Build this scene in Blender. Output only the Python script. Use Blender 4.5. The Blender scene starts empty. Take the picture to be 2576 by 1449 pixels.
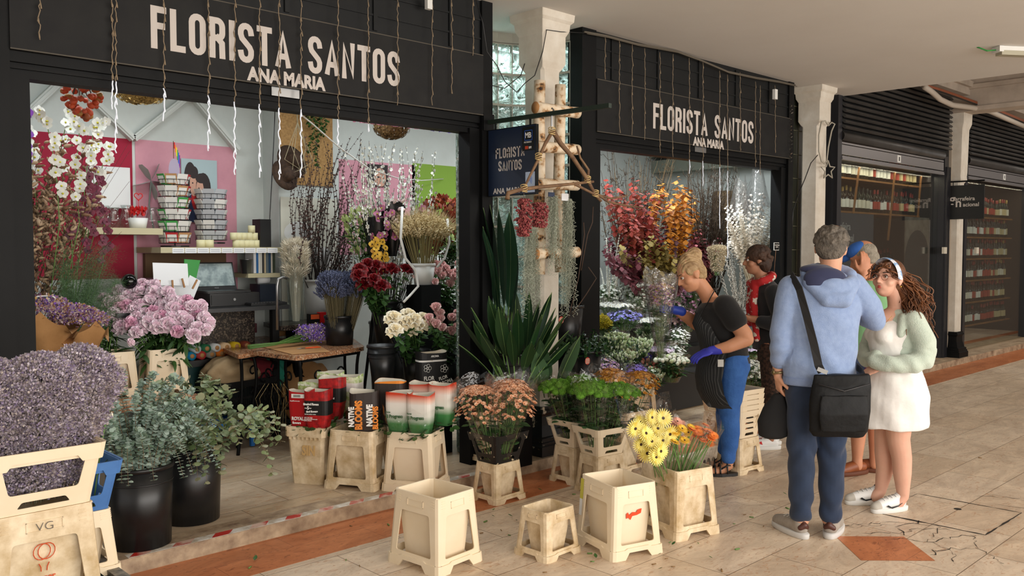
import bpy, math, random
import numpy as np
from mathutils import Vector, Matrix, Euler
pi=math.pi; R=math.radians
random.seed(7); RS=np.random.RandomState(11)
SC=bpy.context.scene; COL=SC.collection
FPX=2200.; CX=1288.; CY=724.5; EYE=1.62
YAW=math.atan(2281/2200.); PIT=math.atan(100/2200.)
_ca,_sa,_cp,_sp=math.cos(YAW),math.sin(YAW),math.cos(PIT),math.sin(PIT)
FW=Vector((_ca*_cp,_sa*_cp,-_sp)); RT=Vector((_sa,-_ca,0)); UP=Vector((_ca*_sp,_sa*_sp,_cp))
def ray(x,y): return FW+RT*((x-CX)/FPX)+UP*(-(y-CY)/FPX)
def G(x,y,z=0.):
    d=ray(x,y); t=(z-EYE)/d.z; return Vector((d.x*t,d.y*t,z))
def PY(x,y,Y):
    d=ray(x,y); t=Y/d.y; return Vector((d.x*t,Y,EYE+d.z*t))
def PX(x,y,X):
    d=ray(x,y); t=X/d.x; return Vector((X,d.y*t,EYE+d.z*t))
def PD(x,y,D):
    d=ray(x,y); return Vector((d.x*D,d.y*D,EYE+d.z*D))
cam=bpy.data.cameras.new('camera'); camo=bpy.data.objects.new('camera',cam); COL.objects.link(camo)
cam.sensor_width=36; cam.lens=36*FPX/2576.; cam.clip_start=.05; cam.clip_end=100
m=Matrix((RT,UP,-FW)).transposed().to_4x4(); m.translation=(0,0,EYE); camo.matrix_world=m
SC.camera=camo
def frame(d,up=(0,0,1)):
    d=Vector(d).normalized(); u=Vector(up)
    if abs(d.dot(u.normalized()))>.98: u=Vector((1,0,0))
    x=u.cross(d).normalized(); y=d.cross(x)
    return x,y,d
class T:   # template: verts (n,3), faces list, mats
    def __init__(s,v,f,m=None): s.v=np.array(v,float); s.f=f; s.m=m or [0]*len(f)
class MB:
    def __init__(s): s.V=[];s.F=[];s.M=[];s.n=0;s.x=None
    def add(s,v,f,mi=0):
        v=np.asarray(v,float).reshape(-1,3); n=s.n
        s.V.append(v); s.F.extend([tuple(i+n for i in q) for q in f])
        s.M.extend(mi if isinstance(mi,(list,tuple)) else [mi]*len(f)); s.n+=len(v); return s
    def box(s,x0,x1,y0,y1,z0,z1,mi=0,rot=0,c=None):
        v=np.array([(x,y,z) for z in (z0,z1) for x,y in ((x0,y0),(x1,y0),(x1,y1),(x0,y1))],float)
        if rot:
            c=c or ((x0+x1)/2,(y0+y1)/2); a,b=math.cos(rot),math.sin(rot)
            X=v[:,0]-c[0];Y=v[:,1]-c[1]; v[:,0]=c[0]+X*a-Y*b; v[:,1]=c[1]+X*b+Y*a
        return s.add(v,[(3,2,1,0),(4,5,6,7),(0,1,5,4),(1,2,6,5),(2,3,7,6),(3,0,4,7)],mi)
    def bar(s,p,q,w,h,mi=0,up=(0,0,1)):  # rectangular bar between two points
        p=Vector(p);q=Vector(q); x,y,d=frame(q-p,up); x*=w/2;y*=h/2
        v=[p-x-y,p+x-y,p+x+y,p-x+y,q-x-y,q+x-y,q+x+y,q-x+y]
        return s.add([tuple(a) for a in v],[(3,2,1,0),(4,5,6,7),(0,1,5,4),(1,2,6,5),(2,3,7,6),(3,0,4,7)],mi)
    def tube(s,pts,r,n=6,mi=0,cap=True,closed=False,flat=1.0):
        pts=[Vector(p) for p in pts]; k=len(pts)
        if not hasattr(r,'__len__'): r=[r]*k
        v=[];px=None
        for i,p in enumerate(pts):
            a=pts[(i-1)%k] if (closed or i>0) else p; b=pts[(i+1)%k] if (closed or i<k-1) else p
            d=(b-a)
            if d.length<1e-9: d=Vector((0,0,1))
            d.normalize()
            if px is None: x,y,_=frame(d)
            else:
                x=(px-d*px.dot(d))
                x=x.normalized() if x.length>1e-6 else frame(d)[0]
                y=d.cross(x)
            px=x
            for j in range(n):
                t=2*pi*j/n; q=p+x*(math.cos(t)*r[i])+y*(math.sin(t)*r[i]*flat); v.append(tuple(q))
        f=[]
        for i in range(k if closed else k-1):
            i2=(i+1)%k
            for j in range(n):
                j2=(j+1)%n; f.append((i*n+j,i*n+j2,i2*n+j2,i2*n+j))
        if cap and not closed: f.append(tuple(range(n-1,-1,-1))); f.append(tuple((k-1)*n+j for j in range(n)))
        return s.add(v,f,mi)
    def lathe(s,prof,n=24,c=(0,0,0),mi=0,sq=0,rot=0,sx=1,sy=1):
        v=[];f=[]
        for r,z in prof:
            for j in range(n):
                t=2*pi*j/n+rot; a,b=math.cos(t),math.sin(t)
                v.append((c[0]+r*a*sx,c[1]+r*b*sy,c[2]+z))
        k=len(prof)
        for i in range(k-1):
            for j in range(n):
                j2=(j+1)%n; f.append((i*n+j,i*n+j2,(i+1)*n+j2,(i+1)*n+j))
        return s.add(v,f,mi)
    def disc(s,c,r,n=20,mi=0,nz=1):
        v=[(c[0]+r*math.cos(2*pi*j/n),c[1]+r*math.sin(2*pi*j/n),c[2]) for j in range(n)]
        return s.add(v,[tuple(range(n))],mi)
    def quad(s,a,b,c,d,mi=0): return s.add([tuple(a),tuple(b),tuple(c),tuple(d)],[(0,1,2,3)],mi)
    def sph(s,c,r,n=10,k=7,mi=0,sc=(1,1,1),M=None):
        v=[(0,0,-1)];
        for i in range(1,k):
            t=pi*i/k-pi/2
            for j in range(n): v.append((math.cos(t)*math.cos(2*pi*j/n),math.cos(t)*math.sin(2*pi*j/n),math.sin(t)))
        v.append((0,0,1)); v=np.array(v)*np.array(sc)*r
        if M is not None: v=v@np.array(M.to_3x3()).T
        v=v+np.array(c); L=len(v)-1
        f=[(0,1+(j+1)%n,1+j) for j in range(n)]
        for i in range(k-2):
            for j in range(n): f.append((1+i*n+j,1+i*n+(j+1)%n,1+(i+1)*n+(j+1)%n,1+(i+1)*n+j))
        f+=[(L,1+(k-2)*n+j,1+(k-2)*n+(j+1)%n) for j in range(n)]
        return s.add(v,f,mi)
    def stamp(s,t,mats,mi=None):  # many copies of template t
        if len(mats)==0: return s
        A=np.array([np.array(m) for m in mats]); v=np.einsum('kij,nj->kni',A[:,:3,:3],t.v)+A[:,None,:3,3]
        n=len(t.v); base=s.n
        for k in range(len(mats)):
            o=base+k*n; s.F.extend([tuple(i+o for i in q) for q in t.f]); s.M.extend(t.m if mi is None else [mi]*len(t.f))
        s.V.append(v.reshape(-1,3)); s.n+=n*len(mats); return s
    def tmpl(s): return T(np.concatenate(s.V),list(s.F),list(s.M))
    def mesh(s,name,mats,smooth=True):
        me=bpy.data.meshes.new(name); V=np.concatenate(s.V) if s.V else np.zeros((0,3))
        me.vertices.add(len(V)); me.vertices.foreach_set('co',V.ravel())
        ls=np.array([len(q) for q in s.F],dtype=np.int32); li=np.array([i for q in s.F for i in q],dtype=np.int32)
        me.loops.add(len(li)); me.loops.foreach_set('vertex_index',li)
        me.polygons.add(len(ls)); st=np.concatenate([[0],np.cumsum(ls)[:-1]]).astype(np.int32)
        me.polygons.foreach_set('loop_start',st)
        try: me.polygons.foreach_set('loop_total',ls)
        except Exception: pass
        me.polygons.foreach_set('material_index',np.array(s.M,dtype=np.int32))
        me.polygons.foreach_set('use_smooth',np.array([smooth]*len(ls),dtype=bool))
        me.update(calc_edges=True); me.validate()
        for q in (mats if isinstance(mats,(list,tuple)) else [mats]): me.materials.append(q)
        return me
    def build(s,name,mats,parent=None,smooth=False,loc=None,rz=0):
        o=bpy.data.objects.new(name,s.mesh(name,mats,smooth)); COL.objects.link(o)
        if parent is not None: o.parent=parent
        if loc is not None: o.location=loc
        if rz: o.rotation_euler.z=rz
        if smooth=='auto': pass
        return o
def tag(o,label,cat,group=None,kind=None):
    if label: o['label']=label
    if cat: o['category']=cat
    if group: o['group']=group
    if kind: o['kind']=kind
    return o
def thing(name,label,cat,loc=(0,0,0),rz=0,group=None):
    o=bpy.data.objects.new(name,None); COL.objects.link(o); o.empty_display_size=.05
    o.location=loc; o.rotation_euler=(0,0,rz); return tag(o,label,cat,group)
def struct(o): o['kind']='structure'; return o
def dup(root,loc=None,rz=None,label=None,group=None,rot=None,scale=None):
    r=root.copy(); COL.objects.link(r)
    if loc is not None: r.location=loc
    if rz is not None: r.rotation_euler=(0,0,rz)
    if rot is not None: r.rotation_euler=rot
    if scale is not None: r.scale=(scale,)*3 if not hasattr(scale,'__len__') else scale
    if label: r['label']=label
    if group: r['group']=group
    for ch in list(root.children):
        c=ch.copy(); COL.objects.link(c); c.parent=r
        for g in list(ch.children):
            d=g.copy(); COL.objects.link(d); d.parent=c
    return r
def TR(loc,d=(0,0,1),roll=0,s=1.,up=(0,0,1)):  # matrix placing +Z of template along d
    x,y,z=frame(d,up); a,b=math.cos(roll),math.sin(roll); X=x*a+y*b; Y=y*a-x*b
    if not hasattr(s,'__len__'): s=(s,s,s)
    return np.array([[X.x*s[0],Y.x*s[1],z.x*s[2],loc[0]],[X.y*s[0],Y.y*s[1],z.y*s[2],loc[1]],[X.z*s[0],Y.z*s[1],z.z*s[2],loc[2]],[0,0,0,1.]])
def srgb(h):
    c=[int(h[i:i+2],16)/255 for i in (0,2,4)]
    return tuple((x/12.92 if x<=.04045 else ((x+.055)/1.055)**2.4) for x in c)+(1,)
MATS={}
def mat(name,col,rough=.6,metal=0,var=None,vs=4,vd=.5,bump=0,bs=40,island=None,spec=.5,trans=0,sheen=0,emit=None,es=0,coat=0,objvar=0,sub=0):
    if name in MATS: return MATS[name]
    m=bpy.data.materials.new(name); m.use_nodes=True; nt=m.node_tree; N=nt.nodes; L=nt.links
    b=N['Principled BSDF']; b.inputs['Roughness'].default_value=rough; b.inputs['Metallic'].default_value=metal
    b.inputs['Specular IOR Level'].default_value=spec; b.inputs['Transmission Weight'].default_value=trans
    b.inputs['Sheen Weight'].default_value=sheen; b.inputs['Coat Weight'].default_value=coat
    if sub: b.inputs['Subsurface Weight'].default_value=sub; b.inputs['Subsurface Radius'].default_value=(.02,.008,.005)
    if emit: b.inputs['Emission Color'].default_value=srgb(emit); b.inputs['Emission Strength'].default_value=es
    c=srgb(col); b.inputs['Base Color'].default_value=c; out=None
    if island:
        g=N.new('ShaderNodeNewGeometry'); r=N.new('ShaderNodeValToRGB'); cols=[col]+list(island)
        r.color_ramp.interpolation='LINEAR'; e=r.color_ramp.elements
        while len(e)<len(cols): e.new(.5)
        for i,h in enumerate(cols): e[i].position=i/(len(cols)-1); e[i].color=srgb(h)
        L.new(g.outputs['Random Per Island'],r.inputs[0]); out=r.outputs[0]
    if var:
        tc=N.new('ShaderNodeTexCoord'); n=N.new('ShaderNodeTexNoise'); n.inputs['Scale'].default_value=vs; n.inputs['Detail'].default_value=6
        n.inputs['Roughness'].default_value=.6
        L.new(tc.outputs['Object'],n.inputs['Vector']); r=N.new('ShaderNodeValToRGB')
        r.color_ramp.elements[0].position=.5-vd*.35; r.color_ramp.elements[1].position=.5+vd*.35
        L.new(n.outputs['Fac'],r.inputs[0]); mx=N.new('ShaderNodeMixRGB'); mx.inputs[2].default_value=srgb(var)
        if out: L.new(out,mx.inputs[1])
        else: mx.inputs[1].default_value=c
        L.new(r.outputs[0],mx.inputs[0]); out=mx.outputs[0]
    if objvar:
        oi=N.new('ShaderNodeObjectInfo'); h=N.new('ShaderNodeHueSaturation'); mr=N.new('ShaderNodeMapRange')
        mr.inputs[3].default_value=1-objvar; mr.inputs[4].default_value=1+objvar; L.new(oi.outputs['Random'],mr.inputs[0]); L.new(mr.outputs[0],h.inputs['Value'])
        if out: L.new(out,h.inputs['Color'])
        else: h.inputs['Color'].default_value=c
        out=h.outputs[0]
    if out: L.new(out,b.inputs['Base Color'])
    if bump:
        tc=N.new('ShaderNodeTexCoord'); n=N.new('ShaderNodeTexNoise'); n.inputs['Scale'].default_value=bs; n.inputs['Detail'].default_value=4
        L.new(tc.outputs['Object'],n.inputs['Vector']); bp=N.new('ShaderNodeBump'); bp.inputs['Strength'].default_value=min(1,bump); bp.inputs['Distance'].default_value=.01*max(1,bump)
        L.new(n.outputs['Fac'],bp.inputs['Height']); L.new(bp.outputs[0],b.inputs['Normal'])
    MATS[name]=m; return m
def film(name,tint='FFFFFF',base=.04,gain=.3,rough=.08,bs=18,bump=.6,milky=0.):
    m=bpy.data.materials.new(name); m.use_nodes=True; nt=m.node_tree; N=nt.nodes; L=nt.links; N.clear()
    o=N.new('ShaderNodeOutputMaterial'); t=N.new('ShaderNodeBsdfTransparent'); t.inputs[0].default_value=srgb(tint)
    g=N.new('ShaderNodeBsdfGlossy'); g.inputs['Roughness'].default_value=rough
    lw=N.new('ShaderNodeLayerWeight'); lw.inputs[0].default_value=.35
    ma=N.new('ShaderNodeMath'); ma.operation='MULTIPLY_ADD'; ma.inputs[1].default_value=gain; ma.inputs[2].default_value=base
    L.new(lw.outputs['Facing'],ma.inputs[0]); mx=N.new('ShaderNodeMixShader'); L.new(ma.outputs[0],mx.inputs[0]); L.new(t.outputs[0],mx.inputs[1]); L.new(g.outputs[0],mx.inputs[2])
    if bump:
        tc=N.new('ShaderNodeTexCoord'); n=N.new('ShaderNodeTexNoise'); n.inputs['Scale'].default_value=bs; L.new(tc.outputs['Object'],n.inputs['Vector'])
        bp=N.new('ShaderNodeBump'); bp.inputs['Strength'].default_value=bump; bp.inputs['Distance'].default_value=.03
        L.new(n.outputs['Fac'],bp.inputs['Height']); L.new(bp.outputs[0],g.inputs['Normal']); L.new(bp.outputs[0],lw.inputs['Normal'])
    last=mx.outputs[0]
    if milky:
        df=N.new('ShaderNodeBsdfDiffuse'); df.inputs[0].default_value=(.8,.8,.8,1); m2=N.new('ShaderNodeMixShader'); m2.inputs[0].default_value=milky
        L.new(last,m2.inputs[1]); L.new(df.outputs[0],m2.inputs[2]); last=m2.outputs[0]
    L.new(last,o.inputs[0]); return m
def floor_mat(name,rows,w,off,c1,c2,mort,orange=False):
    m=bpy.data.materials.new(name); m.use_nodes=True; nt=m.node_tree; N=nt.nodes; L=nt.links; b=N['Principled BSDF']
    tc=N.new('ShaderNodeTexCoord'); mp=N.new('ShaderNodeMapping'); mp.inputs['Location'].default_value=(off[0],off[1],0); L.new(tc.outputs['Object'],mp.inputs[0])
    br=N.new('ShaderNodeTexBrick'); L.new(mp.outputs[0],br.inputs[0])
    br.inputs['Color1'].default_value=srgb(c1); br.inputs['Color2'].default_value=srgb(c2); br.inputs['Mortar'].default_value=srgb(mort)
    br.inputs['Scale'].default_value=1; br.inputs['Mortar Size'].default_value=.0022; br.inputs['Brick Width'].default_value=w; br.inputs['Row Height'].default_value=rows; br.inputs['Mortar Smooth'].default_value=.2
    n=N.new('ShaderNodeTexNoise'); n.inputs['Scale'].default_value=2.2; n.inputs['Detail'].default_value=9; n.inputs['Roughness'].default_value=.72; n.inputs['Distortion'].default_value=1.2
    mp2=N.new('ShaderNodeMapping'); mp2.inputs['Scale'].default_value=(1,2.2,1); L.new(tc.outputs['Object'],mp2.inputs[0]); L.new(mp2.outputs[0],n.inputs[0])
    r=N.new('ShaderNodeValToRGB'); e=r.color_ramp.elements; e[0].position=.35; e[1].position=.68
    if orange: e[0].color=srgb('96502C'); e[1].color=srgb('D68A5C')
    else: e[0].color=srgb('A38A6C'); e[1].color=srgb('F2E4D0')
    L.new(n.outputs['Fac'],r.inputs[0]); mx=N.new('ShaderNodeMixRGB'); mx.blend_type='MULTIPLY' if not orange else 'MIX'; mx.inputs[0].default_value=.62
    L.new(br.outputs['Color'],mx.inputs[1]); L.new(r.outputs[0],mx.inputs[2])
    # vein stains
    n2=N.new('ShaderNodeTexNoise'); n2.inputs['Scale'].default_value=14; n2.inputs['Detail'].default_value=8; n2.inputs['Distortion'].default_value=2
    L.new(mp2.outputs[0],n2.inputs[0]); r2=N.new('ShaderNodeValToRGB'); r2.color_ramp.elements[0].position=.56; r2.color_ramp.elements[1].position=.68
    r2.color_ramp.elements[0].color=(0,0,0,1); r2.color_ramp.elements[1].color=(.5,.5,.5,1); L.new(n2.outputs['Fac'],r2.inputs[0])
    m2=N.new('ShaderNodeMixRGB'); m2.inputs[2].default_value=srgb('B0784A' if not orange else '5A2A18'); L.new(r2.outputs[0],m2.inputs[0]); L.new(mx.outputs[0],m2.inputs[1])
    L.new(m2.outputs[0],b.inputs['Base Color']); b.inputs['Roughness'].default_value=.38; b.inputs['Specular IOR Level'].default_value=.35
    bp=N.new('ShaderNodeBump'); bp.inputs['Strength'].default_value=.25; bp.inputs['Distance'].default_value=.004; L.new(br.outputs['Fac'],bp.inputs['Height']); bp.invert=True; L.new(bp.outputs[0],b.inputs['Normal'])
    MATS[name]=m; return m
def granite(name,c):
    m=bpy.data.materials.new(name); m.use_nodes=True; nt=m.node_tree; N=nt.nodes; L=nt.links; b=N['Principled BSDF']
    tc=N.new('ShaderNodeTexCoord'); v=N.new('ShaderNodeTexVoronoi'); v.inputs['Scale'].default_value=85; L.new(tc.outputs['Object'],v.inputs['Vector'])
    n=N.new('ShaderNodeTexNoise'); n.inputs['Scale'].default_value=60; n.inputs['Detail'].default_value=3; L.new(tc.outputs['Object'],n.inputs[0])
    ad=N.new('ShaderNodeMath'); ad.inputs[1].default_value=.0; L.new(n.outputs['Fac'],ad.inputs[0])
    sp=N.new('ShaderNodeSeparateColor'); L.new(v.outputs['Color'],sp.inputs[0]); L.new(sp.outputs[0],ad.inputs[1]); 
    r=N.new('ShaderNodeValToRGB'); e=r.color_ramp.elements; r.color_ramp.interpolation='CONSTANT'
    while len(e)<len(c): e.new(.5)
    for i,h in enumerate(c): e[i].position=.35+i*1.0/len(c)*.9; e[i].color=srgb(h)
    L.new(ad.outputs[0],r.inputs[0]); L.new(r.outputs[0],b.inputs['Base Color']); b.inputs['Roughness'].default_value=.25
    MATS[name]=m; return m
M_floor=floor_mat('travertine_floor',.395,.83,(.0,-1.54+.395*8,0),'F6EBDC','EADBC8','7E6C56')
M_orange=floor_mat('red_marble',.6,.9,(0.3,.0,0),'D08556','C47647','6D3A22',True)
M_shopfloor=floor_mat('shop_stone_floor',.62,.62,(0.1,.2,0),'DED0BC','D2C1A8','6E5D4A')
M_step=mat('step_stone','C8B294',.6,var='7C6550',vs=9,vd=.6,bump=.3)
M_ceil=mat('ceiling_plaster','D6D3CE',.9,var='CECAC4',vs=1.2,vd=.9)
M_white=mat('white_wall_paint','D5DAD6',.85,var='BCC1BC',vs=2.5,vd=.9)
M_column=mat('cracked_cream_paint','DAD4C8',.75,var='C6BCAC',vs=6,vd=.6,bump=.25,bs=30)
M_black=mat('black_painted_metal','08090A',.55,var='0D0E0F',vs=5,spec=.18)
M_board=mat('charcoal_sign_board','1A1A1B',.6,var='212120',vs=8,spec=.2)
M_upper=mat('upper_black_boards','0C0E0F',.55,var='121415',vs=4,spec=.3)
M_letter=mat('grey_white_lettering','C2BAB3',.6)
M_wood=mat('brown_wood','7A4F2A',.6,var='4F3018',vs=8)
M_osb=mat('chipboard','C49A61',.8,var='8A6537',vs=45,vd=.7)
M_steel=mat('steel','9A9B9B',.3,.9)
M_shutter=mat('grey_shutter_metal','5D5C5B',.42,.55,var='474645',vs=3)
M_crim=mat('crimson_paint','9C1535',.8); M_pink=mat('pink_paint','D79BA8',.85,var='C68B99',vs=3); M_lime=mat('green_paint','7C9E38',.8)
M_red=mat('red_plastic','C21A1A',.4); M_blackp=mat('black_plastic','131314',.35,var='1D1D1E',vs=6); M_whitep=mat('white_plastic','DEDEDA',.4)
M_paper=mat('white_paper','E6E8EA',.8); M_kraft=mat('kraft_paper','B98A58',.8,var='A07344',vs=5,bump=.35,bs=14)
M_granite=granite('brown_granite',['2B2522','8E5F42','B98C6B','CDAA88','3A2C25','A97450'])
M_dgranite=granite('dark_granite',['191716','3C342D','4F463D','6A5E50','1A1818','2F2925'])
M_cream=mat('cream_bucket_plastic','F3E3C8',.5,var='E6D2B0',vs=3.5,vd=.8,spec=.4,sub=0)
M_creamd=mat('dirty_cream_bucket_plastic','EFDDBE',.6,var='BFA47A',vs=11,vd=.5,spec=.3)
M_blueb=mat('blue_bucket_plastic','4C7FC0',.5,var='3C6BAA',vs=6)
M_blkcol=mat('worn_black_plastic','141414',.45,var='D9C7A6',vs=28,vd=.12)
M_film=film('clear_cellophane'); M_film2=film('frosted_cellophane',base=.1,gain=.55,milky=.05)
M_glass=film('window_glass','F4F8F6',.05,.55,.01,bump=0)
M_clearglass=film('vase_glass','FAFDFC',.04,.35,.02,bump=0)
def S(mb,name,m,smooth=False): return struct(mb.build(name,m,None,smooth))
b=MB(); b.box(-4,19,-4.5,3.965,-.12,0); S(b,'floor',M_floor)
b=MB(); b.box(-4,19,3.965,4.40,-.12,0.0005); S(b,'trim_1',M_orange)
b=MB(); b.box(-4,19,4.40,9.2,-.12,.08); S(b,'floor_1',M_shopfloor)
b=MB(); b.box(-4,9.6,4.396,4.60,0,.0815); b.box(9.6,19,4.396,4.60,0,.0815); S(b,'trim_2',M_step)
b=MB(); c=(4.68,1.96); h=.27
b.add([(c[0]+dx*h,c[1]+dy*h,.0012) for dx,dy in ((1,0),(0,1),(-1,0),(0,-1))],[(0,1,2,3)]); S(b,'trim_3',M_orange)
M_dirt=mat('dirt_joint','2B241C',.9)
def crack(mb,pts,w0,jit=.02,seg=7,z=.0016,rr=random):
    P=[]
    for (a,c2) in zip(pts[:-1],pts[1:]):
        for i in range(seg):
            t=i/seg; P.append((a[0]+(c2[0]-a[0])*t+rr.uniform(-jit,jit),a[1]+(c2[1]-a[1])*t+rr.uniform(-jit,jit)))
    P.append(pts[-1]); v=[];f=[]
    for i,p in enumerate(P):
        q=P[min(i+1,len(P)-1)]; o=P[max(i-1,0)]; d=Vector((q[0]-o[0],q[1]-o[1],0))
        d=d.normalized() if d.length>0 else Vector((1,0,0)); n=Vector((-d.y,d.x,0))*w0*.55*rr.uniform(.1,1)*(.2 if i in(0,len(P)-1) else 1)
        v+= [(p[0]+n.x,p[1]+n.y,z),(p[0]-n.x,p[1]-n.y,z)]
    for i in range(len(P)-1): f.append((2*i,2*i+1,2*i+3,2*i+2))
    mb.add(v,f)
b=MB(); q=[(5.28,2.27),(5.89,2.25),(5.92,1.64),(5.31,1.65)]
for i,w in ((0,.012),(1,.012),(2,.022),(3,.024)): crack(b,[q[i],q[(i+1)%4]],w,.002,12)
rr=random.Random(3)
for k in range(3):
    crack(b,[(5.31,1.65+.1*k),(5.2-rr.random()*.1,1.75+.2*k),(5.0,1.8+.2*k),(4.9-rr.random()*.1,2.0+.15*k)],.006,.02)
crack(b,[(5.33,2.0),(5.1,2.05),(4.98,1.97)],.012,.02);crack(b,[(5.27,1.7),(5.05,1.62),(4.85,1.75),(4.75,1.74)],.008,.02);crack(b,[(5.1,2.1),(4.95,2.2),(4.85,2.3)],.004,.02)
crack(b,[(5.05,1.62),(4.95,1.5),(4.85,1.42)],.004,.02); crack(b,[(5.3,1.9),(5.0,1.85),(4.9,1.7),(4.7,1.6)],.004,.03)
for k in range(6):
    a=rr.random()*6.28; p0=(4.75,3.1); p1=(p0[0]+.25*math.cos(a),p0[1]+.25*math.sin(a)); crack(b,[(p0[0]+.05*math.cos(a+2),p0[1]+.05*math.sin(a+2)),p1],.0025,.03)
crack(b,[(6.1,1.95),(6.3,1.7),(6.5,1.5)],.006,.02);crack(b,[(5.95,1.9),(6.1,1.55)],.004,.02)
S(b,'trim_4',M_dirt)
b=MB(); b.disc((5.72,1.94,.0018),.022,14); o=tag(b.build('manhole_lift_hole',M_dirt),'small dark finger hole in the square marble manhole cover','hole')
M_tapew=mat('white_floor_tape','E4E0D8',.5,var='B9AD9B',vs=14,vd=.3); M_taper=mat('red_floor_tape','BE2A1F',.5,var='D9B9A8',vs=10,vd=.25)
b=MB(); x=1.6; b.box(1.6,4.15,4.402,4.462,.0815,.0828,0)
while x<4.1:
    w=.10; p=[(x,4.402),(x+w,4.402),(x+w+.05,4.462),(x+.05,4.462)]
    b.add([(a,c2,.0832) for a,c2 in p],[(0,1,2,3)],1); x+=.215
tag(b.build('hazard_tape',[M_tapew,M_taper]),'worn red and white striped tape along the shop step edge','tape')
b=MB(); b.box(-4,9.69,-4.5,9.2,3.35,3.42); S(b,'ceiling',M_ceil)
M_ceil2=mat('beam_plaster','BDB0A2',.9,var='A3978A',vs=3)
b=MB(); b.box(9.69,19,-4.5,9.2,4.15,4.25); S(b,'ceiling_1',M_ceil2)
b=MB()
b.box(9.69,9.72,-4.5,9.2,3.42,4.15)
for x0 in (12.95,17.1):
    b.box(x0,x0+.3,-4.5,4.75,3.55,4.15); b.box(x0-.05,x0+.35,-4.5,4.75,3.80,3.86); b.box(x0-.03,x0+.33,-4.5,4.75,3.5,3.56)
b.box(9.69,19,4.36,4.75,3.72,4.15); b.box(9.69,19,4.31,4.40,3.82,3.90); b.box(9.69,19,4.33,4.4,4.02,4.15)
for k in range(4): b.box(14+k*1.1,14.12+k*1.1,-4.5,4.3,4.02,4.15)
S(b,'trim_5',M_ceil2)
M_chip=mat('chipped_black_paint','151616',.35,var='CDBEA5',vs=13,vd=.10)
for e_ in [n for n in M_chip.node_tree.nodes if n.type=='VALTORGB']: e_.color_ramp.elements[0].position=.62; e_.color_ramp.elements[1].position=.65
for e_ in [n for n in M_blkcol.node_tree.nodes if n.type=='VALTORGB']: e_.color_ramp.elements[0].position=.63; e_.color_ramp.elements[1].position=.66
def column(i,cx,top,cap=True,pedlit=False):
    b=MB(); y0=4.50; w=.10
    prof=[(.10,.0),(.10,top-.42),(.105,top-.40),(.125,top-.36),(.125,top-.16),(.13,top-.15),(.145,top-.12),(.15,top-.07),(.17,top-.05),(.175,top)] if cap else [(.10,0),(.10,top-1.05),(.125,top-1.0),(.12,top-.95),(.125,top-.9),(.135,top-.3),(.16,top-.22),(.165,top)]
    cyy=y0+w
    v=[];f=[]
    for r_,z in prof:
        ch=.022 if r_<=.1001 else .004
        for sx,sy in ((-1,-1),(1,-1),(1,1),(-1,1)):
            if sx*sy>0: pts=[(sx*r_,sy*(r_-ch)),(sx*(r_-ch),sy*r_)]
            else: pts=[(sx*(r_-ch),sy*r_),(sx*r_,sy*(r_-ch))]
            for p in pts: v.append((cx+p[0],cyy+p[1],z+.08))
    for i2 in range(len(prof)-1):
        for j in range(8): f.append((i2*8+j,i2*8+(j+1)%8,(i2+1)*8+(j+1)%8,(i2+1)*8+j))
    b.add(v,f); o=S(b,'wall_column_%d'%i,M_column)
    b=MB(); P=[(.175,.0),(.175,.075),(.165,.085),(.165,.10),(.155,.105),(.155,.13),(.135,.14),(.115,.22),(.112,.29),(.12,.31),(.13,.315),(.13,.33),(.118,.345),(.118,.36)]
    s2=math.sqrt(2); b.lathe([(r_*s2,z+.08) for r_,z in P],4,(cx,cyy,0),rot=pi/4); b.add([(cx+a*.118,cyy+c2*.118,.44) for a,c2 in ((-1,-1),(1,-1),(1,1),(-1,1))],[(0,1,2,3)])
    o=S(b,'trim_column_base_%d'%i,M_chip if i==1 else M_black)
column(1,4.75,3.27); column(2,8.99,3.27); column(3,13.14,3.50,False)
YF=4.60
def shopfront(n,xl,xr,pw,left_side=True,zs=2.55,zt=2.97,ztop=3.35):
    b=MB()
    b.box(xl-pw,xl,YF,YF+.15,.08,ztop); b.box(xr,xr+.10,YF,YF+.15,.08,ztop)
    b.box(xl,xl+.09,YF+.03,YF+.15,.08,2.46); b.box(xr-.09,xr,YF+.03,YF+.15,.08,2.46)
    b.box(xl,xr,YF+.025,YF+.07,2.50,2.56); b.box(xl,xr,YF+.05,YF+.15,2.43,2.50); b.box(xl,xr,YF+.035,YF+.05,2.47,2.485)
    S(b,'trim_shopfront_%d'%n,M_black)
    b=MB(); b.box(xl-pw*0,xr,YF+.02,YF+.12,zt,ztop)
    for z in (3.08,3.21): b.box(xl,xr,YF+.012,YF+.02,z,z+.012)
    x=xl+.2
    while x<xr: b.box(x,x+.03,YF+.008,YF+.02,zt+.02,ztop-.02); x+=.62
    S(b,'wall_fascia_%d'%n,M_upper)
    b=MB(); b.box(xl,xr,YF-.012,YF+.022,zs,zt); 
    t=tag(thing('shop_sign','',None),None,None); 
    s=b.build('board',M_board,t)
    e=MB(); e.box(xl,xr,YF-.013,YF-.0125,zs,zs+.006); e.box(xl,xr,YF-.013,YF-.0125,zt-.006,zt); e.build('edge_strip',mat('bare_edge','4A443A',.7),t)
    return t
def arc(cx,cy,rx,ry,a0,a1,n=8): return [(cx+rx*math.cos(R(a0+(a1-a0)*i/n)),cy+ry*math.sin(R(a0+(a1-a0)*i/n))) for i in range(n+1)]
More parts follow.
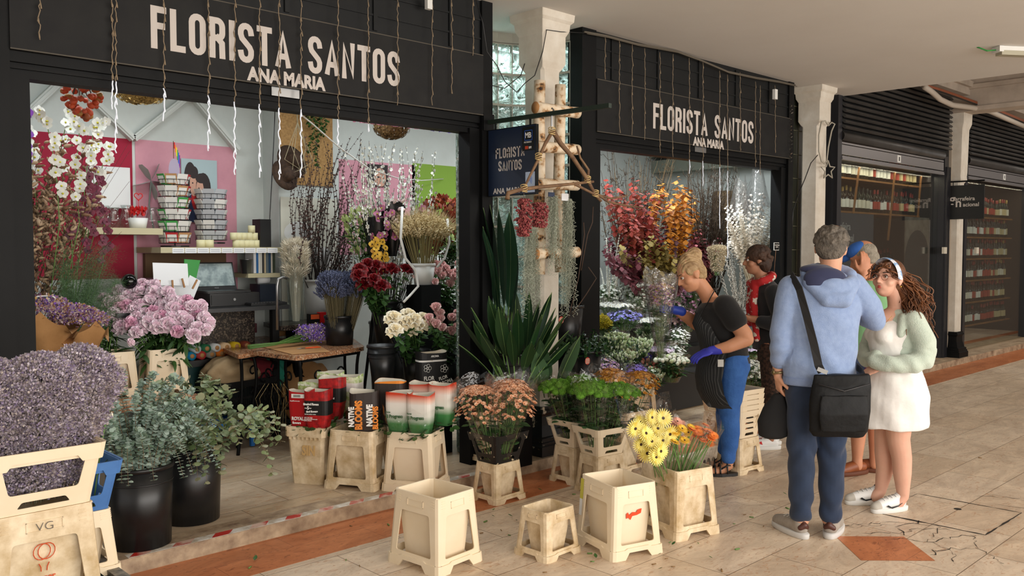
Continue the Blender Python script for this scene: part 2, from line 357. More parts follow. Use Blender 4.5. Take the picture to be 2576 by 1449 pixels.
GL={'F':(.80,[[(0,0),(0,1)],[(0,1),(.8,1)],[(0,.55),(.68,.55)]]),'L':(.8,[[(0,1),(0,0),(.8,0)]]),
'O':(1,[arc(.5,.82,.5,.18,180,0)+arc(.5,.18,.5,.18,0,-180)+[(0,.82)]]),'R':(1,[[(0,0),(0,1)],[(0,1)]+arc(.5,.82,.45,.18,90,0)+arc(.5,.66,.45,.16,0,-90)+[(0,.5)],[(.5,.5)]+[(.9,.36),(.93,0)]]),
'I':(0,[[(0,0),(0,1)]]),'S':(1,[arc(.5,.82,.5,.18,0,180)+[(0,.74),(.12,.62),(.86,.38),(1,.28)]+arc(.5,.18,.5,.18,0,-180)]),
'T':(1,[[(0,1),(1,1)],[(.5,1),(.5,0)]]),'A':(1.1,[[(0,0),(.55,1),(1.1,0)],[(.2,.28),(.9,.28)]]),'N':(1,[[(0,0),(0,1),(1,0),(1,1)]]),' ':(.7,[])}
def stroke_text(txt,h,wu,sw,gap,fn):   # returns mesh builder, letters laid along x from 0
    b=MB(); x=0
    for ch in txt:
        w,strokes=GL[ch]
        for st in strokes:
            P=[Vector((x+a*wu+sw/2,sw/2+c2*(h-sw),0)) for a,c2 in st]
            closed=(P[0]-P[-1]).length<1e-5
            if closed: P=P[:-1]
            k=len(P); v=[];f=[]
            for i,p in enumerate(P):
                a=P[(i-1)%k] if closed or i>0 else p; c2=P[(i+1)%k] if closed or i<k-1 else p
                d1=(p-a).normalized() if (p-a).length>0 else (c2-p).normalized(); d2=(c2-p).normalized() if (c2-p).length>0 else d1
                n1=Vector((-d1.y,d1.x,0)); n2=Vector((-d2.y,d2.x,0)); n=(n1+n2); n=n.normalized() if n.length>.01 else n1
                L_=min(1.9,1/max(.3,n.dot(n1)))*sw/2
                if ch in 'OSR': L_*=1.0
                e=Vector((0,0,0))
                if not closed and i==0: e=-d2*(sw/2 if ch!='A' else sw*.3)
                if not closed and i==k-1: e=d1*(sw/2 if ch!='A' else sw*.3)
                if ch in 'RA' and len(st)<=3 and st[0][1]!=0 and False: e*=0
                q1=p+n*L_+e;q2=p-n*L_+e
                q1.y=min(max(q1.y,0),h);q2.y=min(max(q2.y,0),h)
                v+=[fn(q1.x,q1.y),fn(q2.x,q2.y)]
            for i in range(k if closed else k-1):
                j=(i+1)%k; f.append((2*i,2*i+1,2*j+1,2*j))
            w0=[Vector(a) for a in v]; off=Vector((0,-.0004*(1+strokes.index(st)),0)); b.add([tuple(a+off) for a in w0],f)
        x+=w*wu+sw+gap
    return b,x-gap
def text_mesh(name,txt,size,M,mat_,parent=None,bold=0.,xs=1.,align='LEFT',ext=0.0004):
    cu=bpy.data.curves.new(name,'FONT'); cu.body=txt; cu.size=size; cu.offset=bold; cu.align_x=align; cu.extrude=ext; cu.resolution_u=3
    o=bpy.data.objects.new(name,cu); COL.objects.link(o); dg=bpy.context.evaluated_depsgraph_get(); dg.update()
    me=bpy.data.meshes.new_from_object(o.evaluated_get(dg)); bpy.data.objects.remove(o); me.materials.clear(); me.materials.append(mat_)
    me.transform(M@Matrix.Diagonal((xs,1,1,1))); r=bpy.data.objects.new(name,me); COL.objects.link(r)
    if parent is not None: r.parent=parent
    return r
def onY(x,y,z): # text lying in a plane facing -Y
    return Matrix.Translation((x,y,z))@Matrix.Rotation(pi/2,4,'X')
t=shopfront(1,1.178,4.146,.2)
tag(t,'long charcoal sign with large pale capitals above the left flower shop opening','shop sign')
def sgn(t,x0,x1,z0,z1,small):
    h=z1-z0; sw=h*.155; 
    def mk(wu): return stroke_text('FLORISTA SANTOS',h,wu,sw,h*.085,lambda a,c2:(x0+a,YF-.0135,z0+c2))
    lo,hi=.01,.3
    for _ in range(24):
        mid=(lo+hi)/2; _,w=mk(mid)
        if w<x1-x0: lo=mid
        else: hi=mid
    b,_=mk(lo); b.build('large_lettering',M_letter,t)
    text_mesh('small_lettering','ANA MARIA',small[2],onY(small[0],YF-.0138,small[1]),M_letter,t,bold=small[2]*.05,xs=small[3]*.97)
sgn(t,1.831,3.42,2.655,2.875,(2.37,2.565,.102,.93))
t=shopfront(2,5.37,8.443,.17)
tag(t,'charcoal sign with pale capitals above the second flower shop opening','shop sign')
sgn(t,6.10,7.723,2.645,2.862,(6.70,2.553,.102,.93))
for x,lab in ((2.62,'dull metal lock plate under the left shop sign'),(6.86,'dull metal lock plate under the second shop sign')):
    b=MB(); b.box(x-.09,x+.09,YF+.016,YF+.024,2.50,2.555); b.lathe([(.022,0),(.022,.004),(0,.004)],12,(0,0,0)); tag(b.build('lock_plate',M_steel),lab,'lock plate')
M_gb=bpy.data.materials.new('glass_block'); M_gb.use_nodes=True
def _gb():
    nt=M_gb.node_tree; N=nt.nodes; L=nt.links; N.clear(); o=N.new('ShaderNodeOutputMaterial')
    tr=N.new('ShaderNodeBsdfTranslucent'); tr.inputs[0].default_value=srgb('DCEAE6'); gl=N.new('ShaderNodeBsdfGlossy'); gl.inputs[1].default_value=.15; tp=N.new('ShaderNodeBsdfTransparent'); tp.inputs[0].default_value=srgb('C9DCD6')
    tc=N.new('ShaderNodeTexCoord'); n=N.new('ShaderNodeTexNoise'); n.inputs['Scale'].default_value=9; n.inputs['Distortion'].default_value=2.5; L.new(tc.outputs['Object'],n.inputs[0])
    bp=N.new('ShaderNodeBump'); bp.inputs['Strength'].default_value=1; bp.inputs['Distance'].default_value=.06; L.new(n.outputs['Fac'],bp.inputs['Height']); L.new(bp.outputs[0],gl.inputs['Normal']); L.new(bp.outputs[0],tr.inputs['Normal'])
    cr=N.new('ShaderNodeValToRGB'); cr.color_ramp.elements[0].position=.4; cr.color_ramp.elements[1].position=.6; L.new(n.outputs['Fac'],cr.inputs[0])
    a=N.new('ShaderNodeMixShader'); L.new(cr.outputs[0],a.inputs[0]); L.new(tr.outputs[0],a.inputs[1]); L.new(tp.outputs[0],a.inputs[2])
    c=N.new('ShaderNodeMixShader'); c.inputs[0].default_value=.12; L.new(a.outputs[0],c.inputs[1]); L.new(gl.outputs[0],c.inputs[2]); L.new(c.outputs[0],o.inputs[0])
_gb()
M_mort=mat('block_mortar','A8A296',.9)
def niche(i,x0,x1,dark=False):
    cx=(x0+x1)/2; r=(x1-x0)/2; cy=YF+.13; n=12; b=MB(); g=MB(); rows=13; hz=.245; z0=.08
    for k in range(n):
        a0=pi*k/n; a1=pi*(k+1)/n
        for j in range(rows):
            zb=z0+j*hz; e=.045
            def P(a,z,rr): return (cx+rr*math.cos(a),cy+rr*math.sin(a),z)
            aa=a0+(a1-a0)*e; ab=a1-(a1-a0)*e; za=zb+.008; zc=zb+hz-.008
            am=a0+(a1-a0)*.14; an=a1-(a1-a0)*.14; zm=za+.022; zn=zc-.022
            for rr,q in ((r-.004,r+.010),(r+.07,r+.058)):
                v=[P(aa,za,rr),P(ab,za,rr),P(ab,zc,rr),P(aa,zc,rr),P(am,zm,q),P(an,zm,q),P(an,zn,q),P(am,zn,q)]
                g.add(v,[(0,1,5,4),(1,2,6,5),(2,3,7,6),(3,0,4,7),(4,5,6,7)])
    for k in range(n+1):
        a=pi*k/n; d=.0085
        v=[(cx+rr*math.cos(a+s),cy+rr*math.sin(a+s),z) for z in (z0,z0+rows*hz) for rr,s in ((r,-d),(r,d),(r+.066,d),(r+.066,-d))]
        b.add(v,[(3,2,1,0),(4,5,6,7),(0,1,5,4),(1,2,6,5),(2,3,7,6),(3,0,4,7)])
    for j in range(rows+1):
        z=z0+j*hz; v=[];f=[]
        for k in range(n+1):
            a=pi*k/n
            v+=[(cx+rr*math.cos(a),cy+rr*math.sin(a),zz) for rr,zz in ((r,z-.009),(r,z+.009),(r+.066,z+.009),(r+.066,z-.009))]
        for k in range(n):
            for s in range(4): f.append((k*4+s,k*4+(s+1)%4,k*4+4+(s+1)%4,k*4+4+s))
        b.add(v,f)
    ztop=z0+rows*hz; v=[];f=[]
    for k in range(n+1):
        a=pi*k/n; v+=[(cx+rr*math.cos(a),cy+rr*math.sin(a),zz) for rr,zz in ((r,ztop),(r,3.35),(r+.066,3.35),(r+.066,ztop))]
    for k in range(n):
        for s in range(4): f.append((k*4+s,k*4+(s+1)%4,k*4+4+(s+1)%4,k*4+4+s))
    b.add(v,f)
    S(b,'wall_block_mortar_%d'%i,M_mort); S(g,'window_block_%d'%i,M_gb,False)
niche(1,4.25,5.2)
M_dtile=mat('dark_green_tile','23261F',.3,var='33352B',vs=4)
b=MB(); b.box(8.56,9.60,YF+.17,YF+.22,.08,3.35); S(b,'wall_tile_niche',M_dtile)
b=MB(); 
for k in range(12): b.box(8.56,9.6,YF+.164,YF+.171,.3+k*.26,.306+k*.26)
for k in range(6): b.box(8.62+k*.17,8.626+k*.17,YF+.164,YF+.171,.08,3.35)
S(b,'trim_tile_joints',mat('tile_joint','6E6B55',.8))
b=MB(); b.box(12.88,13.40,YF+.12,YF+.2,.08,3.72); S(b,'wall_between_wine_windows',M_black)
b=MB(); b.box(13.0,13.35,YF-.0,YF+.12,.08,3.72); S(b,'wall_column_backing',mat('beige_wall','A99C8B',.85))
YB=7.30; XL=.90; XRR=9.6
b=MB(); b.box(XL-.05,3.905,YB,YB+.08,.08,3.35); S(b,'wall_back',M_white)
b=MB(); b.box(3.905,XRR,7.02,7.10,.08,3.35); b.box(3.905,3.97,7.10,7.30,.08,3.35); S(b,'wall_back_1',M_white)
b=MB(); b.box(XL-.05,XL,YF+.15,YB,.08,3.35); S(b,'wall_left',M_white)
b=MB(); b.box(9.50,9.55,YF+.22,7.02,.08,3.35); S(b,'wall_right',M_white)
def panel(name,x0,y0,x1,y1,Y,m,lab,cat,th=.006):
    a=PY(x0,y0,Y);c2=PY(x1,y1,Y); b=MB(); b.box(a.x,c2.x,Y-th,Y,min(a.z,c2.z),max(a.z,c2.z)); return b
b=panel('a',30,325,338,700,YB,M_crim,'','',.004); S(b,'wall_paint_crimson',M_crim)
b=panel('a',339,350,598,760,YB,M_pink,'','',.004); S(b,'wall_paint_pink',M_pink)
b=panel('a',852,400,1045,640,7.02,M_pink,'','',.004); S(b,'wall_paint_pink_1',M_pink)
b=panel('a',1036,410,1180,640,7.02,M_lime,'','',.004); S(b,'wall_paint_green',M_lime)
b=MB(); pts=[PY(*p,YB-.02) for p in ((60,290),(165,190),(333,350),(477,237),(595,378))]
for p,q in zip(pts[:-1],pts[1:]): b.bar(p,q,.05,.10,up=(0,1,0)); b.bar(p+Vector((0,-.03,0)),q+Vector((0,-.03,0)),.02,.06,up=(0,1,0)); b.bar(p+Vector((0,-.035,0)),q+Vector((0,-.035,0)),.02,.015,up=(0,1,0))
S(b,'trim_zigzag_moulding',mat('moulding_white','CFD3CE',.7))
b=panel('a',700,230,835,470,7.02,M_osb,'','',.02); tag(b.build('chipboard_panel',M_osb),'tall raw chipboard panel screwed to the white back wall','board')
t=thing('batten_light','white ceiling batten lamp with a green cable at the right edge','ceiling light',(8.62,2.33,3.35),R(-35))
b=MB(); b.box(-.42,.42,-.045,.045,-.038,-.002); b.box(-.44,-.40,-.05,.05,-.05,-.002); b.build('housing',M_whitep,t)
b=MB(); b.box(-.41,.41,-.04,.04,-.075,-.035); b.build('diffuser',mat('old_diffuser','A9A48F',.4),t)
b=MB(); b.tube([(-.44,0,-.03),(-.52,.0,-.04),(-.57,.03,-.01),(-.58,.05,0)],.006); b.build('cable',mat('green_cable','2E8A3C',.5),t)
def wineshop(i,xl,xr,last=False):
    ztop=3.72
    b=MB(); b.box(xl-.05,xl+.05,YF,YF+.16,.08,ztop); b.box(xr-.12,xr+.02,YF+.02,YF+.16,.08,ztop)
    for dx in (-.10,-.055,0): b.box(xr+dx,xr+dx+.025,YF-.01,YF+.02,.08,2.75)
    S(b,'trim_wine_frame_%d'%i,mat('dark_grey_frame','26262A',.4))
    # louvred roller shutter head
    t=thing('roller_shutter','',None); z=2.98; v=MB(); 
    while z<ztop-.03:
        v.add([(x,y,zz) for x in (xl+.05,xr-.03) for y,zz in ((YF-.02,z),(YF-.045,z+.012),(YF-.03,z+.034),(YF+.0,z+.052),(YF+.01,z+.03))],[(0,5,6,1),(1,6,7,2),(2,7,8,3),(3,8,9,4),(4,9,5,0),(0,1,2,3,4),(9,8,7,6,5)]); z+=.0625
    v.box(xl+.05,xr-.03,YF+.01,YF+.03,2.9,ztop,1)
    v.build('slats',[M_shutter,M_black],t)
    v=MB(); v.add([(x,YF+.03+.06*math.cos(a),2.90+.062*math.sin(a)) for x in (xl+.05,xr-.22) for a in [2*pi*k/14 for k in range(14)]],[(k,(k+1)%14,14+(k+1)%14,14+k) for k in range(14)]+[tuple(range(14)),tuple(range(27,13,-1))]); v.build('roller_tube',M_shutter,t,True)
    v=MB(); v.box(xl+.05,xr-.22,YF+.0,YF+.02,2.69,2.80); v.box(xl+.05,xr-.22,YF-.012,YF+.03,2.63,2.655); v.box(xl+.05,xr-.22,YF-.006,YF+.02,2.655,2.675);v.box(xl+.05,xr-.22,YF+.0,YF+.02,2.81,2.83); v.build('bottom_rail',mat('light_shutter_rail','8A888A',.35,.5),t)
    v=MB(); xm=(xl+xr)/2-.05; v.box(xm-.05,xm+.05,YF-.006,YF+.0,2.70,2.79); v.build('lock_plate',M_whitep,t)
    v=MB(); v.box(xm-.012,xm+.012,YF-.008,YF-.006,2.72,2.77); v.build('keyhole',M_black,t)
    tag(t,['black louvred roller shutter pulled up over the nearer wine shop window','black louvred roller shutter over the farther wine window'][i-1],'shutter')
    b=MB(); b.box(xl+.05,xr-.12,YF+.10,YF+.108,.10,2.66); g=S(b,'window_%d'%i,M_glass)
    # interior cabinet
    b=MB(); b.box(xl,xr+.2,YF+.95,YF+1.0,.08,3.4); b.box(xl-.04,xl,YF+.16,YF+1,.08,3.4); b.box(xr+.0,xr+.04,YF+.16,YF+1,.08,3.4); b.box(xl,xr,YF+.16,YF+1,2.66,2.7); S(b,'wall_wine_cabinet_%d'%i,mat('wine_back_wall','3A3230',.7))
M_cabl=mat('cabinet_wood','9A6B3A',.5,var='7A4F28',vs=6)
wineshop(1,9.60,12.94); wineshop(2,13.62,17.0)
b=MB(); b.box(19,19.1,-4.5,9,-.1,4.3); S(b,'wall_far',mat('far_wall','6B5F55',.8))
def area(name,loc,size,power,col,rot=(0,0,0),sy=None):
    l=bpy.data.lights.new(name,'AREA'); l.energy=power; l.color=col; l.shape='RECTANGLE'; l.size=size; l.size_y=sy or size
    o=bpy.data.objects.new(name,l); COL.objects.link(o); o.location=loc; o.rotation_euler=rot; return o
W=bpy.data.worlds.new('world'); SC.world=W; W.use_nodes=True; W.node_tree.nodes['Background'].inputs[0].default_value=(1.0,.97,.93,1); W.node_tree.nodes['Background'].inputs[1].default_value=.85
SC.view_settings.view_transform='Standard'; SC.view_settings.look='None'; SC.view_settings.gamma=1; SC.view_settings.exposure=0
area('arcade_daylight',(4,-4.2,2.2),12,700,(1,.95,.89),(R(82),0,0),3.2)
area('arcade_far_daylight',(15.5,1.5,3.9),4,120,(1,.94,.86),(0,0,0),4)
for x,y,e in ((2.0,5.9,17),(3.3,5.6,14),(4.75,5.35,22),(6.0,5.05,36),(7.7,5.05,34)):  # niche tube added to light the glass blocks; last two set forward for the flowers
    t=thing('ceiling_tube_lamp','unseen white fluorescent tube lamp on the flower shop ceiling','ceiling light',(x,y,3.272),0,'tube lamps on the shop ceiling')
    b=MB(); b.box(-.6,.6,-.04,.04,.03,.075); b.build('housing',M_whitep,t)
    b=MB(); b.tube([(-.58,0,0),(.58,0,0)],.014,8); b.build('tube',mat('lit_tube','FFFFFF',.5,emit='F4FBFF',es=6),t)
    area('shop_tube_light',(x,y,3.2),1.2,e,(.90,.97,1),(0,0,0),.12)
for xl,xr in ((9.7,12.8),(13.75,16.9)): area('wine_strip_light',((xl+xr)/2,YF+.2,2.62),xr-xl,9,(1,.86,.62),(0,0,0),.06)
from mathutils.geometry import tessellate_polygon
def leafT(L=1,W=.4,n=4,curl=.25,fold=.15,peak=.45,tip=.0,cup=0,mi=0):
    v=[];f=[];n=max(n,2)
    for i in range(n+1):
        t=i/n; w=W/2*(math.sin(pi*min(1,t**(math.log(.5)/math.log(peak))))**.8 if 0<t<1 else (.04 if t==0 else tip))
        z=L*(t-abs(curl)*.25*t*t); y=curl*L*t*t
        v+=[(-w,y+fold*w+cup*w*w/W*2,z),(0,y,z),(w,y+fold*w+cup*w*w/W*2,z)]
    for i in range(n):
        a=i*3; f+=[(a,a+1,a+4,a+3),(a+1,a+2,a+5,a+4)]
    return T(v,f,[mi]*len(f))
def roundT(r=1,cup=.2,n=8,mi=0): # round leaf, stalk end at origin, grows along z
    v=[(0,0,r)]+[(r*math.sin(2*pi*i/n)*.92,cup*r*(.5+.5*math.cos(i*2)),r-r*math.cos(2*pi*i/n)) for i in range(n)]
    return T(v,[(0,1+i,1+(i+1)%n) for i in range(n)],[mi]*n)
def petalT(L,W,n=3,curl=0,cup=.3,mi=0,tipw=.6,ruffle=0,rr=random):
    v=[];f=[];k=4
    for i in range(n+1):
        t=i/n; w=W/2*(.35+.65*math.sin(pi*min(1,t*.62+.05))) if t<1 else W/2*tipw
        z=L*t; y0=curl*L*(t**2)
        for j in range(k+1):
            a=j/k*2-1; y=y0-cup*W*(1-a*a)*(1-.3*t)+ (ruffle*W*rr.uniform(-1,1)*t); v.append((a*w,y,z*(1-.12*a*a*t)))
    for i in range(n):
        for j in range(k): a=i*(k+1)+j; f.append((a,a+1,a+k+2,a+k+1))
    return T(v,f,[mi]*len(f))
def mvec(d,loc=(0,0,0),roll=0,s=1): return TR(loc,d,roll,s)
def sphd(az,el): return Vector((math.cos(az)*math.cos(el),math.sin(az)*math.cos(el),math.sin(el)))
def rose_mesh(name,mt,r=.032,seed=1,openness=.5,mt2=None):
    rr=random.Random(seed); b=MB(); n=22
    for i in range(n):
        t=i/(n-1); az=i*2.4+rr.uniform(-.1,.1); rad=r*(.10+.62*t*(.6+openness)); el=pi/2-(.08+openness*1.0*t**1.5)
        L=r*(1.45+.1*t)*(1-.25*t*openness); W=r*(.8+.95*t)
        p=petalT(L,W,3,curl=.10+.45*t*openness,cup=.30,ruffle=.03,rr=rr,tipw=.75)
        # place: base near centre, outward normal = +y of petal -> radial
        out=Vector((math.cos(az),math.sin(az),0)); z=(out*math.cos(el)+Vector((0,0,1))*math.sin(el)).normalized(); y=(out-z*out.dot(z)).normalized(); x=y.cross(z)
        o=out*rad*.55+Vector((0,0,-r*.25*t))
        b.stamp(p,[[[x.x,y.x,z.x,o.x],[x.y,y.y,z.y,o.y],[x.z,y.z,z.z,o.z],[0,0,0,1]]],mi=0)
    for k in range(5):
        a=k*1.256; l=leafT(r*.9,r*.3,2,curl=.5,fold=0); b.stamp(l,[TR((0,0,0),(math.cos(a),math.sin(a),.1),0,1)],mi=1)
    b.sph((0,0,0),r*.33,6,4,1); me=b.mesh(name,[mt,M_gleaf],True); 
    for v in me.vertices: v.co.z+=r*.1
    return me
def peony_mesh(name,mt,r=.05,seed=1,bud=False):
    rr=random.Random(seed); b=MB(); n=26 if bud else 64
    for i in range(n):
        t=(i+.5)/n; az=i*2.39996; el=pi/2-math.acos(1-1.75*t)if True else 0
        d=sphd(az,el); rad=r*(.62 if not bud else .75)
        L=r*(.62 if not bud else .7)*rr.uniform(.85,1.15); W=r*(.75 if not bud else 1.0)*rr.uniform(.8,1.2)
        # petals stand out of the ball, tips pulled up
        up=Vector((0,0,1)); z=(d*(1.0 if not bud else .25)+up*(.35 if not bud else .9)+Vector((rr.uniform(-.25,.25),)*3)*(0 if bud else 1)).normalized(); y=(d-z*d.dot(z)); y=y.normalized() if y.length>.05 else Vector((1,0,0)); x=y.cross(z)
        o=d*rad*(.45 if not bud else .9)
        if bud: o=d*r*.62-z*L*.5
        p=petalT(L,W,3,curl=rr.uniform(-.5,.1) if not bud else -.55,cup=rr.uniform(.1,.45),ruffle=.10 if not bud else .02,rr=rr,tipw=.8)
        b.stamp(p,[[[x.x,y.x,z.x,o.x],[x.y,y.y,z.y,o.y],[x.z,y.z,z.z,o.z],[0,0,0,1]]],mi=0)
    b.sph((0,0,-r*.15),r*.5,8,5,0)
    for k in range(4):
        a=k*1.57; b.stamp(leafT(r*1.0,r*.45,2,curl=.5,fold=0),[TR((0,0,-r*.6),(math.cos(a),math.sin(a),.35),0,1)],mi=1)
    return b.mesh(name,[mt,M_gleaf],True)
def daisyT(r=.02,n=12,up=.25,cr=.3,th=1,lay=1,mi=0,mc=1):
    b=MB()
    for l in range(lay):
        for k in range(n):
            a=2*pi*(k+.5*l)/n; d=Vector((math.cos(a),math.sin(a),up+.35*l)).normalized(); b.stamp(leafT(r*(1-.2*l),r*(5.0/n),2,curl=-.15,fold=.1,peak=.6,tip=.25),[TR((0,0,.0),d,0,1)],mi=mi)
    if cr: b.sph((0,0,r*.06),r*cr,7,4,mc,sc=(1,1,.5))
    return b.tmpl()
M_gleaf=mat('dark_green_leaf','2C4A22',.5,island=['3F6430','243C1C'],spec=.35)
M_stem=mat('green_stem','4F7A34',.5,island=['6A8F48','3D6128']); M_twig=mat('brown_twig','5A4334',.7,island=['3E2C22','76604E'])
M_redrose=mat('red_rose_petal','66030C',.5,island=['840814','480208']); M_pinkrose=mat('pink_rose_petal','F3C9C6',.6,island=['F8DAD6','EAB0B0']); M_whiterose=mat('ivory_rose_petal','F4EBD2',.55,island=['FBF6E6','EFDDB0'])
M_peony=mat('pink_peony_petal','F8E2EB',.7,island=['FDF3F7','F0CCDE','FAE8F0']); M_peonyd=mat('deep_pink_peony_petal','F0BFD6',.7,island=['F5D0E0','E6A6C6'])
M_yel=mat('yellow_petal','F2D24A',.6,island=['F8E37A','E9BE2B']); M_org=mat('orange_petal','F07A28',.6,island=['F79544','DE5F1A']); M_gold=mat('golden_petal','D98F1E',.6,island=['E9A836','B86A12'])
M_brownc=mat('dark_brown_flower_centre','3B2413',.8); M_yc=mat('yellow_green_centre','B9B02F',.8)
M_peach=mat('peach_petal','DDA27C',.6,island=['EBBE9C','C98458','E3AD8B']); M_lime2=mat('lime_pompon','5A8C24',.8,island=['70A432','44721A'])
ROSE={'red':rose_mesh('red_rose_bloom',M_redrose,.036,2,.85),'pink':rose_mesh('pink_rose_bloom',M_pinkrose,.031,5,.22),'white':rose_mesh('white_rose_bloom',M_whiterose,.040,9,1.0)}
PEO=[peony_mesh('peony_bloom_a',M_peony,.052,1),peony_mesh('peony_bloom_b',M_peonyd,.050,4),peony_mesh('peony_bloom_c',M_peony,.056,8),peony_mesh('peony_bud',M_peony,.030,3,True)]
LEAF_ROSE=leafT(.055,.034,3,.25,.2,.5); LEAF_LONG=leafT(.12,.03,4,.35,.25,.4)
def curve_pts(a,b,bend=(0,0,0),n=5):
    a=Vector(a);b=Vector(b);bend=Vector(bend); return [a.lerp(b,t/n)+bend*(4*(t/n)*(1-t/n)) for t in range(n+1)]
def leaves_on(mb,pts,leaf,n,rr,t0=.3,t1=.95,spread=.9,s=(.8,1.2),mi=0,droop=0):
    ms=[];k=len(pts)-1
    for i in range(n):
        t=t0+(t1-t0)*(i+rr.random()*.6)/n; q=t*k; j=min(int(q),k-1); p=pts[j].lerp(pts[j+1],q-j); d=(pts[j+1]-pts[j]).normalized()
        x,y,_=frame(d); a=i*2.4+rr.uniform(-.5,.5); o=(x*math.cos(a)+y*math.sin(a)); dd=(d*(1-spread)+o*spread+Vector((0,0,-droop))).normalized()
        sc=rr.uniform(*s); ms.append(TR(p,dd,rr.uniform(-.4,.4)+pi,sc))
    mb.stamp(leaf,ms,mi)
def single_flower(name,label,cat,group,base,tip,bloom,ms=1.,leaf=LEAF_ROSE,nl=7,seed=0,stem_r=.0028,dirn=None,t0=.35,spread=.85):
    rr=random.Random(seed); base=Vector(base);tip=Vector(tip); t=thing(name,label,cat,base,0,group)
    d=(tip-base); o=Vector((d.x,d.y,0))*-.12; pts=curve_pts((0,0,0),d,o,5)
    b=MB(); b.tube(pts,[stem_r]*6,5); b.build('stem',M_stem,t,True)
    if nl: b=MB(); leaves_on(b,pts,leaf,nl,rr,t0,.93,spread); b.build('leaves',M_gleaf,t,True)
    o=bpy.data.objects.new('bloom',bloom); COL.objects.link(o); o.parent=t; o.location=d
    dd=Vector(dirn) if dirn is not None else (pts[-1]-pts[-2]).normalized()
    o.rotation_euler=dd.to_track_quat('Z','Y').to_euler(); o.scale=(ms,)*3
    return t
def rrect(x0,x1,x2,x3,z0,z1,r,n=3):  # trapezoid (x0..x1 at z0, x2..x3 at z1) with rounded corners, ccw
    P=[(x0,z0),(x1,z0),(x3,z1),(x2,z1)]; out=[]
    for i in range(4):
        p=Vector(P[i]);a=Vector(P[i-1]);c=Vector(P[(i+1)%4]); u=(a-p).normalized()*r; w=(c-p).normalized()*r
        for k in range(n+1):
            t=k/n; out.append(tuple(p+u*(1-t)**2+w*t**2))
    return out
def panel3(mb,outer,holes,fn,th,mi=0):
    loops=[outer]+holes; tris=tessellate_polygon([[Vector((x,z,0)) for x,z in l] for l in loops]); P=[p for l in loops for p in l]; n=len(P)
    v=[fn(x,z,0) for x,z in P]+[fn(x,z,th) for x,z in P]
    f=[]
    for a,b_,c in tris:
        A=P[a];B=P[b_];C=P[c]; cr=(B[0]-A[0])*(C[1]-A[1])-(B[1]-A[1])*(C[0]-A[0])
        if cr<0: b_,c=c,b_
        f.append((a,b_,c)); f.append((n+a,n+c,n+b_))
    s=0
    for li,l in enumerate(loops):
        k=len(l)
        for i in range(k):
            a=s+i;c=s+(i+1)%k; f.append((a,a+n,c+n,c) if li==0 else (a,a+n,c+n,c))
        s+=k
    mb.add(v,f,mi)
_bm={}
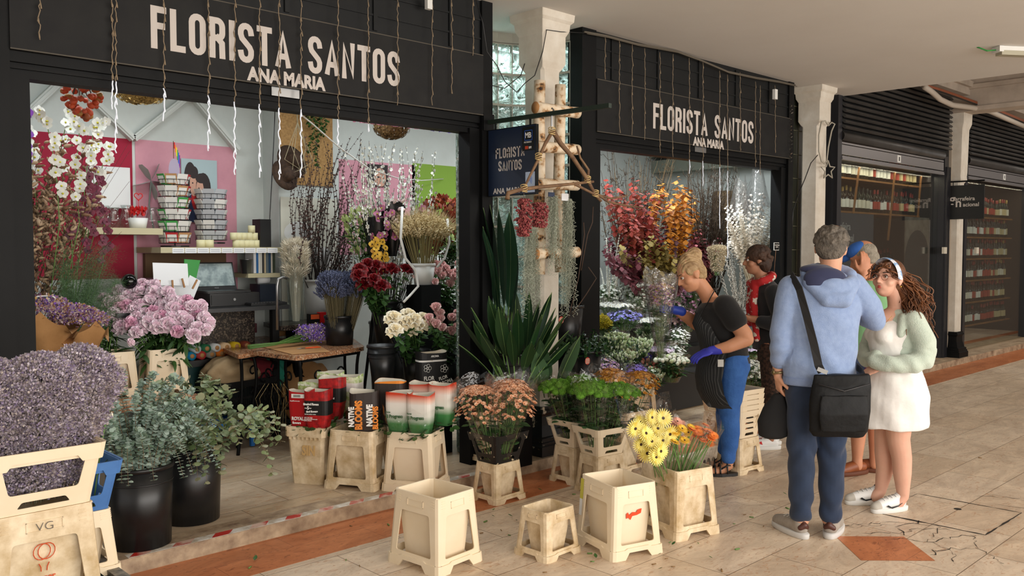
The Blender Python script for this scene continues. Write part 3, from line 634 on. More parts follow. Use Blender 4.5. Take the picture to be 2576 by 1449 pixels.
def bucket_meshes(w,d,H,fl,mt):
    key=('b',w,d,H,fl,mt.name)
    if key in _bm: return _bm[key]
    sh=MB();ft=MB();ve=MB(); c=.022
    for k in range(4):
        W,D=(w,d) if k%2==0 else (d,w); a=k*pi/2; ca,sa=math.cos(a),math.sin(a)
        hb=W/2+fl-c; ht=W/2-c; s=H/.38; zt=H
        def fn(x,z,t,off=0): 
            y=-(D/2+fl*(1-z/H))+t-off; return (x*ca-y*sa,x*sa+y*ca,z)
        def hw(z): return ht+(hb-ht)*(1-z/H)
        outer=[(-hb,0),(-hb*.60,0),(-hb*.42,.035*s),(hb*.42,.035*s),(hb*.60,0),(hb,0),(ht,zt),(-ht,zt)]
        z0,z1=.075*s,.285*s; win=rrect(-hw(z0)*.80,hw(z0)*.80,-hw(z1)*.70,hw(z1)*.70,z0,z1,.014*s)
        panel3(sh,outer,[win],fn,.006)
        bd=.05*s; panel3(ft,[(-hb-.004,0),(-hb*.60,0),(-hb*.42,.035*s),(hb*.42,.035*s),(hb*.60,0),(hb+.004,0),(hw(bd)+.004,bd),(hw(bd)*.62,bd),(hw(bd)*.5,.058*s),(-hw(bd)*.5,.058*s),(-hw(bd)*.62,bd),(-hw(bd)-.004,bd)],[],lambda x,z,t:fn(x,z,t,.007),.008)
        # raised label frame above the window
        lw=ht*.42; za,zb=.315*s,.350*s
        for q in (((-lw,za),(lw,za+.003)),((-lw,zb-.003),(lw,zb)),((-lw,za),(-lw+.003,zb)),((lw-.003,za),(lw,zb))):
            panel3(sh,[(q[0][0],q[0][1]),(q[1][0],q[0][1]),(q[1][0],q[1][1]),(q[0][0],q[1][1])],[],lambda x,z,t:fn(x,z,t,.003),.004)
        # grip ribs at the corners
        for sx in (-1,1):
            for r_ in range(4):
                z=H-.02*s-.012*r_*s; x=sx*hw(z)*.86; panel3(sh,[(x-.012,z),(x+.012,z),(x+.012,z+.003),(x-.012,z+.003)],[],lambda xx,zz,t:fn(xx,zz,t,.0015),.002)
        # corner strips
        k2=(k+1)%4; W2,D2=(d,w) if k%2==0 else (w,d); a2=k2*pi/2; cb,sb=math.cos(a2),math.sin(a2); hb2=W2/2+fl-c; ht2=W2/2-c
        def fn2(x,z,t,off=0):
            y=-(D2/2+fl*(1-z/H))+t-off; return (x*cb-y*sb,x*sb+y*cb,z)
        def rc(hx,hx2,z,off):
            p=Vector(fn(hx,z,0,off));q=Vector(fn2(-hx2,z,0,off)); m=(p+q)/2; cr=Vector((p.x if abs(p.x)>abs(q.x) else q.x,p.y if abs(p.y)>abs(q.y) else q.y,z)); m=m.lerp(cr,.42); return [p,m,q]
        A=rc(hb,hb2,0,0);B=rc(ht,ht2,H,0); inn=[Vector((x.x*.97,x.y*.97,x.z)) for x in A+B]; V=A+B+inn
        sh.add([tuple(x) for x in V],[(0,1,4,3),(1,2,5,4),(6,9,10,7),(7,10,11,8),(0,6,7,1),(1,7,8,2),(3,4,10,9),(4,5,11,10)])
        A=rc(hb+.004,hb2+.004,0,.007);B=rc(hw(bd)+.004,ht2+(hb2-ht2)*(1-bd/H)+.004,bd,.007); C=[Vector((x.x*.96,x.y*.96,x.z)) for x in B]
        ft.add([tuple(x) for x in A+B+C],[(0,1,4,3),(1,2,5,4),(3,4,7,6),(4,5,8,7)])
    # inner vessel
    e=.012; tp=(w/2-e/2,d/2-e/2); bt=(w/2-.040,d/2-.040); t2=.004
    def ring(hx,hy,z): 
        r=.015; return [(sx*(hx-(r if q else 0)),sy*(hy-(0 if q else r)),z) for sx,sy,q in ((-1,-1,0),(-1,-1,1),(1,-1,1),(1,-1,0),(1,1,0),(1,1,1),(-1,1,1),(-1,1,0))]
    rings=[ring(w/2+.001,d/2+.001,H-.004),ring(w/2,d/2,H+.001),ring(tp[0]-.002,tp[1]-.002,H+.001),ring(bt[0],bt[1],.020),ring(bt[0]+t2,bt[1]+t2,.014),ring(tp[0]-.0005,tp[1]-.0005,H-.006)]
    v=[p for r_ in rings for p in r_]; f=[]
    for i in range(len(rings)-1):
        if i==3: continue
        for j in range(8): f.append((i*8+j,i*8+(j+1)%8,(i+1)*8+(j+1)%8,(i+1)*8+j))
    f.append(tuple(3*8+j for j in range(8))); f.append(tuple(4*8+7-j for j in range(8))); ve.add(v,f)
    r=(sh.mesh('skirt',mt,False),ft.mesh('foot_band',mt,False),ve.mesh('inner_vessel',mt,False)); _bm[key]=r; return r
def bucket(label,x,y,z,rz,w=.27,d=.32,H=.38,fl=.026,mt=None,name='flower_bucket',cat='bucket',group=None):
    t=thing(name,label,cat,(x,y,z),rz,group)
    for n,me in zip(('skirt','foot_band','inner_vessel'),bucket_meshes(w,d,H,fl,mt or M_cream)):
        o=bpy.data.objects.new(n,me); COL.objects.link(o); o.parent=t
    return t
def collar(label,x,y,z,rz,w=.2,d=.2,H=.20,fl=.035,mt=None,group=None,name='bucket_collar'):
    mt=mt or M_cream; key=('c',w,d,H,fl,mt.name)
    if key not in _bm:
        sh=MB();bd=MB(); c=.02
        for k in range(4):
            W,D=(w,d) if k%2==0 else (d,w); a=k*pi/2; ca,sa=math.cos(a),math.sin(a)
            def hw(z): return W/2-c+fl*z/H
            def fn(x,z,t,off=0): 
                y=-(D/2+fl*z/H)+t-off; return (x*ca-y*sa,x*sa+y*ca,z)
            outer=[(-hw(0),0),(hw(0),0),(hw(H),H),(-hw(H),H)]; z0,z1=.065*H/.2,.158*H/.2
            holes=[rrect(-hw(z0)*.74,hw(z0)*.74,-hw(z1)*.80,hw(z1)*.80,z0,z1,.012),rrect(-hw(.02)*.6,hw(.02)*.6,-hw(.04)*.48,hw(.04)*.48,.018*H/.2,.038*H/.2,.006)]
            panel3(sh,outer,holes,fn,.005)
            za=.160*H/.2; panel3(bd,[(-hw(za)-.006,za-.012),(-hw(za)*.72,za-.012),(-hw(za)*.62,za+.010),(hw(za)*.62,za+.010),(hw(za)*.72,za-.012),(hw(za)+.006,za-.012),(hw(H)+.006,H+.003),(-hw(H)-.006,H+.003)],[],lambda x,z,t:fn(x,z,t,.010),.009)
            k2=(k+1)%4; W2,D2=(d,w) if k%2==0 else (w,d); a2=k2*pi/2; cb,sb=math.cos(a2),math.sin(a2)
            def hw2(z): return W2/2-c+fl*z/H
            def fn2(x,z,t,off=0):
                y=-(D2/2+fl*z/H)+t-off; return (x*cb-y*sb,x*sb+y*cb,z)
            def rc(ex,z,off):
                p=Vector(fn(hw(z)+ex,z,0,off));q=Vector(fn2(-hw2(z)-ex,z,0,off)); m=(p+q)/2; cr=Vector((p.x if abs(p.x)>abs(q.x) else q.x,p.y if abs(p.y)>abs(q.y) else q.y,z)); return [p,m.lerp(cr,.42),q]
            for tgt,ex,z0_,z1_,off in ((sh,0,0,H,0),(bd,.006,za-.012,H+.003,.010)):
                A=rc(ex,z0_,off);B=rc(ex,z1_,off); inn=[Vector((x.x*.965,x.y*.965,x.z)) for x in A+B]; V=A+B+inn
                tgt.add([tuple(x) for x in V],[(0,1,4,3),(1,2,5,4),(6,9,10,7),(7,10,11,8),(0,6,7,1),(1,7,8,2),(3,4,10,9),(4,5,11,10)])
        _bm[key]=(sh.mesh('collar_wall',mt,False),bd.mesh('rim_band',mt,False))
    t=thing(name,label,'bucket collar',(x,y,z),rz,group)
    for n,me in zip(('collar_wall','rim_band'),_bm[key]):
        o=bpy.data.objects.new(n,me); COL.objects.link(o); o.parent=t
    return t
def front_place(pl,pr,z,d,fl):  # bucket pose from the two near bottom corners
    a=G(pl[0],pl[1],z);c=G(pr[0],pr[1],z); u=(c-a); w=u.length-2*fl; rz=math.atan2(u.y,u.x); n=Vector((-math.sin(rz),math.cos(rz),0)); m=(a+c)/2+n*(d/2+fl); return m.x,m.y,rz,w
def wrap_cone(b,c,z0,z1,r0,r1,n=26,jag=.03,seed=0,lean=(0,0),sq=1.,mid=None,zp=.5):
    rr=random.Random(seed); v=[];rows=6
    ph=rr.random()*6
    for i in range(rows+1):
        t=i/rows; r=r0+(r1-r0)*(t**.9)
        for j in range(n):
            a=2*pi*j/n; w=r*(1+.05*math.sin(7*a+ph+3*t)+.03*math.sin(13*a+ph*2-4*t)); z=z0+(z1-z0)*t+(rr.uniform(-jag,jag)+jag*math.sin(3*a+ph) if i==rows else 0)
            v.append((c[0]+lean[0]*t+w*math.cos(a),c[1]+lean[1]*t+w*math.sin(a)*sq,z))
    f=[(i*n+j,i*n+(j+1)%n,(i+1)*n+(j+1)%n,(i+1)*n+j) for i in range(rows) for j in range(n)]
    b.add(v,f)
def bunch(name,label,cat,c,z0,zt,r0,rt,bloomT,bm,nb,seed,bs=(.8,1.2),leaf=LEAF_LONG,nleaf=120,lm=None,wrap=M_film,dome=.06,group=None,ns=26,wz=None,wr=None,lean=(0,0),bunchjit=.02,side=.0,stemmat=None,wlow=None,vol=None):
    rr=random.Random(seed); t=thing(name,label,cat,(c[0],c[1],z0),0,group); H=zt-z0
    st=MB();lf=MB();bl=MB(); ms=[]
    for i in range(nb):
        q=math.sqrt((i+.5)/nb); a=i*2.39996; r=rt*q
        z=H-dome*(q*q)-rr.random()*bunchjit-(side*rr.random() if q>.75 else 0)
        if vol is not None and i%3:
            tt=vol+(1-vol)*rr.random()**.8; r=(r0+(rt-r0)*tt)*(1.0-.15*rr.random()**2); z=H*tt-dome*(r/rt)**2; p=Vector((lean[0]*tt+r*math.cos(a),lean[1]*tt+r*math.sin(a),z))
        else: p=Vector((lean[0]+r*math.cos(a),lean[1]+r*math.sin(a),z))
        d=Vector((math.cos(a)*q*.9,math.sin(a)*q*.9,1.0+rr.uniform(-.2,.2)))+Vector((rr.uniform(-.3,.3),rr.uniform(-.3,.3),0))
        ms.append(TR(p,d,rr.random()*6,rr.uniform(*bs)))
    bl.stamp(bloomT,ms); o=bl.build('blooms',bm,t,True)
    if nb>12: o['kind']='stuff'
    for i in range(ns):
        q=math.sqrt((i+.5)/ns); a=i*2.39996+.4
        b0=Vector((r0*.8*q*math.cos(a),r0*.8*q*math.sin(a),0)); b1=Vector((lean[0]+rt*.9*q*math.cos(a),lean[1]+rt*.9*q*math.sin(a),H-.02-dome*q*q)); pts=curve_pts(b0,b1,(0,0,0),3); st.tube(pts,.0022,4,cap=False)
        if leaf: leaves_on(lf,pts,leaf,max(1,nleaf//ns),rr,.2,.95,.6)
    st.build('stems',stemmat or M_stem,t,True)
    if leaf: 
        o=lf.build('leaves',lm or M_gleaf,t,True)
    if wrap:
        w=MB(); wrap_cone(w,(0,0),-.0+(wlow or 0),wz or (H+.03),r0*1.05,wr or rt*1.08,seed=seed,lean=lean); w.build('wrap',wrap,t,True)
    return t
G_SP='square cream flower buckets'
bucket('large empty cream bucket standing nearest the camera beside the smallest one',2.818,3.498,0,.10,.27,.32)
bucket('smallest empty cream bucket, alone on the floor between two large empty ones',3.33,3.18,0,.027,.225,.19,.25,.024,M_creamd)
bC=bucket('empty cream bucket with an orange sticker remnant and a yellow label at its corner',3.664,2.971,0,-.279,.27,.32)
bD=bucket('grimy cream bucket holding the yellow and orange gerberas',4.152,2.935,0,-.242,.27,.32,mt=M_creamd)
M_orst=mat('orange_sticker','D9481E',.6); M_yst=mat('yellow_label','C9C04A',.6); M_wst=mat('white_label','E8E8E4',.6)
def patch(parent,name,m,k,pts,w,d,H,fl,off=.002,inner=False):
    a=k*pi/2; ca,sa=math.cos(a),math.sin(a); D=d if k%2==0 else w
    v=[]
    for x,z in pts:
        y=-(D/2+fl*(1-z/H))-off
        if inner: y=-(D/2-.0+(-.040)*(1-z/H))-.003
        v.append((x*ca-y*sa,x*sa+y*ca,z))
    b=MB(); b.add(v,[tuple(range(len(v)))]); return b.build(name,m,parent)
patch(bC,'orange_sticker_remnant',M_orst,0,[(-.05,.225),(-.048,.20),(-.035,.205),(-.02,.19),(-.01,.21),(.02,.212),(.045,.22),(.048,.245),(.02,.24),(.015,.228),(-.01,.232),(-.03,.218),(-.04,.235)],.27,.32,.38,.026,inner=True)
patch(bC,'yellow_label',M_yst,3,[(-.155,.25),(-.125,.25),(-.125,.36),(-.155,.36)],.27,.32,.38,.026)
patch(bC,'white_label',M_wst,3,[(-.155,.16),(-.128,.16),(-.128,.25),(-.155,.25)],.27,.32,.38,.026,off=.0025)
D_ger=daisyT(.054,24,.18,.17,lay=2); D_mum=daisyT(.017,11,.35,.3,lay=2); D_mini=daisyT(.013,8,.5,.35)
def ger_mesh(n,mp,mc,T_=D_ger): b=MB(); b.stamp(T_,[np.eye(4)]); return b.mesh(n,[mp,mc],True)
GY=ger_mesh('yellow_gerbera_bloom',mat('lemon_petal','F0DC66',.6,island=['F7EA90','E6CC45']),M_brownc); GO=ger_mesh('orange_gerbera_bloom',M_org,mat('orange_centre','C45A14',.8)); GG=ger_mesh('golden_gerbera_bloom',mat('golden_yellow_petal','E7B52A',.6,island=['F3CC4E','D99A18']),M_brownc); GP=ger_mesh('pink_gerbera_bloom',mat('salmon_petal','EDA48C',.6,island=['F4BBA6','E08A72']),M_brownc)
rr=random.Random(5)
def gers(pts,me,lab,grp,dp,face,s=1.):
    for i,(x,y) in enumerate(pts):
        tip=PD(x,y,dp+rr.uniform(-.06,.06)); base=Vector((4.152+rr.uniform(-.06,.06),2.935+rr.uniform(-.09,.09),.05))
        f=Vector(face)+Vector((rr.uniform(-.35,.35),rr.uniform(-.35,.35),rr.uniform(-.3,.3)))
        single_flower('gerbera',lab,'flower',grp,base,tip,me,s*rr.uniform(.9,1.1),nl=0,seed=i,stem_r=.0032,dirn=f)
gers([(1612,1062),(1640,1050),(1668,1052),(1598,1078),(1625,1090),(1655,1078),(1640,1110),(1612,1118),(1668,1108),(1628,1140),(1662,1135),(1685,1092),(1650,1150)],GY,'lemon yellow gerbera with a dark centre leaning left out of the grimy bucket','lemon yellow gerberas in the grimy bucket',4.86,(-.6,-.9,.15),1.0)
gers([(1700,1085),(1716,1078),(1732,1088),(1708,1100),(1722,1108),(1738,1075),(1698,1112)],GG,'golden yellow gerbera between the lemon and the orange ones','golden yellow gerberas in the grimy bucket',4.92,(-.2,-.5,.9),.62)
gers([(1742,1082),(1755,1078),(1768,1080),(1780,1084),(1790,1090),(1748,1095),(1762,1094),(1776,1098),(1788,1103),(1796,1096),(1770,1108),(1784,1115),(1757,1088),(1775,1070)],GO,'small bright orange gerbera at the right of the grimy bucket','bright orange gerberas in the grimy bucket',4.98,(0,-.4,1),.62)
gers([(1695,1066),(1704,1060),(1712,1067),(1690,1072)],GP,'pale salmon gerbera behind the golden ones in the grimy bucket','pale salmon gerberas in the grimy bucket',5.05,(-.3,-.5,.8),.6)
def sleeve(label,c,z0,z1,r0,r1,seed,lean=(0,0),m=None):
    t=MB(); wrap_cone(t,(0,0),0,z1-z0,r0,r1,seed=seed,lean=lean,jag=.04); return tag(t.build('cellophane_sleeve',m or M_film,None,True,loc=(c[0],c[1],z0)),label,'cellophane')
sleeve('open clear cellophane sleeve around the lemon yellow gerberas',(4.12,2.97),.12,.74,.07,.17,3,(-.15,.06))
sleeve('clear cellophane sleeve around the orange gerberas',(4.20,2.91),.12,.64,.08,.17,8,(.03,-.03))
def combo(bx,by,rz,lab_b,lab_c,mcol,w=.225,d=.19,H=.25,Hc=.185,flc=.04):
    bucket(lab_b,bx,by,0,rz,w,d,H,.024,M_creamd)
    collar(lab_c,bx,by,H+.002,rz,w-.01,d-.01,Hc,flc,mcol)
combo(3.83,4.10,.03,'small cream bucket under the peach chrysanthemums','worn black collar with chipped rim holding the peach chrysanthemums',M_blkcol)
combo(4.53,4.065,.01,'small cream bucket under the left green chrysanthemums, beside the column base','cream collar around the left green chrysanthemums',M_cream)
combo(4.466,3.766,-.13,'small cream bucket under the front green chrysanthemums','cream collar around the front green chrysanthemums',M_cream,.235,.195)
combo(5.02,4.02,-.05,'small cream bucket behind the front green chrysanthemums, under the golden ones','cream collar around the golden chrysanthemums',M_creamd)
M_peachb=mat('peach_flower','DFA27A',.65,island=['EDC6A6','C97F50','E8B593','D99266']); M_goldb=mat('gold_flower','D08A22',.65,island=['E9AC3C','B0661A','DB9A2A'])
pomp=MB(); pomp.sph((0,0,0),.026,9,6,0,sc=(1,1,.55))
for i in range(70):
    t_=(i+.5)/70; d=sphd(i*2.39996,pi/2-math.acos(1-1.25*t_)); pomp.stamp(leafT(.016,.007,1,fold=0,curl=.1),[TR((d.x*.020,d.y*.020,d.z*.011),d,0,1)])
POMP=pomp.tmpl()
small=daisyT(.016,9,.45,.3)
LMUM=leafT(.07,.035,3,.3,.2)
M_mleaf=mat('mum_leaf','33502A',.55,island=['48683A','24401D'])
grp='peach chrysanthemum bunches in the black collar'
k=0
for dx,dy,ln in ((-.07,.02,(-.09,.03)),(.07,.03,(.10,.02)),(.0,-.06,(.0,-.09))):
    bunch('chrysanthemum_bunch',['peach chrysanthemum bunch, left one in the worn black collar','peach chrysanthemum bunch, right one in the worn black collar','peach chrysanthemum bunch at the front of the worn black collar'][k],'flower bunch',(3.83+dx*.7,4.10+dy*.7),.26,.745+.01*k,.045,.15,small,[M_peachb,mat('rust_centre','A65A26',.8)],300,20+k,(.8,1.25),LMUM,80,M_mleaf,M_film,.05,grp,16,lean=ln,side=.16,wr=.17); k+=1
k=0
for cx,cy,ln in ((4.50,4.08,(-.10,.03)),(4.56,4.05,(.03,.02)),(4.43,3.80,(-.05,-.02)),(4.50,3.74,(.09,-.03)),(4.48,3.82,(.04,.10))):
    bunch('chrysanthemum_bunch',['green pompon chrysanthemum bunch, leftmost, above the column base','green pompon chrysanthemum bunch, right one in the left cream collar','green pompon chrysanthemum bunch, left one in the front cream collar','green pompon chrysanthemum bunch, right one in the front cream collar','green pompon chrysanthemum bunch, back one in the front cream collar'][k],'flower bunch',(cx,cy),.26,.70+.012*(k%3),.04,.125,POMP,M_lime2,42,40+k,(.8,1.15),leafT(.085,.05,3,.3,.2),110,M_mleaf,M_film,.03,None,14,lean=ln,wr=.145,side=.03); k+=1
for k,(cx,cy,ln) in enumerate(((5.0,4.02,(-.10,.02)),(5.05,4.0,(.10,-.02)),(5.03,4.05,(.02,.12)))):
    bunch('chrysanthemum_bunch',['golden orange chrysanthemum bunch beside the green ones','golden orange chrysanthemum bunch at the right, nearest the florist','golden orange chrysanthemum bunch at the back'][k],'flower bunch',(cx,cy),.27,.70+.01*k,.04,.15,small,[M_goldb,mat('rust_centre','A65A26',.8)],280,60+k,(.8,1.3),LMUM,70,M_mleaf,M_film,.05,None,12,lean=ln,side=.12,wr=.17)
bucket('small cream bucket carrying a tall stack of nested collars beside the florist',5.60,3.41,0,-.13,.225,.19,.25,.024,M_creamd)
for k in range(5):
    collar('cream bucket collar in the stack beside the florist, '+['lowest','second from the bottom','middle one','second from the top','topmost'][k],5.60,3.41,.252+.0375*k,-.13,.205,.17,.2,.028,M_cream)
bucket('cream bucket behind the stacked collars, holding white daisies',6.35,4.05,0,-.1,.225,.19,.25,.024,M_creamd)
collar('cream collar around the white daisies behind the stack',6.35,4.05,.252,-.1,.215,.18,.2,.035,M_cream)
bucket('tall cream bucket with white peony buds behind the golden chrysanthemums',5.86,4.62,0.082,-.1,.30,.27,.42,.03,M_creamd)
x,y,rz,w=front_place((735,1215.6),(808,1221),.08,.25,-.02); ROW1=(x,y,rz)
t=thing('flower_bucket','plain tapered cream bucket with faint lettering, leftmost of three','bucket',(x,y,.08),rz)
b=MB(); 
def sqr(hx,hy,z,r=.02): return [(sx*(hx-(r if q else 0)),sy*(hy-(0 if q else r)),z) for sx,sy,q in ((-1,-1,0),(-1,-1,1),(1,-1,1),(1,-1,0),(1,1,0),(1,1,1),(-1,1,1),(-1,1,0))]
def sqloft(b,rings,cap0=True,cap1=False,mi=0):
    n=len(rings[0]); v=[p for r_ in rings for p in r_]; f=[(i*n+j,i*n+(j+1)%n,(i+1)*n+(j+1)%n,(i+1)*n+j) for i in range(len(rings)-1) for j in range(n)]
    if cap0: f.append(tuple(range(n-1,-1,-1)))
    if cap1: f.append(tuple((len(rings)-1)*n+j for j in range(n)))
    b.add(v,f,mi)
hx=.13; sqloft(b,[sqr(hx-.02,hx-.03,0),sqr(hx,hx-.01,.315),sqr(hx-.006,hx-.016,.315),sqr(hx-.03,hx-.04,.02)][:2]+[sqr(hx,hx-.01,.38),sqr(hx-.008,hx-.018,.38),sqr(hx-.03,hx-.04,.02)]); b.build('bucket_wall',M_creamd,t)
b=MB(); sqloft(b,[sqr(hx+.012,hx+.002,.315),sqr(hx+.014,hx+.004,.375),sqr(hx+.002,hx-.008,.378)],False)
for q in range(8): b.box(-.11+q*.03,-.10+q*.03,-hx-.001,-hx+.02,.298,.316)
b.build('rim_band',M_creamd,t)
text_mesh('faded_lettering','SIN',.085,Matrix.Translation((-.02,-hx+.0045-.002,.20))@Matrix.Rotation(pi/2-.06,4,'X'),mat('faded_tan_print','C7A36B',.7),t,bold=.004,xs=.75)
x,y,rz,w=front_place((805.5,1227),(950,1240),.08,.25,.026); ROW2=(x,y,rz); bucket('large cream bucket, middle of the row of three on the step',x,y,.08,rz,.30,.25,.375,.026,M_creamd)
x,y,rz,w=front_place((951,1234),(1098,1247),.08,.25,.026); ROW3=(x,y,rz); bucket('large cream bucket, right end of the row of three under the tricolour sleeves',x,y,.08,rz,.30,.25,.375,.026,M_cream)
def psleeve(label,x,y,z,rz,w,d,H,bands,texts=(),top=1.12,mats=None,foliage=True,seed=0,film=False,cat='flower sleeve',bar=None):
    t=thing('printed_flower_sleeve',label,cat,(x,y,z),rz); rr=random.Random(seed); k_=.66 if H<.43 else 1.; H=H*k_
    def cs(s,zz,n=24):
        pts=[]
        for j in range(n):
            a=2*pi*j/n; c_,s_=math.cos(a),math.sin(a); e=.45
            pts.append((s*w/2*abs(c_)**e*(1 if c_>=0 else -1),s*d/2*abs(s_)**e*(1 if s_>=0 else -1),zz+ (.008*math.sin(2*a+seed) if zz>H*.97 else 0)))
        return pts
    b=MB(); n=24
    for i,(z0,z1,mi) in enumerate(bands):
        k=3
        for q in range(k):
            a0=z0+(z1-z0)*q/k; a1=z0+(z1-z0)*(q+1)/k
            s0=.72+.28*min(1,a0/.45); s1=.72+.28*min(1,a1/.45)
            A=cs(s0,a0*H);B=cs(s1,a1*H); b.add(A+B,[(j,(j+1)%n,n+(j+1)%n,n+j) for j in range(n)],mi)
    b.build('paper_sleeve',mats,t)
    b=MB(); A=cs(.99,H*.999);B=cs(.86,H*.45); b.add(A+B,[(j,n+j,n+(j+1)%n,(j+1)%n) for j in range(n)]); b.add([(p[0]*.99,p[1]*.99,p[2]-H*.04) for p in B],[tuple(range(n))]); b.build('inner_lining',mat('sleeve_lining','D9D4C6',.8),t)
    for tx in texts:
        txt,xx,zz,size,col,bold,xs,rot=tx[:8]; zz*=k_; size*=(.35+.65*k_); sd=tx[8] if len(tx)>8 else 0
        if sd==0: Mx=Matrix.Translation((xx,-d/2-.003,zz))@Matrix.Rotation(pi/2,4,'X')@Matrix.Rotation(rot,4,'Z')
        else: Mx=Matrix.Rotation(pi/2*sd,4,'Z')@Matrix.Translation((xx,-w/2-.003,zz))@Matrix.Rotation(pi/2,4,'X')@Matrix.Rotation(rot,4,'Z')
        text_mesh('printed_text',txt,size,Mx,col,t,bold=bold,xs=xs)
    if bar:
        b=MB(); b.box(bar[0]-.045,bar[0]+.045,-d/2-.0045,-d/2-.003,bar[1]*k_,bar[1]*k_+.026); b.build('barcode_label',M_wp,t); b=MB()
        for q in range(16): b.box(bar[0]-.032+q*.0032,bar[0]-.032+q*.0032+.0008+.0008*(q%3),-d/2-.005,-d/2-.0045,bar[1]*k_+.005,bar[1]*k_+.021)
        b.build('barcode',M_bk,t)
    if foliage:
        b=MB(); lv=leafT(.06,.04,3,.3,.2); b.stamp(lv,[TR((w*.42*math.cos(a),d*.42*math.sin(a),rr.uniform(-.02,.03)),(math.cos(a)*.8,math.sin(a)*.8,rr.uniform(-.6,.5)),rr.random(),rr.uniform(.7,1.1)) for a in [rr.random()*6.28 for _ in range(26)]]); b.build('leaves',M_gleaf,t,True)
    if film:
        b=MB(); wrap_cone(b,(0,0),-.02,H*.62,w*.5,w*.66,seed=seed,jag=.02); b.build('clear_wrap',M_film,t,True)
    return t
M_rr=mat('royal_red_paper','B40F18',.5); M_rr2=mat('red_rose_pattern_paper','C61618',.55,var='7E0C10',vs=24,vd=.4); M_bk=mat('black_print','131212',.55); M_wp=mat('white_print','EFEDE8',.6); M_gp=mat('pale_green_paper','A9C26E',.6,var='E4ECCB',vs=22,vd=.2); M_brn=mat('dark_brown_paper','2E2420',.55); M_orp=mat('orange_print','E98A2A',.6)
M_gr1=mat('red_orange_band','D0401F',.55); M_gr2=mat('pale_red_band','E9A58E',.55); M_gr3=mat('white_band','ECE8E0',.55); M_gr4=mat('pale_green_band','A9C5A0',.55); M_gr5=mat('green_band','2F7A3C',.55)
def gradmat():
    m=mat('red_white_green_paper','FFFFFF',.5); nt=m.node_tree; N=nt.nodes; L=nt.links; tc=N.new('ShaderNodeTexCoord'); sp=N.new('ShaderNodeSeparateXYZ'); L.new(tc.outputs['Object'],sp.inputs[0])
    mr=N.new('ShaderNodeMapRange'); mr.inputs[2].default_value=.325; L.new(sp.outputs[2],mr.inputs[0]); r=N.new('ShaderNodeValToRGB'); e=r.color_ramp.elements
    st=[(0,'2A5F30'),(.22,'3C8044'),(.40,'E2E4DA'),(.62,'EAE4DC'),(.70,'E6B9A6'),(.80,'CC3F1E'),(1,'C8371A')]
    while len(e)<len(st): e.new(.5)
    for i,(p,h) in enumerate(st): e[i].position=p; e[i].color=srgb(h)
    L.new(mr.outputs[0],r.inputs[0]); L.new(r.outputs[0],N['Principled BSDF'].inputs['Base Color']); return m
M_grad=gradmat(); M_tgreen=mat('dark_green_print','1F5A2E',.6); M_tred=mat('red_print','C02A1C',.6)
def off(ROW,dx,dy):
    x,y,rz=ROW; return x+dx*math.cos(rz)-dy*math.sin(rz),y+dx*math.sin(rz)+dy*math.cos(rz)
zt=.08+.375
x,y=off(ROW1,-.055,-.05); psleeve('plain red sleeve with white lettering and a barcode, left end of the sleeves',x,y,zt-.03,ROW1[2]+.05,.155,.12,.40,[(0,1,0)],[('ROYAL',-.045,.115,.040,M_wp,.0014,.85,0),('flowers',-.04,.078,.028,M_wp,.0008,.9,0),('RoyalFlowers.com',-.055,.30,.013,M_wp,.0003,.9,0)],mats=[M_rr],seed=1,bar=(.0,.335))
x,y=off(ROW1,.075,-.07); psleeve('red rose patterned sleeve with black band and white script, front one',x,y,zt-.03,ROW1[2]+.1,.17,.13,.42,[(0,.42,0),(.42,.76,1),(.76,1,0)],[('Standard Flowers',-.078,.278,.024,M_wp,.0012,.78,0),('dard flowers',-.06,.205,.022,M_wp,.001,.9,.04),('the best outdoor colour',-.07,.185,.011,M_wp,.0003,.9,.0),('~S~',-.07,.235,.04,M_wp,.0008,.9,0),('+593 2 361 0661\nwww.standardflowers.com\nQuito, Ecuador',-.075,.15,.012,M_wp,.0003,.9,0)],mats=[M_rr2,M_bk],seed=2)
x,y=off(ROW1,.10,.08); psleeve('red rose patterned sleeve with black band, standing behind the front one',x,y,zt+.03,ROW1[2]+.1,.17,.13,.42,[(0,.42,0),(.42,.76,1),(.76,1,0)],[('Standard Flowers',-.078,.278,.024,M_wp,.0012,.78,0),('hundred',-.01,.21,.02,M_wp,.001,.9,.04)],mats=[M_rr2,M_bk],seed=3)
for k,(dx,dy,dz) in enumerate(((-.07,.12,.0),(.0,.26,.05),(.16,.22,.04))):
    x,y=off(ROW1,dx,dy); psleeve(['pale green and white sleeve, lowest of three behind the red sleeves','pale green and white sleeve, tallest at the back behind the red sleeves','pale green and white sleeve, right one behind the red sleeves'][k],x,y,zt+dz,ROW1[2],.17,.13,.40,[(0,.6,0),(.6,.82,1),(.82,1,0)],[('For Dear Garden',-.07,.372,.018,M_wp,.0005,.9,0)],mats=[M_gp,M_wp],seed=5+k)
x,y=off(ROW2,.05,-.02); psleeve('dark brown sleeve lettered vertically in white and orange',x,y,zt-.03,ROW2[2]+.45,.19,.17,.42,[(0,1,0)],[('BLOOMS',-.016,.06,.078,M_orp,.003,.78,pi/2),('NATIVE',-.066,.09,.06,M_wp,.0025,.8,pi/2),('NATIVE',.05,.09,.066,M_wp,.003,.8,pi/2),('BLOOMS',.085,.06,.06,M_orp,.0025,.8,pi/2)],mats=[M_brn],seed=9,film=True)
x,y=off(ROW2,.17,.12); psleeve('dark sleeve with an orange rim behind the vertically lettered brown one',x,y,zt+.02,ROW2[2]+.2,.20,.14,.42,[(0,.96,0),(.96,1.0,1)],[],mats=[M_brn,M_orp],seed=10)
pro=lambda:[('El Progreso',-.072,.165,.040,M_tgreen,.0010,.78,.03),('Flores',-.072,.215,.018,M_tgreen,.0004,.9,0)]
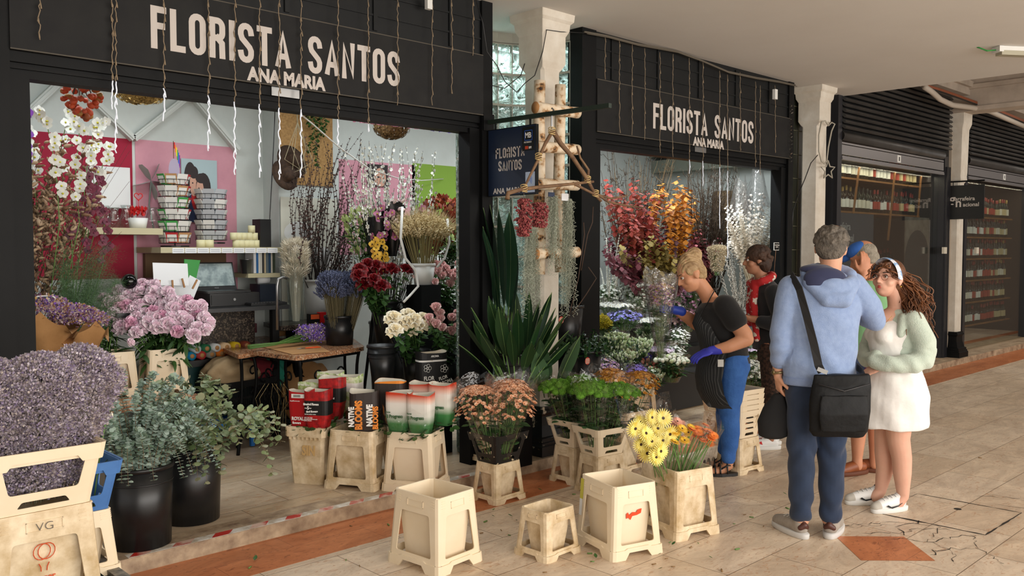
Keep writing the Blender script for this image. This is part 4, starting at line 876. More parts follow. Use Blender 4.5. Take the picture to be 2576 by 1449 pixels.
for k,(dx,dy,dz) in enumerate(((-.09,-.055,-.02),(.065,-.07,-.02),(.16,.06,.03),(-.0,.11,.02))):
    x,y=off(ROW3,dx,dy); psleeve(['red white and green sleeve, left one at the front','red white and green sleeve, right one at the front','red white and green sleeve at the right back corner','red white and green sleeve hidden behind the front pair'][k],x,y,zt+dz,ROW3[2]+(.1,.05,-.1,0)[k],.165,.125,.405,[(0,1,0)],pro(),mats=[M_grad],seed=12+k,film=(k<2))
zb=.35; c1=G(262,1330,.35)
DX=1.22
t=thing('flower_trolley','low dark trolley under the stacked cream and blue buckets at the left edge','trolley',(0,0,0))
b=MB(); b.box(.25,DX-.03,2.45,3.95,.30,.345); b.build('deck',mat('dark_green_deck','16302C',.6),t)
b=MB(); b.box(DX-.03,DX+.015,2.2,4.1,.29,.37); b.box(.2,.25,2.2,4.1,.29,.37); b.box(.25,DX-.03,2.4,2.45,.29,.37); b.box(.25,DX-.03,3.95,4.0,.29,.37); b.build('rail',mat('rusty_dark_steel','3A3A38',.5,var='8C8478',vs=20,vd=.4,metal=.3),t)
for x_,y_ in ((.3,2.5),(DX-.06,2.5),(.3,3.88),(DX-.06,3.88)):
    b=MB(); b.lathe([(.012,.12),(.05,.12),(.055,.06),(.05,.0),(.012,.0)],16,(0,0,0)); me=b; w=me.build('wheel',M_blackp,t); w.rotation_euler=(pi/2,0,0); w.location=(x_,y_+.06,.056)
    b=MB(); b.box(x_-.015,x_+.015,y_-.02,y_+.07,.11,.295); b.build('leg',M_black,t)
F1=G(236,1262,.73); fx=F1.x-.16; fy=F1.y+.135
bF=bucket('stained cream bucket with a red tulip print at the bottom left, under the lilac statice',fx,fy,.35,0,.32,.27,.38,.026,M_creamd)
collar('large cream collar around the lilac statice at the left edge',fx,fy,.732,0,.31,.26,.21,.035,M_cream)
M_orline=mat('orange_ink','D4552A',.7); M_pen=mat('pencil_ink','5A5552',.8)
def yv(z): return -(.27/2-.040*(1-z/.38))-.005
b=MB()
for sx in (-1,1):
    P=[Vector((sx*(.030*math.sin(2*pi*i/14))*1+sx*.008+.012*(0),0,.235+.032*math.cos(2*pi*i/14)+ .008*abs(math.sin(pi*i/14)))) for i in range(14)]
    P=[Vector((p.x*.9,yv(p.z),p.z)) for p in P]; b.tube(P,.0016,4,closed=True)
for x_ in (-.010,.010): b.tube([Vector((x_*1.6,yv(.195),.198)),Vector((x_,yv(.185),.185)),Vector((x_*.9,yv(.17),.170))],.0018,4)
b.build('tulip_print',M_orline,bF)
text_mesh('faint_print','aalsmeer',.030,Matrix.Translation((-.06,yv(.14)-.001,.137))@Matrix.Rotation(pi/2-.1,4,'X'),M_orline,bF,bold=.0006,xs=.9)
text_mesh('pen_scribble','VG',.040,Matrix.Translation((-.03,-(.27/2+.026*(1-.33/.38))-.004,.317))@Matrix.Rotation(pi/2,4,'X'),M_pen,bF,bold=-.0008,xs=1.1)
F2=G(284,1276,.605); f2x=F2.x-.115; f2y=F2.y+.10
bucket('small cream bucket under the blue collar on the trolley',f2x,f2y,.35,0,.225,.19,.25,.024,M_cream)
collar('blue plastic bucket collar behind the big stained bucket',f2x,f2y,.602,0,.215,.18,.19,.035,M_blueb)
tiny=MB(); rr=random.Random(9)
for i in range(9):
    d=sphd(rr.random()*6.28,rr.uniform(-.3,1.4)); q=leafT(.006,.005,1,fold=0,curl=.2); tiny.stamp(q,[TR((d.x*.006+rr.uniform(-.006,.006),d.y*.006+rr.uniform(-.006,.006),d.z*.008),d,rr.random()*3,1)])
TINY=tiny.tmpl(); M_stat=mat('lilac_statice','A093A8',.9,island=['CFC6CC','85749A','B9ADA2','8E8086','A99DB0']); M_statg=mat('dried_statice_stem','6E6A52',.8,island=['8B8468','57553F'])
for k,(dx,dy,ln) in enumerate(((-.12,-.01,(-.03,-.02)),(.0,-.03,(.02,-.03)),(.10,.0,(.09,.01)))):
    bunch('statice_bunch',['lilac statice bunch at the far left edge','lilac statice bunch, middle of the three','lilac statice bunch at the right of the three, leaning over the blue collar'][k],'flower bunch',(fx+dx*.8,fy+dy),.74,1.24+.01*k,.05,.135,TINY,M_stat,4200,80+k,(1.1,2.1),leafT(.03,.006,1,.2,0),300,M_statg,M_film,.10,None,22,lean=ln,side=.06,wr=.15,wz=.43,vol=.1,stemmat=M_statg)
SPK=MB(); rr=random.Random(4)
for i in range(26):
    z=.0+.0035*i; a=i*2.4; r_=.017*(1-i/30); 
    if i<9: SPK.stamp(daisyT(.012,6,.4,0),[TR((math.cos(a)*r_*1.4,math.sin(a)*r_*1.4,z),(math.cos(a),math.sin(a),.5),0,1)],mi=1)
    else: SPK.sph((math.cos(a)*r_*.7,math.sin(a)*r_*.7,z),.0052,5,4,0,sc=(1,1,1.8))
SPKm=SPK.mesh('star_flower_spike',[mat('green_bud','6F9148',.6),mat('cream_white_petal','E9E6D6',.6)],True)
for i in range(15):
    a=i*2.4; q=math.sqrt((i+.5)/15); base=(f2x+.06*q*math.cos(a),f2y+.05*q*math.sin(a),.42); tip=(f2x+.03+.10*q*math.cos(a),f2y+.10*q*math.sin(a),.93+.07*rr.random())
    single_flower('star_of_bethlehem','green budded white star flower spike standing in the blue collar','flower','white star flower spikes in the blue collar',base,tip,SPKm,1.0,leaf=leafT(.12,.014,3,.2,.1),nl=2,seed=i,t0=.1,spread=.3)
t=thing('magenta_sprig','tiny magenta flower sprig caught at the left side of the stained bucket collar','flower',PD(10,1215,3.0)-Vector((0,.03,0)))
b=MB(); b.tube([(-.03,0,.01),(.0,0,0),(.035,0,-.035)],.0012,4); b.build('stem',M_stem,t)
b=MB(); b.stamp(daisyT(.006,5,.5,0),[TR((-.02+.05*q+rr.uniform(-.008,.008),-.004,-.0-.03*q+rr.uniform(-.008,.008)),(0,-1,.2),0,1) for q in [i/12 for i in range(13)]]); b.build('petals',mat('magenta_petal','A91E7C',.6),t)
def round_bucket(label,x,y,z,r0,r1,H,mt,rim=.006,name='round_bucket',rings=(),cat='bucket'):
    t=thing(name,label,cat,(x,y,z)); b=MB(); b.lathe([(0,.0),(r0,.0),(r1,H),(r1-.004,H),(r0-.004,.01),(0,.01)],32); b.build('wall',mt,t,True)
    b=MB(); P=[(r1,H-.02),(r1+rim,H-.018),(r1+rim,H-.004),(r1+rim*.6,H+.003),(r1-.004,H+.002)]; b.lathe(P,32)
    for q in rings:
        rq=r0+(r1-r0)*q; b.lathe([(rq-.001,H*q-.004),(rq+.004,H*q-.003),(rq+.004,H*q+.003),(rq-.001,H*q+.004)],32)
    b.build('rim',mt,t,True); return t
round_bucket('large black round bucket of blue eucalyptus, left of the pair on the step',1.73,4.585,.083,.150,.165,.42,M_blackp,rings=(.8,))
round_bucket('large black round bucket of broad leaved eucalyptus, right of the pair on the step',2.10,4.80,.083,.150,.165,.42,M_blackp,rings=(.8,))
M_euc=mat('blue_grey_leaf','95AD9E',.55,island=['B8CABF','748F7B','9DB19A'],spec=.4); M_euc2=mat('olive_round_leaf','7C8F63',.5,island=['93A277','5F7549','89977A','A39E7E'],spec=.5); M_estem=mat('reddish_stem','7B6247',.6)
def branch(name,label,cat,group,base,mid,tip,leaf,n,ms,ml,mstem,seed,r=.0028,pairs=True,spread=.85,t0=.35,s=(.8,1.15),taper=.6,droop=0):
    rr=random.Random(seed); base=Vector(base); t=thing(name,label,cat,base,0,group); m_=Vector(mid)-base; e=Vector(tip)-base; pts=[]
    for i in range(9):
        q=i/8; pts.append(m_*(2*q*(1-q))+e*q*q)
    b=MB(); b.tube(pts,[r*(1-.7*i/8) for i in range(9)],4,cap=False); b.build('stem',mstem,t,True)
    b=MB(); M_=[]; k=8
    for i in range(n):
        q=(t0+(1-t0)*(i+.5)/n)*k; j=min(int(q),k-1); p=pts[j].lerp(pts[j+1],q-j); d=(pts[j+1]-pts[j]).normalized(); x_,y_,_=frame(d); a=i*1.57+rr.uniform(-.3,.3); sc=rr.uniform(*s)*(1-(1-taper)*i/n)
        for sg in ((1,-1) if pairs else (1,)):
            o=(x_*math.cos(a)+y_*math.sin(a))*sg; dd=d*(1-spread)+o*spread+Vector((0,0,-droop)); M_.append(TR(p,dd,rr.uniform(-.4,.4)+pi,sc))
    b.stamp(leaf,M_); b.build('leaves',ml,t,True); return t
rr=random.Random(21); RL1=roundT(.0115,.25,7); RL2=roundT(.021,.2,8)
grpE='blue grey eucalyptus branches in the left black bucket'
for i in range(60):
    a=i*2.39996; q=math.sqrt((i+.5)/60); c=(1.73,4.585); base=(c[0]+.08*q*math.cos(a),c[1]+.08*q*math.sin(a),.28)
    R_=.10+.26*q; zt_=.92-.30*q*q+rr.uniform(-.08,.05)
    if q>.5 and i%3: zt_=rr.uniform(.36,.66); R_=.27+rr.random()*.08
    if math.sin(a)>.2: zt_+=.05
    tip=(c[0]+R_*math.cos(a)*1.1+.03,c[1]+R_*math.sin(a)*1.0,zt_); mid=(c[0]+R_*.75*math.cos(a),c[1]+R_*.6*math.sin(a),max(.95,zt_+.12))
    branch('eucalyptus_branch','blue grey eucalyptus branch with small round paired leaves spilling from the left black bucket','branch',grpE,base,mid,tip,RL1,48,1,M_euc,M_estem,i,s=(1.0,1.7),spread=.9,t0=.1,taper=.7)
grpE='broad leaved eucalyptus branches in the right black bucket'
for i in range(44):
    a=i*2.39996+.4; q=math.sqrt((i+.5)/44); c=(2.10,4.80); base=(c[0]+.08*q*math.cos(a),c[1]+.08*q*math.sin(a),.28)
    R_=.10+.26*q; zt_=.84-.30*q*q+rr.uniform(-.06,.06)
    if q>.5 and i%3: zt_=rr.uniform(.34,.55); R_=.30+rr.random()*.06
    if math.cos(a)>.4 and q>.5: R_+=.14; zt_=rr.uniform(.35,.6)
    tip=(c[0]+R_*math.cos(a)*1.05,c[1]+R_*math.sin(a),zt_); mid=(c[0]+R_*.75*math.cos(a),c[1]+R_*.6*math.sin(a),max(.9,zt_+.12))
    branch('eucalyptus_branch','olive eucalyptus branch with broad round leaves spilling from the right black bucket','branch',grpE,base,mid,tip,RL2,20,1,M_euc2,M_estem,200+i,s=(.85,1.4),spread=.8,t0=.12,pairs=True,taper=.8,droop=.35)
def boxo(name,label,cat,m,x0,x1,y0,y1,z0,z1,group=None,rot=0):
    b=MB(); b.box(x0,x1,y0,y1,z0,z1,rot=rot); return tag(b.build(name,m),label,cat,group)
def slab(pts,z,th,m,name,parent=None):
    n=len(pts); b=MB(); b.add([(x,y,z) for x,y in pts]+[(x,y,z-th) for x,y in pts],[tuple(range(n)),tuple(range(2*n-1,n-1,-1))]+[(i,i+n,(i+1)%n+n,(i+1)%n) for i in range(n)]); return b.build(name,m,parent)
t=thing('granite_bench','low bench with a brown granite top under the peony buckets','bench',(0,0,0))
c0=G(487,992,.60)
slab([(.95,c0.y-.16),(c0.x-.03,c0.y-.16),(c0.x+.02,c0.y-.10),(c0.x+.05,c0.y+.3),(.95,c0.y+.3)],.60,.035,M_granite,'top',t)
for x in (1.1,1.9,c0.x-.12): b=MB(); b.box(x,x+.1,c0.y-.05,c0.y+.2,.08,.565); b.build('leg',mat('concrete_leg','8A8378',.8),t)
x,y,rz,w=front_place((372,996),(481,985),.602,.24,.022); bucket('cream bucket of pink peonies at the right end of the granite bench',x,y,.602,rz,w,.24,.31,.022,M_cream); PB=(x,y)
q=G(355,996,.602); x2=q.x-.17; y2=q.y+.14; bucket('wide cream bucket left of the peony bucket on the granite bench',x2,y2,.602,rz*.5,.30,.24,.31,.022,M_cream)
bucket('cream bucket under the dried flower bouquets at the left end of the bench',1.42,y2+.05,.602,0,.27,.24,.31,.022,M_cream)
rr=random.Random(31); pts=[(r_[0],r_[1]) for r_ in [(330,862),(342,838),(305,826),(397,802),(345,800),(372,815),(470,808),(500,812),(440,820),(420,818),(408,772),(462,782),(385,738),(352,735),(300,762),(260,775),(285,790),(322,775),(352,770),(240,790),(262,752),(320,745),(300,735),(345,755),(375,760),(400,748),(410,760),(430,760),(435,780),(450,765),(480,775),(490,790),(512,800),(515,830),(485,845),(470,835),(430,800),(455,800),(395,825),(365,790),(315,800),(290,812),(340,780),(385,785),(420,742),(360,722),(330,728),(385,725),(470,758),(500,775),(245,808),(270,808),(300,775),(520,815),(495,828),(410,800),(355,832),(380,800),(405,790),(275,765),(330,815),(445,835)]]
for i,(px,py) in enumerate(pts):
    dep=6.02+(870-py)/150*.42+rr.uniform(-.04,.04); tip=PD(px,py,dep); src=(PB[0],PB[1]) if px>300 else (x2,y2)
    base=Vector((src[0]+rr.uniform(-.07,.07),src[1]+rr.uniform(-.07,.07),.72)); k=3 if i in (0,7,15,26,41,35) else rr.choice([0,0,1,2])
    f=Vector((tip.x-src[0],tip.y-src[1]-.25,.45)); single_flower('peony',['ruffled pale pink peony','deep pink peony','full pale pink peony','tight pink peony bud'][k]+' in the big peony mass behind the granite bench','flower','pink peonies above the granite bench '+'abcd'[k] if False else ['ruffled pale pink peonies','deep pink peonies','full pale pink peonies','tight peony buds'][k],base,tip,PEO[k],rr.uniform(1.0,1.35),leaf=LEAF_LONG,nl=9,seed=i,stem_r=.0035,dirn=f,t0=.25)
M_dry=mat('dried_bits','C9A9C4',.8,island=['4B2C9A','B58A3C','C9B8B0','8A4A6A','D9C8A8','6E3FA8','C29045'])
for k,(px,py,r1,s) in enumerate(((110,800,.21,1),(200,822,.17,2))):
    c=PY(px,py,5.78+.0*k); t=thing('kraft_bouquet',['kraft paper wrapped dried flower bouquet at the left, below the price tag','smaller kraft paper wrapped dried flower bouquet right of the first'][k],'bouquet',(c.x,c.y,.92))
    b=MB(); wrap_cone(b,(0,0),0,c.z-.92-.02,.05,r1,seed=s,jag=.04,n=30,lean=(-.02,-.04)); b.build('kraft_paper',M_kraft,t,True)
    b=MB(); rq=random.Random(s); b.stamp(T(TINY.v*2.2,TINY.f,TINY.m),[TR((-.02+r1*.85*math.sqrt(q)*math.cos(a),-.04+r1*.85*math.sqrt(q)*math.sin(a),c.z-.92+.03+.06*(1-q)+rq.uniform(-.02,.03)),(math.cos(a)*q,math.sin(a)*q,1),rq.random()*6,rq.uniform(.7,1.6)) for q,a in [(rq.random(),rq.random()*6.28) for _ in range(420)]]); b.build('dried_flowers',M_dry,t,True)
c=PY(113,757,5.7); t=thing('price_tag','small dark oval price tag reading 15 € above the dried bouquets','price tag',c)
b=MB(); n=20; b.add([(.062*abs(math.cos(a))**.6*(1 if math.cos(a)>0 else -1),yy,.033*abs(math.sin(a))**.6*(1 if math.sin(a)>0 else -1)) for yy in (0,.006) for a in [2*pi*j/n for j in range(n)]],[tuple(range(n)),tuple(range(2*n-1,n-1,-1))]+[(j,(j+1)%n,n+(j+1)%n,n+j) for j in range(n)]); b.build('border',M_whitep,t)
b=MB(); b.add([(.055*abs(math.cos(a))**.6*(1 if math.cos(a)>0 else -1),-.001,.027*abs(math.sin(a))**.6*(1 if math.sin(a)>0 else -1)) for a in [2*pi*j/n for j in range(n)]],[tuple(range(n))]); b.build('slate_face',mat('slate','4A5660',.7),t)
text_mesh('price','15.€',.035,Matrix.Translation((-.035,-.002,-.012))@Matrix.Rotation(pi/2,4,'X'),M_wp,t,bold=.0004)
b=MB(); b.tube([(0,.003,-.03),(0,.01,-.25)],.002,4); b.build('stick',M_wood,t)
def vase(label,x,y,z,r0,r1,H,m,cat='vase',name='vase',ring=()): return round_bucket(label,x,y,z,r0,r1,H,m,name=name,rings=ring,cat=cat)
vase('dark tall vase holding the seed pod branches',1.55,6.6,.08,.11,.14,.75,M_blackp)
podT=MB(); podT.sph((0,0,.012),.011,6,5,0,sc=(1,.7,1.7)); podT.stamp(leafT(.022,.012,2,.3,.2),[TR((0,0,.02),(.4,.2,1),0,1),TR((0,0,.02),(-.4,-.1,1),2,1)]); PODT=podT.tmpl()
M_pod=mat('seed_pod','A88A6A',.75,island=['C4AA8C','7A5840','B89A7C']); rr=random.Random(77)
for i in range(64):
    px=rr.uniform(45,270) if i%3 else rr.uniform(60,180); py=rr.uniform(330,560); Y=rr.uniform(6.0,6.6); tip=PY(px,py,Y); base=(1.55+rr.uniform(-.07,.07),6.6+rr.uniform(-.07,.07),.5); mid=Vector(base).lerp(tip,.55)+Vector((rr.uniform(-.15,.15),0,.15))
    branch('pod_branch','brown seed pod branch in the dark vase at the left of the shop','branch','seed pod branches in the dark vase',base,mid,tip,PODT,20 if i%2 else 8,1,M_pod,M_twig,i,r=.0045,pairs=False,spread=.6,t0=.45,s=(.9,1.7),taper=1)
for i in range(7):
    px=rr.uniform(230,330); py=rr.uniform(330,600); tip=PY(px,py,6.0); branch('bare_branch','thin bare twig reaching right across the red wall','branch','thin bare twigs in the dark vase',(1.55,6.6,.6),Vector((1.7,6.4,1.2)),tip,podT.tmpl() if False else leafT(.012,.006,1,.1),16,1,M_pod,M_twig,i+70,r=.003,pairs=False,t0=.6)
def flowerT(r,petals,lip=True,cup=.1):
    b=MB()
    for a,L,W in petals: 
        d=(math.cos(a),math.sin(a),.25); b.stamp(leafT(r*L,r*W,3,curl=-.15,fold=.05,peak=.6,tip=.2),[TR((0,0,0),d,0,1)],0)
    if lip: b.sph((0,0,r*.12),r*.2,6,4,1)
    return b.tmpl()
ORC=flowerT(.045,[(R(90),.95,.8),(R(10),1,1.1),(R(170),1,1.1),(R(-55),.9,.7),(R(-125),.9,.7)])
def orchid(label,grp,pts_px,Y,m,seed,n=10,s=1.,base=None,flT=None):
    rr=random.Random(seed); P=[PY(x,y,Y) for x,y in pts_px]; base=P[0] if base is None else Vector(base); t=thing('orchid_stem',label,'orchid',base,0,grp); L=[p-base for p in ([base]+P if base is not P[0] else P)]
    b=MB(); b.tube(L,.003,5); b.build('stem',M_stem,t,True); b=MB(); M_=[]
    k=len(L)-1; s0=.35 if base is not P[0] else .1
    for i in range(n):
        q=(s0+(1-s0)*(i+.5)/n)*k; j=min(int(q),k-1); p=L[j].lerp(L[j+1],q-j)+Vector((rr.uniform(-.03,.03),-.03,rr.uniform(-.02,.02))); M_.append(TR(p,(rr.uniform(-.5,.3),-1,rr.uniform(-.2,.2)),rr.uniform(-.4,.4),s*rr.uniform(.85,1.1)))
    b.stamp(flT or ORC,M_); b.build('flowers',m,t,True)
M_worc=[mat('white_orchid','D9DAD2',.5,island=['E6E6E0','C6C9BE']),M_yc]; M_porc=[mat('purple_orchid','6E2AA8',.5,island=['8C46C4','541C8A']),mat('orchid_lip','3D1266',.6)]
for k,(p,n) in enumerate((([(150,560),(140,420),(120,320),(80,280)],14),([(200,560),(190,440),(200,330),(170,270)],14),([(240,480),(225,400),(235,330),(255,300)],12),([(250,540),(245,470),(262,400),(270,360)],10),([(90,500),(80,420),(70,350),(60,300)],9),([(160,480),(150,380),(165,320),(200,280)],10),([(215,450),(225,380),(240,360),(250,300)],9))):
    orchid('white orchid spray high at the left of the shop','white orchid sprays at the left of the shop',p,6.0+.1*k,M_worc,k,n,.85,base=(1.75+.03*k,6.35,.7))
for k,p in enumerate(([(48,420),(42,330),(40,250)],[(52,390),(50,310),(45,240)])): orchid('purple orchid spray beside the left black post','purple orchid sprays beside the left post',p,5.3,M_porc,20+k,12,.8,base=(1.35,5.3,.62))
M_burg=mat('burgundy_orchid','5C1B32',.55,island=['7A2A44','3D0F20']); 
for k,p in enumerate(([(215,640),(230,520),(250,440)],[(260,660),(262,560),(225,470)],[(180,600),(200,500),(230,420)])): orchid('burgundy flower spray among the pod branches','burgundy flower sprays among the pod branches',p,6.2,[M_burg,M_burg],30+k,18,.7,base=(1.9+.05*k,6.4,.7))
fern=MB(); rq=random.Random(2)
for i in range(14): fern.stamp(leafT(.05,.0025,1,0,0),[TR((0,0,.01*i),(math.cos(i*2.4),math.sin(i*2.4),.9),0,1-.04*i)])
FERN=fern.tmpl(); M_fern=mat('feathery_green','3F5E3A',.6,island=['547649','2C4730']); rr=random.Random(12)
for i in range(48):
    tip=PY(rr.uniform(140,305),rr.uniform(610,800),rr.uniform(5.9,6.4)); base=(1.95,6.3,.65); branch('asparagus_fern','feathery green asparagus fern frond above the peonies','fern','asparagus fern fronds above the peonies',base,Vector(base).lerp(tip,.5)+Vector((0,0,.25)),tip,FERN,34,1,M_fern,M_stem,i,r=.002,pairs=True,spread=.7,t0=.25,s=(.6,1.0),taper=.8)
vase('black pot behind the bench holding ferns and orchids',1.92,6.32,.08,.14,.17,.6,M_blackp)
a=PY(200,572,7.0);c=PY(397,572,7.0); boxo('wall_shelf','cream wall shelf with glass vases against the red wall','shelf',mat('shelf_cream','B9B08E',.6),a.x,c.x,6.9,7.29,a.z-.05,a.z)
zs=a.z
def glassv(px,r,h,label,grp=None,prof=None):
    p=PY(px,560,7.05); b=MB(); P=prof or [(0,.004),(r*.8,.004),(r,h*.4),(r*.6,h*.8),(r*.75,h),(r*.72,h),(r*.56,h*.8),(r*.96,h*.4)]; b.lathe(P,20); return tag(b.build('glass_vase',M_clearglass,None,True,loc=(p.x,7.05,zs+.001)),label,'vase',grp)
glassv(262,.055,.17,'glass vase at the left end of the wall shelf'); glassv(288,.05,.16,'glass vase, second from the left on the wall shelf'); glassv(318,.055,.18,'glass vase left of the white bowl on the wall shelf'); glassv(383,.055,.17,'glass carafe at the right end of the wall shelf')
p=PY(347,558,7.02); b=MB(); b.lathe([(0,0),(.06,0),(.075,.08),(.07,.08),(.055,.01),(0,.01)],24); tag(b.build('white_bowl',M_whitep,None,True,loc=(p.x,7.02,zs+.001)),'white china bowl with red filling on the wall shelf','bowl')
b=MB(); rr=random.Random(3); b.stamp(leafT(.03,.02,2,.3,.2),[TR((p.x+rr.uniform(-.06,.06),7.02+rr.uniform(-.05,.05),zs+.09+rr.random()*.06),(rr.uniform(-1,1),rr.uniform(-1,1),1),0,1.3) for _ in range(60)]); tag(b.build('red_paper_shred',M_red),'crumpled red paper filling standing in the white bowl','paper')
b=MB(); P=[]
for i in range(24):
    a_=2*pi*i/24; P.append((p.x+.002*16*math.sin(a_)**3,7.0,zs+.25+.002*(13*math.cos(a_)-5*math.cos(2*a_)-2*math.cos(3*a_)-math.cos(4*a_))))
b.tube(P,.004,6,closed=True); b.tube([(p.x,7.0,zs+.22),(p.x,7.01,zs+.10)],.002,5); tag(b.build('heart_pick',M_red,None,True),'red wire heart on a stick rising from the white bowl','heart pick')
p=PY(275,475,7.15); boxo('white_gift_bag','white fabric bag hanging on the red wall above the glass vases','bag',mat('white_fabric','D9DADA',.9),p.x-.15,p.x+.15,7.12,7.22,zs+.16,zs+.48)
c=PY(380,455,7.27); t=thing('wall_flower','pale grey paper flower on the pink wall left of the card rack','decoration',c)
b=MB(); b.stamp(leafT(.16,.13,3,.1,.05,.6,.4),[TR((0,0,0),(math.cos(a_),-.12,math.sin(a_)),0,1) for a_ in [R(60+72*q) for q in range(5)]]); b.build('petals',mat('grey_gauze','A9AFA8',.8),t)
b=MB(); b.tube([(0,0,0),(-.02,0,-.2),(.02,0,-.42)],.006,6); b.build('stem',mat('gauze_stem','8A938A',.8),t)
def posterY(name,label,x0,y0,x1,y1,Y,bg,shapes):
    a=PY(x0,y0,Y); c=PY(x1,y1,Y); z0,z1=min(a.z,c.z),max(a.z,c.z); W_=c.x-a.x; Hh=z1-z0; t=thing(name,label,'poster',(a.x,Y,z0)); b=MB(); b.box(0,W_,-.006,0,0,Hh); b.build('sheet',bg,t)
    for i,(cx,cz,rx,rz_,m) in enumerate(shapes):
        b=MB(); n=20; b.add([(W_*min(max(cx+rx*math.cos(2*pi*j/n),0),1),-.007-.0004*i,Hh*min(max(cz+rz_*math.sin(2*pi*j/n),0),1)) for j in range(n)],[tuple(range(n-1,-1,-1))]); b.build('printed_shape',m,t)
M_hairp=mat('print_dark_hair','2A2020',.7); M_skinp=mat('print_skin','C99A84',.7); M_pbg=mat('print_blue_grey','A8BCC0',.7); M_pnavy=mat('print_navy','27345C',.7)
posterY('couple_poster','photo poster of two embracing people behind the card racks',455,398,547,560,7.28,M_pbg,[(.38,.12,.34,.34,M_pnavy),(.72,.10,.30,.36,mat('print_grey','5A6068',.7)),(.40,.38,.14,.20,M_red),(.24,.70,.17,.25,M_hairp),(.33,.60,.11,.19,M_skinp),(.33,.79,.13,.10,M_hairp),(.60,.55,.21,.24,M_hairp),(.50,.50,.11,.18,M_skinp),(.54,.70,.16,.08,M_hairp),(.30,.62,.02,.012,M_hairp),(.47,.54,.02,.012,M_hairp),(.48,.42,.05,.015,M_wp)])
M_wire=mat('black_wire','1B1B1B',.4,.3)
ZS2=PY(400,622,6.95).z
def rack(px,Y,label,rows,ztop,grey,zbase,wd=.17):
    c=PY(px,500,Y); t=thing('card_rack',label,'card rack',(c.x,Y,zbase)); h=ztop-zbase; b=MB(); b.tube([(0,0,0),(0,0,h)],.006,6); 
    b.lathe([(0,0),(.11,0),(.11,.012),(0,.012)],20)
    dz=(h-.02)/rows
    for r_ in range(rows):
        z=.03+dz*r_
        for zz in (z,z+dz*.45): b.tube([(math.cos(a_)*wd*.62,math.sin(a_)*wd*.62,zz) for a_ in [2*pi*q/16 for q in range(16)]],.0025,4,closed=True)
        for q in range(16): a_=2*pi*q/16; b.tube([(math.cos(a_)*wd*.62,math.sin(a_)*wd*.62,z),(math.cos(a_)*wd*.62,math.sin(a_)*wd*.62,z+dz*.45)],.0018,3)
    b.build('wire_frame',M_wire,t); rr=random.Random(px)
    cm=[mat('card_white','E4E2DC',.7),mat('card_red','B8262C',.7),mat('card_green','3F9A48',.7),mat('card_tan','B98A5C',.7),mat('card_grey','B9BCC0',.7)]
    for r_ in range(rows):
        z=.035+dz*r_
        for q in range(8):
            a_=2*pi*q/8+.2; m=rr.choice([cm[0],cm[4],cm[4]]) if grey else rr.choice([cm[0],cm[0],cm[1],cm[2],cm[3]])
            x_,y_=math.cos(a_)*wd*.5,math.sin(a_)*wd*.5; b=MB(); tx=Vector((-math.sin(a_),math.cos(a_),0))*.045; n_=Vector((math.cos(a_),math.sin(a_),0)); p0=Vector((x_,y_,z)); up_=Vector((n_.x*.03,n_.y*.03,dz*.86)); v=[p0-tx,p0+tx,p0+tx+up_,p0-tx+up_]; v+= [p-n_*.004 for p in v]
            b.add([tuple(p) for p in v],[(0,1,2,3),(7,6,5,4),(0,4,5,1),(1,5,6,2),(2,6,7,3),(3,7,4,0)]); 
            if m is not cm[0] and not grey:
                o=Vector((n_.x,n_.y,0))*.002; b.add([tuple(p0+tx*k1+up_*k2+o) for k1,k2 in ((-.8,.1),(.8,.1),(.8,.8),(-.8,.8))],[(0,1,2,3)],1)
            b.build('greeting_card',[m,cm[0]],t)
rack(438,6.98,'black wire rack full of red and green greeting cards','6' and 6,PY(438,440,6.98).z,False,ZS2+.002,.19)
rack(530,7.0,'wire rack of plain white and grey envelopes right of the colourful card rack',5,PY(530,478,7.0).z,True,ZS2+.03,.2)
p=PY(437,405,6.98); t=thing('rainbow_flag','small rainbow flag and lilac leaf sign on top of the card rack','flag',(p.x,6.98,p.z-.12))
b=MB(); b.tube([(0,0,-.05),(0,0,.28)],.003,4); b.build('pole',M_wood,t)
for i,h in enumerate(('D42A2A','E8872A','E8D32A','2F9A45','2A5FC4','7A2A9A')): b=MB(); b.box(.004+.008*i,.012+.008*i,-.002,.002,.27-.05-.03*i,.27-.02*i); b.build('stripe',mat('flag_%d'%i,h,.7),t)
b=MB(); n=18; b.add([(-.0+.045*math.cos(2*pi*j/n),-.006,.05+.09*math.sin(2*pi*j/n)) for j in range(n)],[tuple(range(n-1,-1,-1))]); b.build('leaf_sign',mat('lilac_card','A79BB0',.7),t)
a=PY(385,622,6.95);c=PY(686,628,6.95)
t=thing('price_shelf','long cream wall shelf edged with handwritten paper labels','shelf',(0,0,0)); b=MB(); b.box(a.x,c.x,6.80,7.29,ZS2-.045,ZS2); b.build('board',mat('shelf_cream','B9B08E',.6),t)
for i in range(9):
    x_=a.x+.09+i*(c.x-a.x-.12)/9; b=MB(); b.box(x_,x_+.095,6.797,6.80,ZS2-.047,ZS2-.006); b.build('paper_label',M_paper,t)
    b=MB(); 
    for q in range(2): b.box(x_+.008,x_+.085,6.7965,6.797,ZS2-.035+.014*q,ZS2-.032+.014*q)
    b.build('handwriting',mat('grey_ink','77787A',.8),t)
b=MB(); b.box(a.x+.05,a.x+.75,7.24,7.29,ZS2-.25,ZS2-.05); tag(b.build('brown_backboard',mat('cardboard_brown','6B5138',.8)),'brown board on the wall under the price shelf','board')
M_tape=mat('cream_label_roll','D9D2A8',.6)
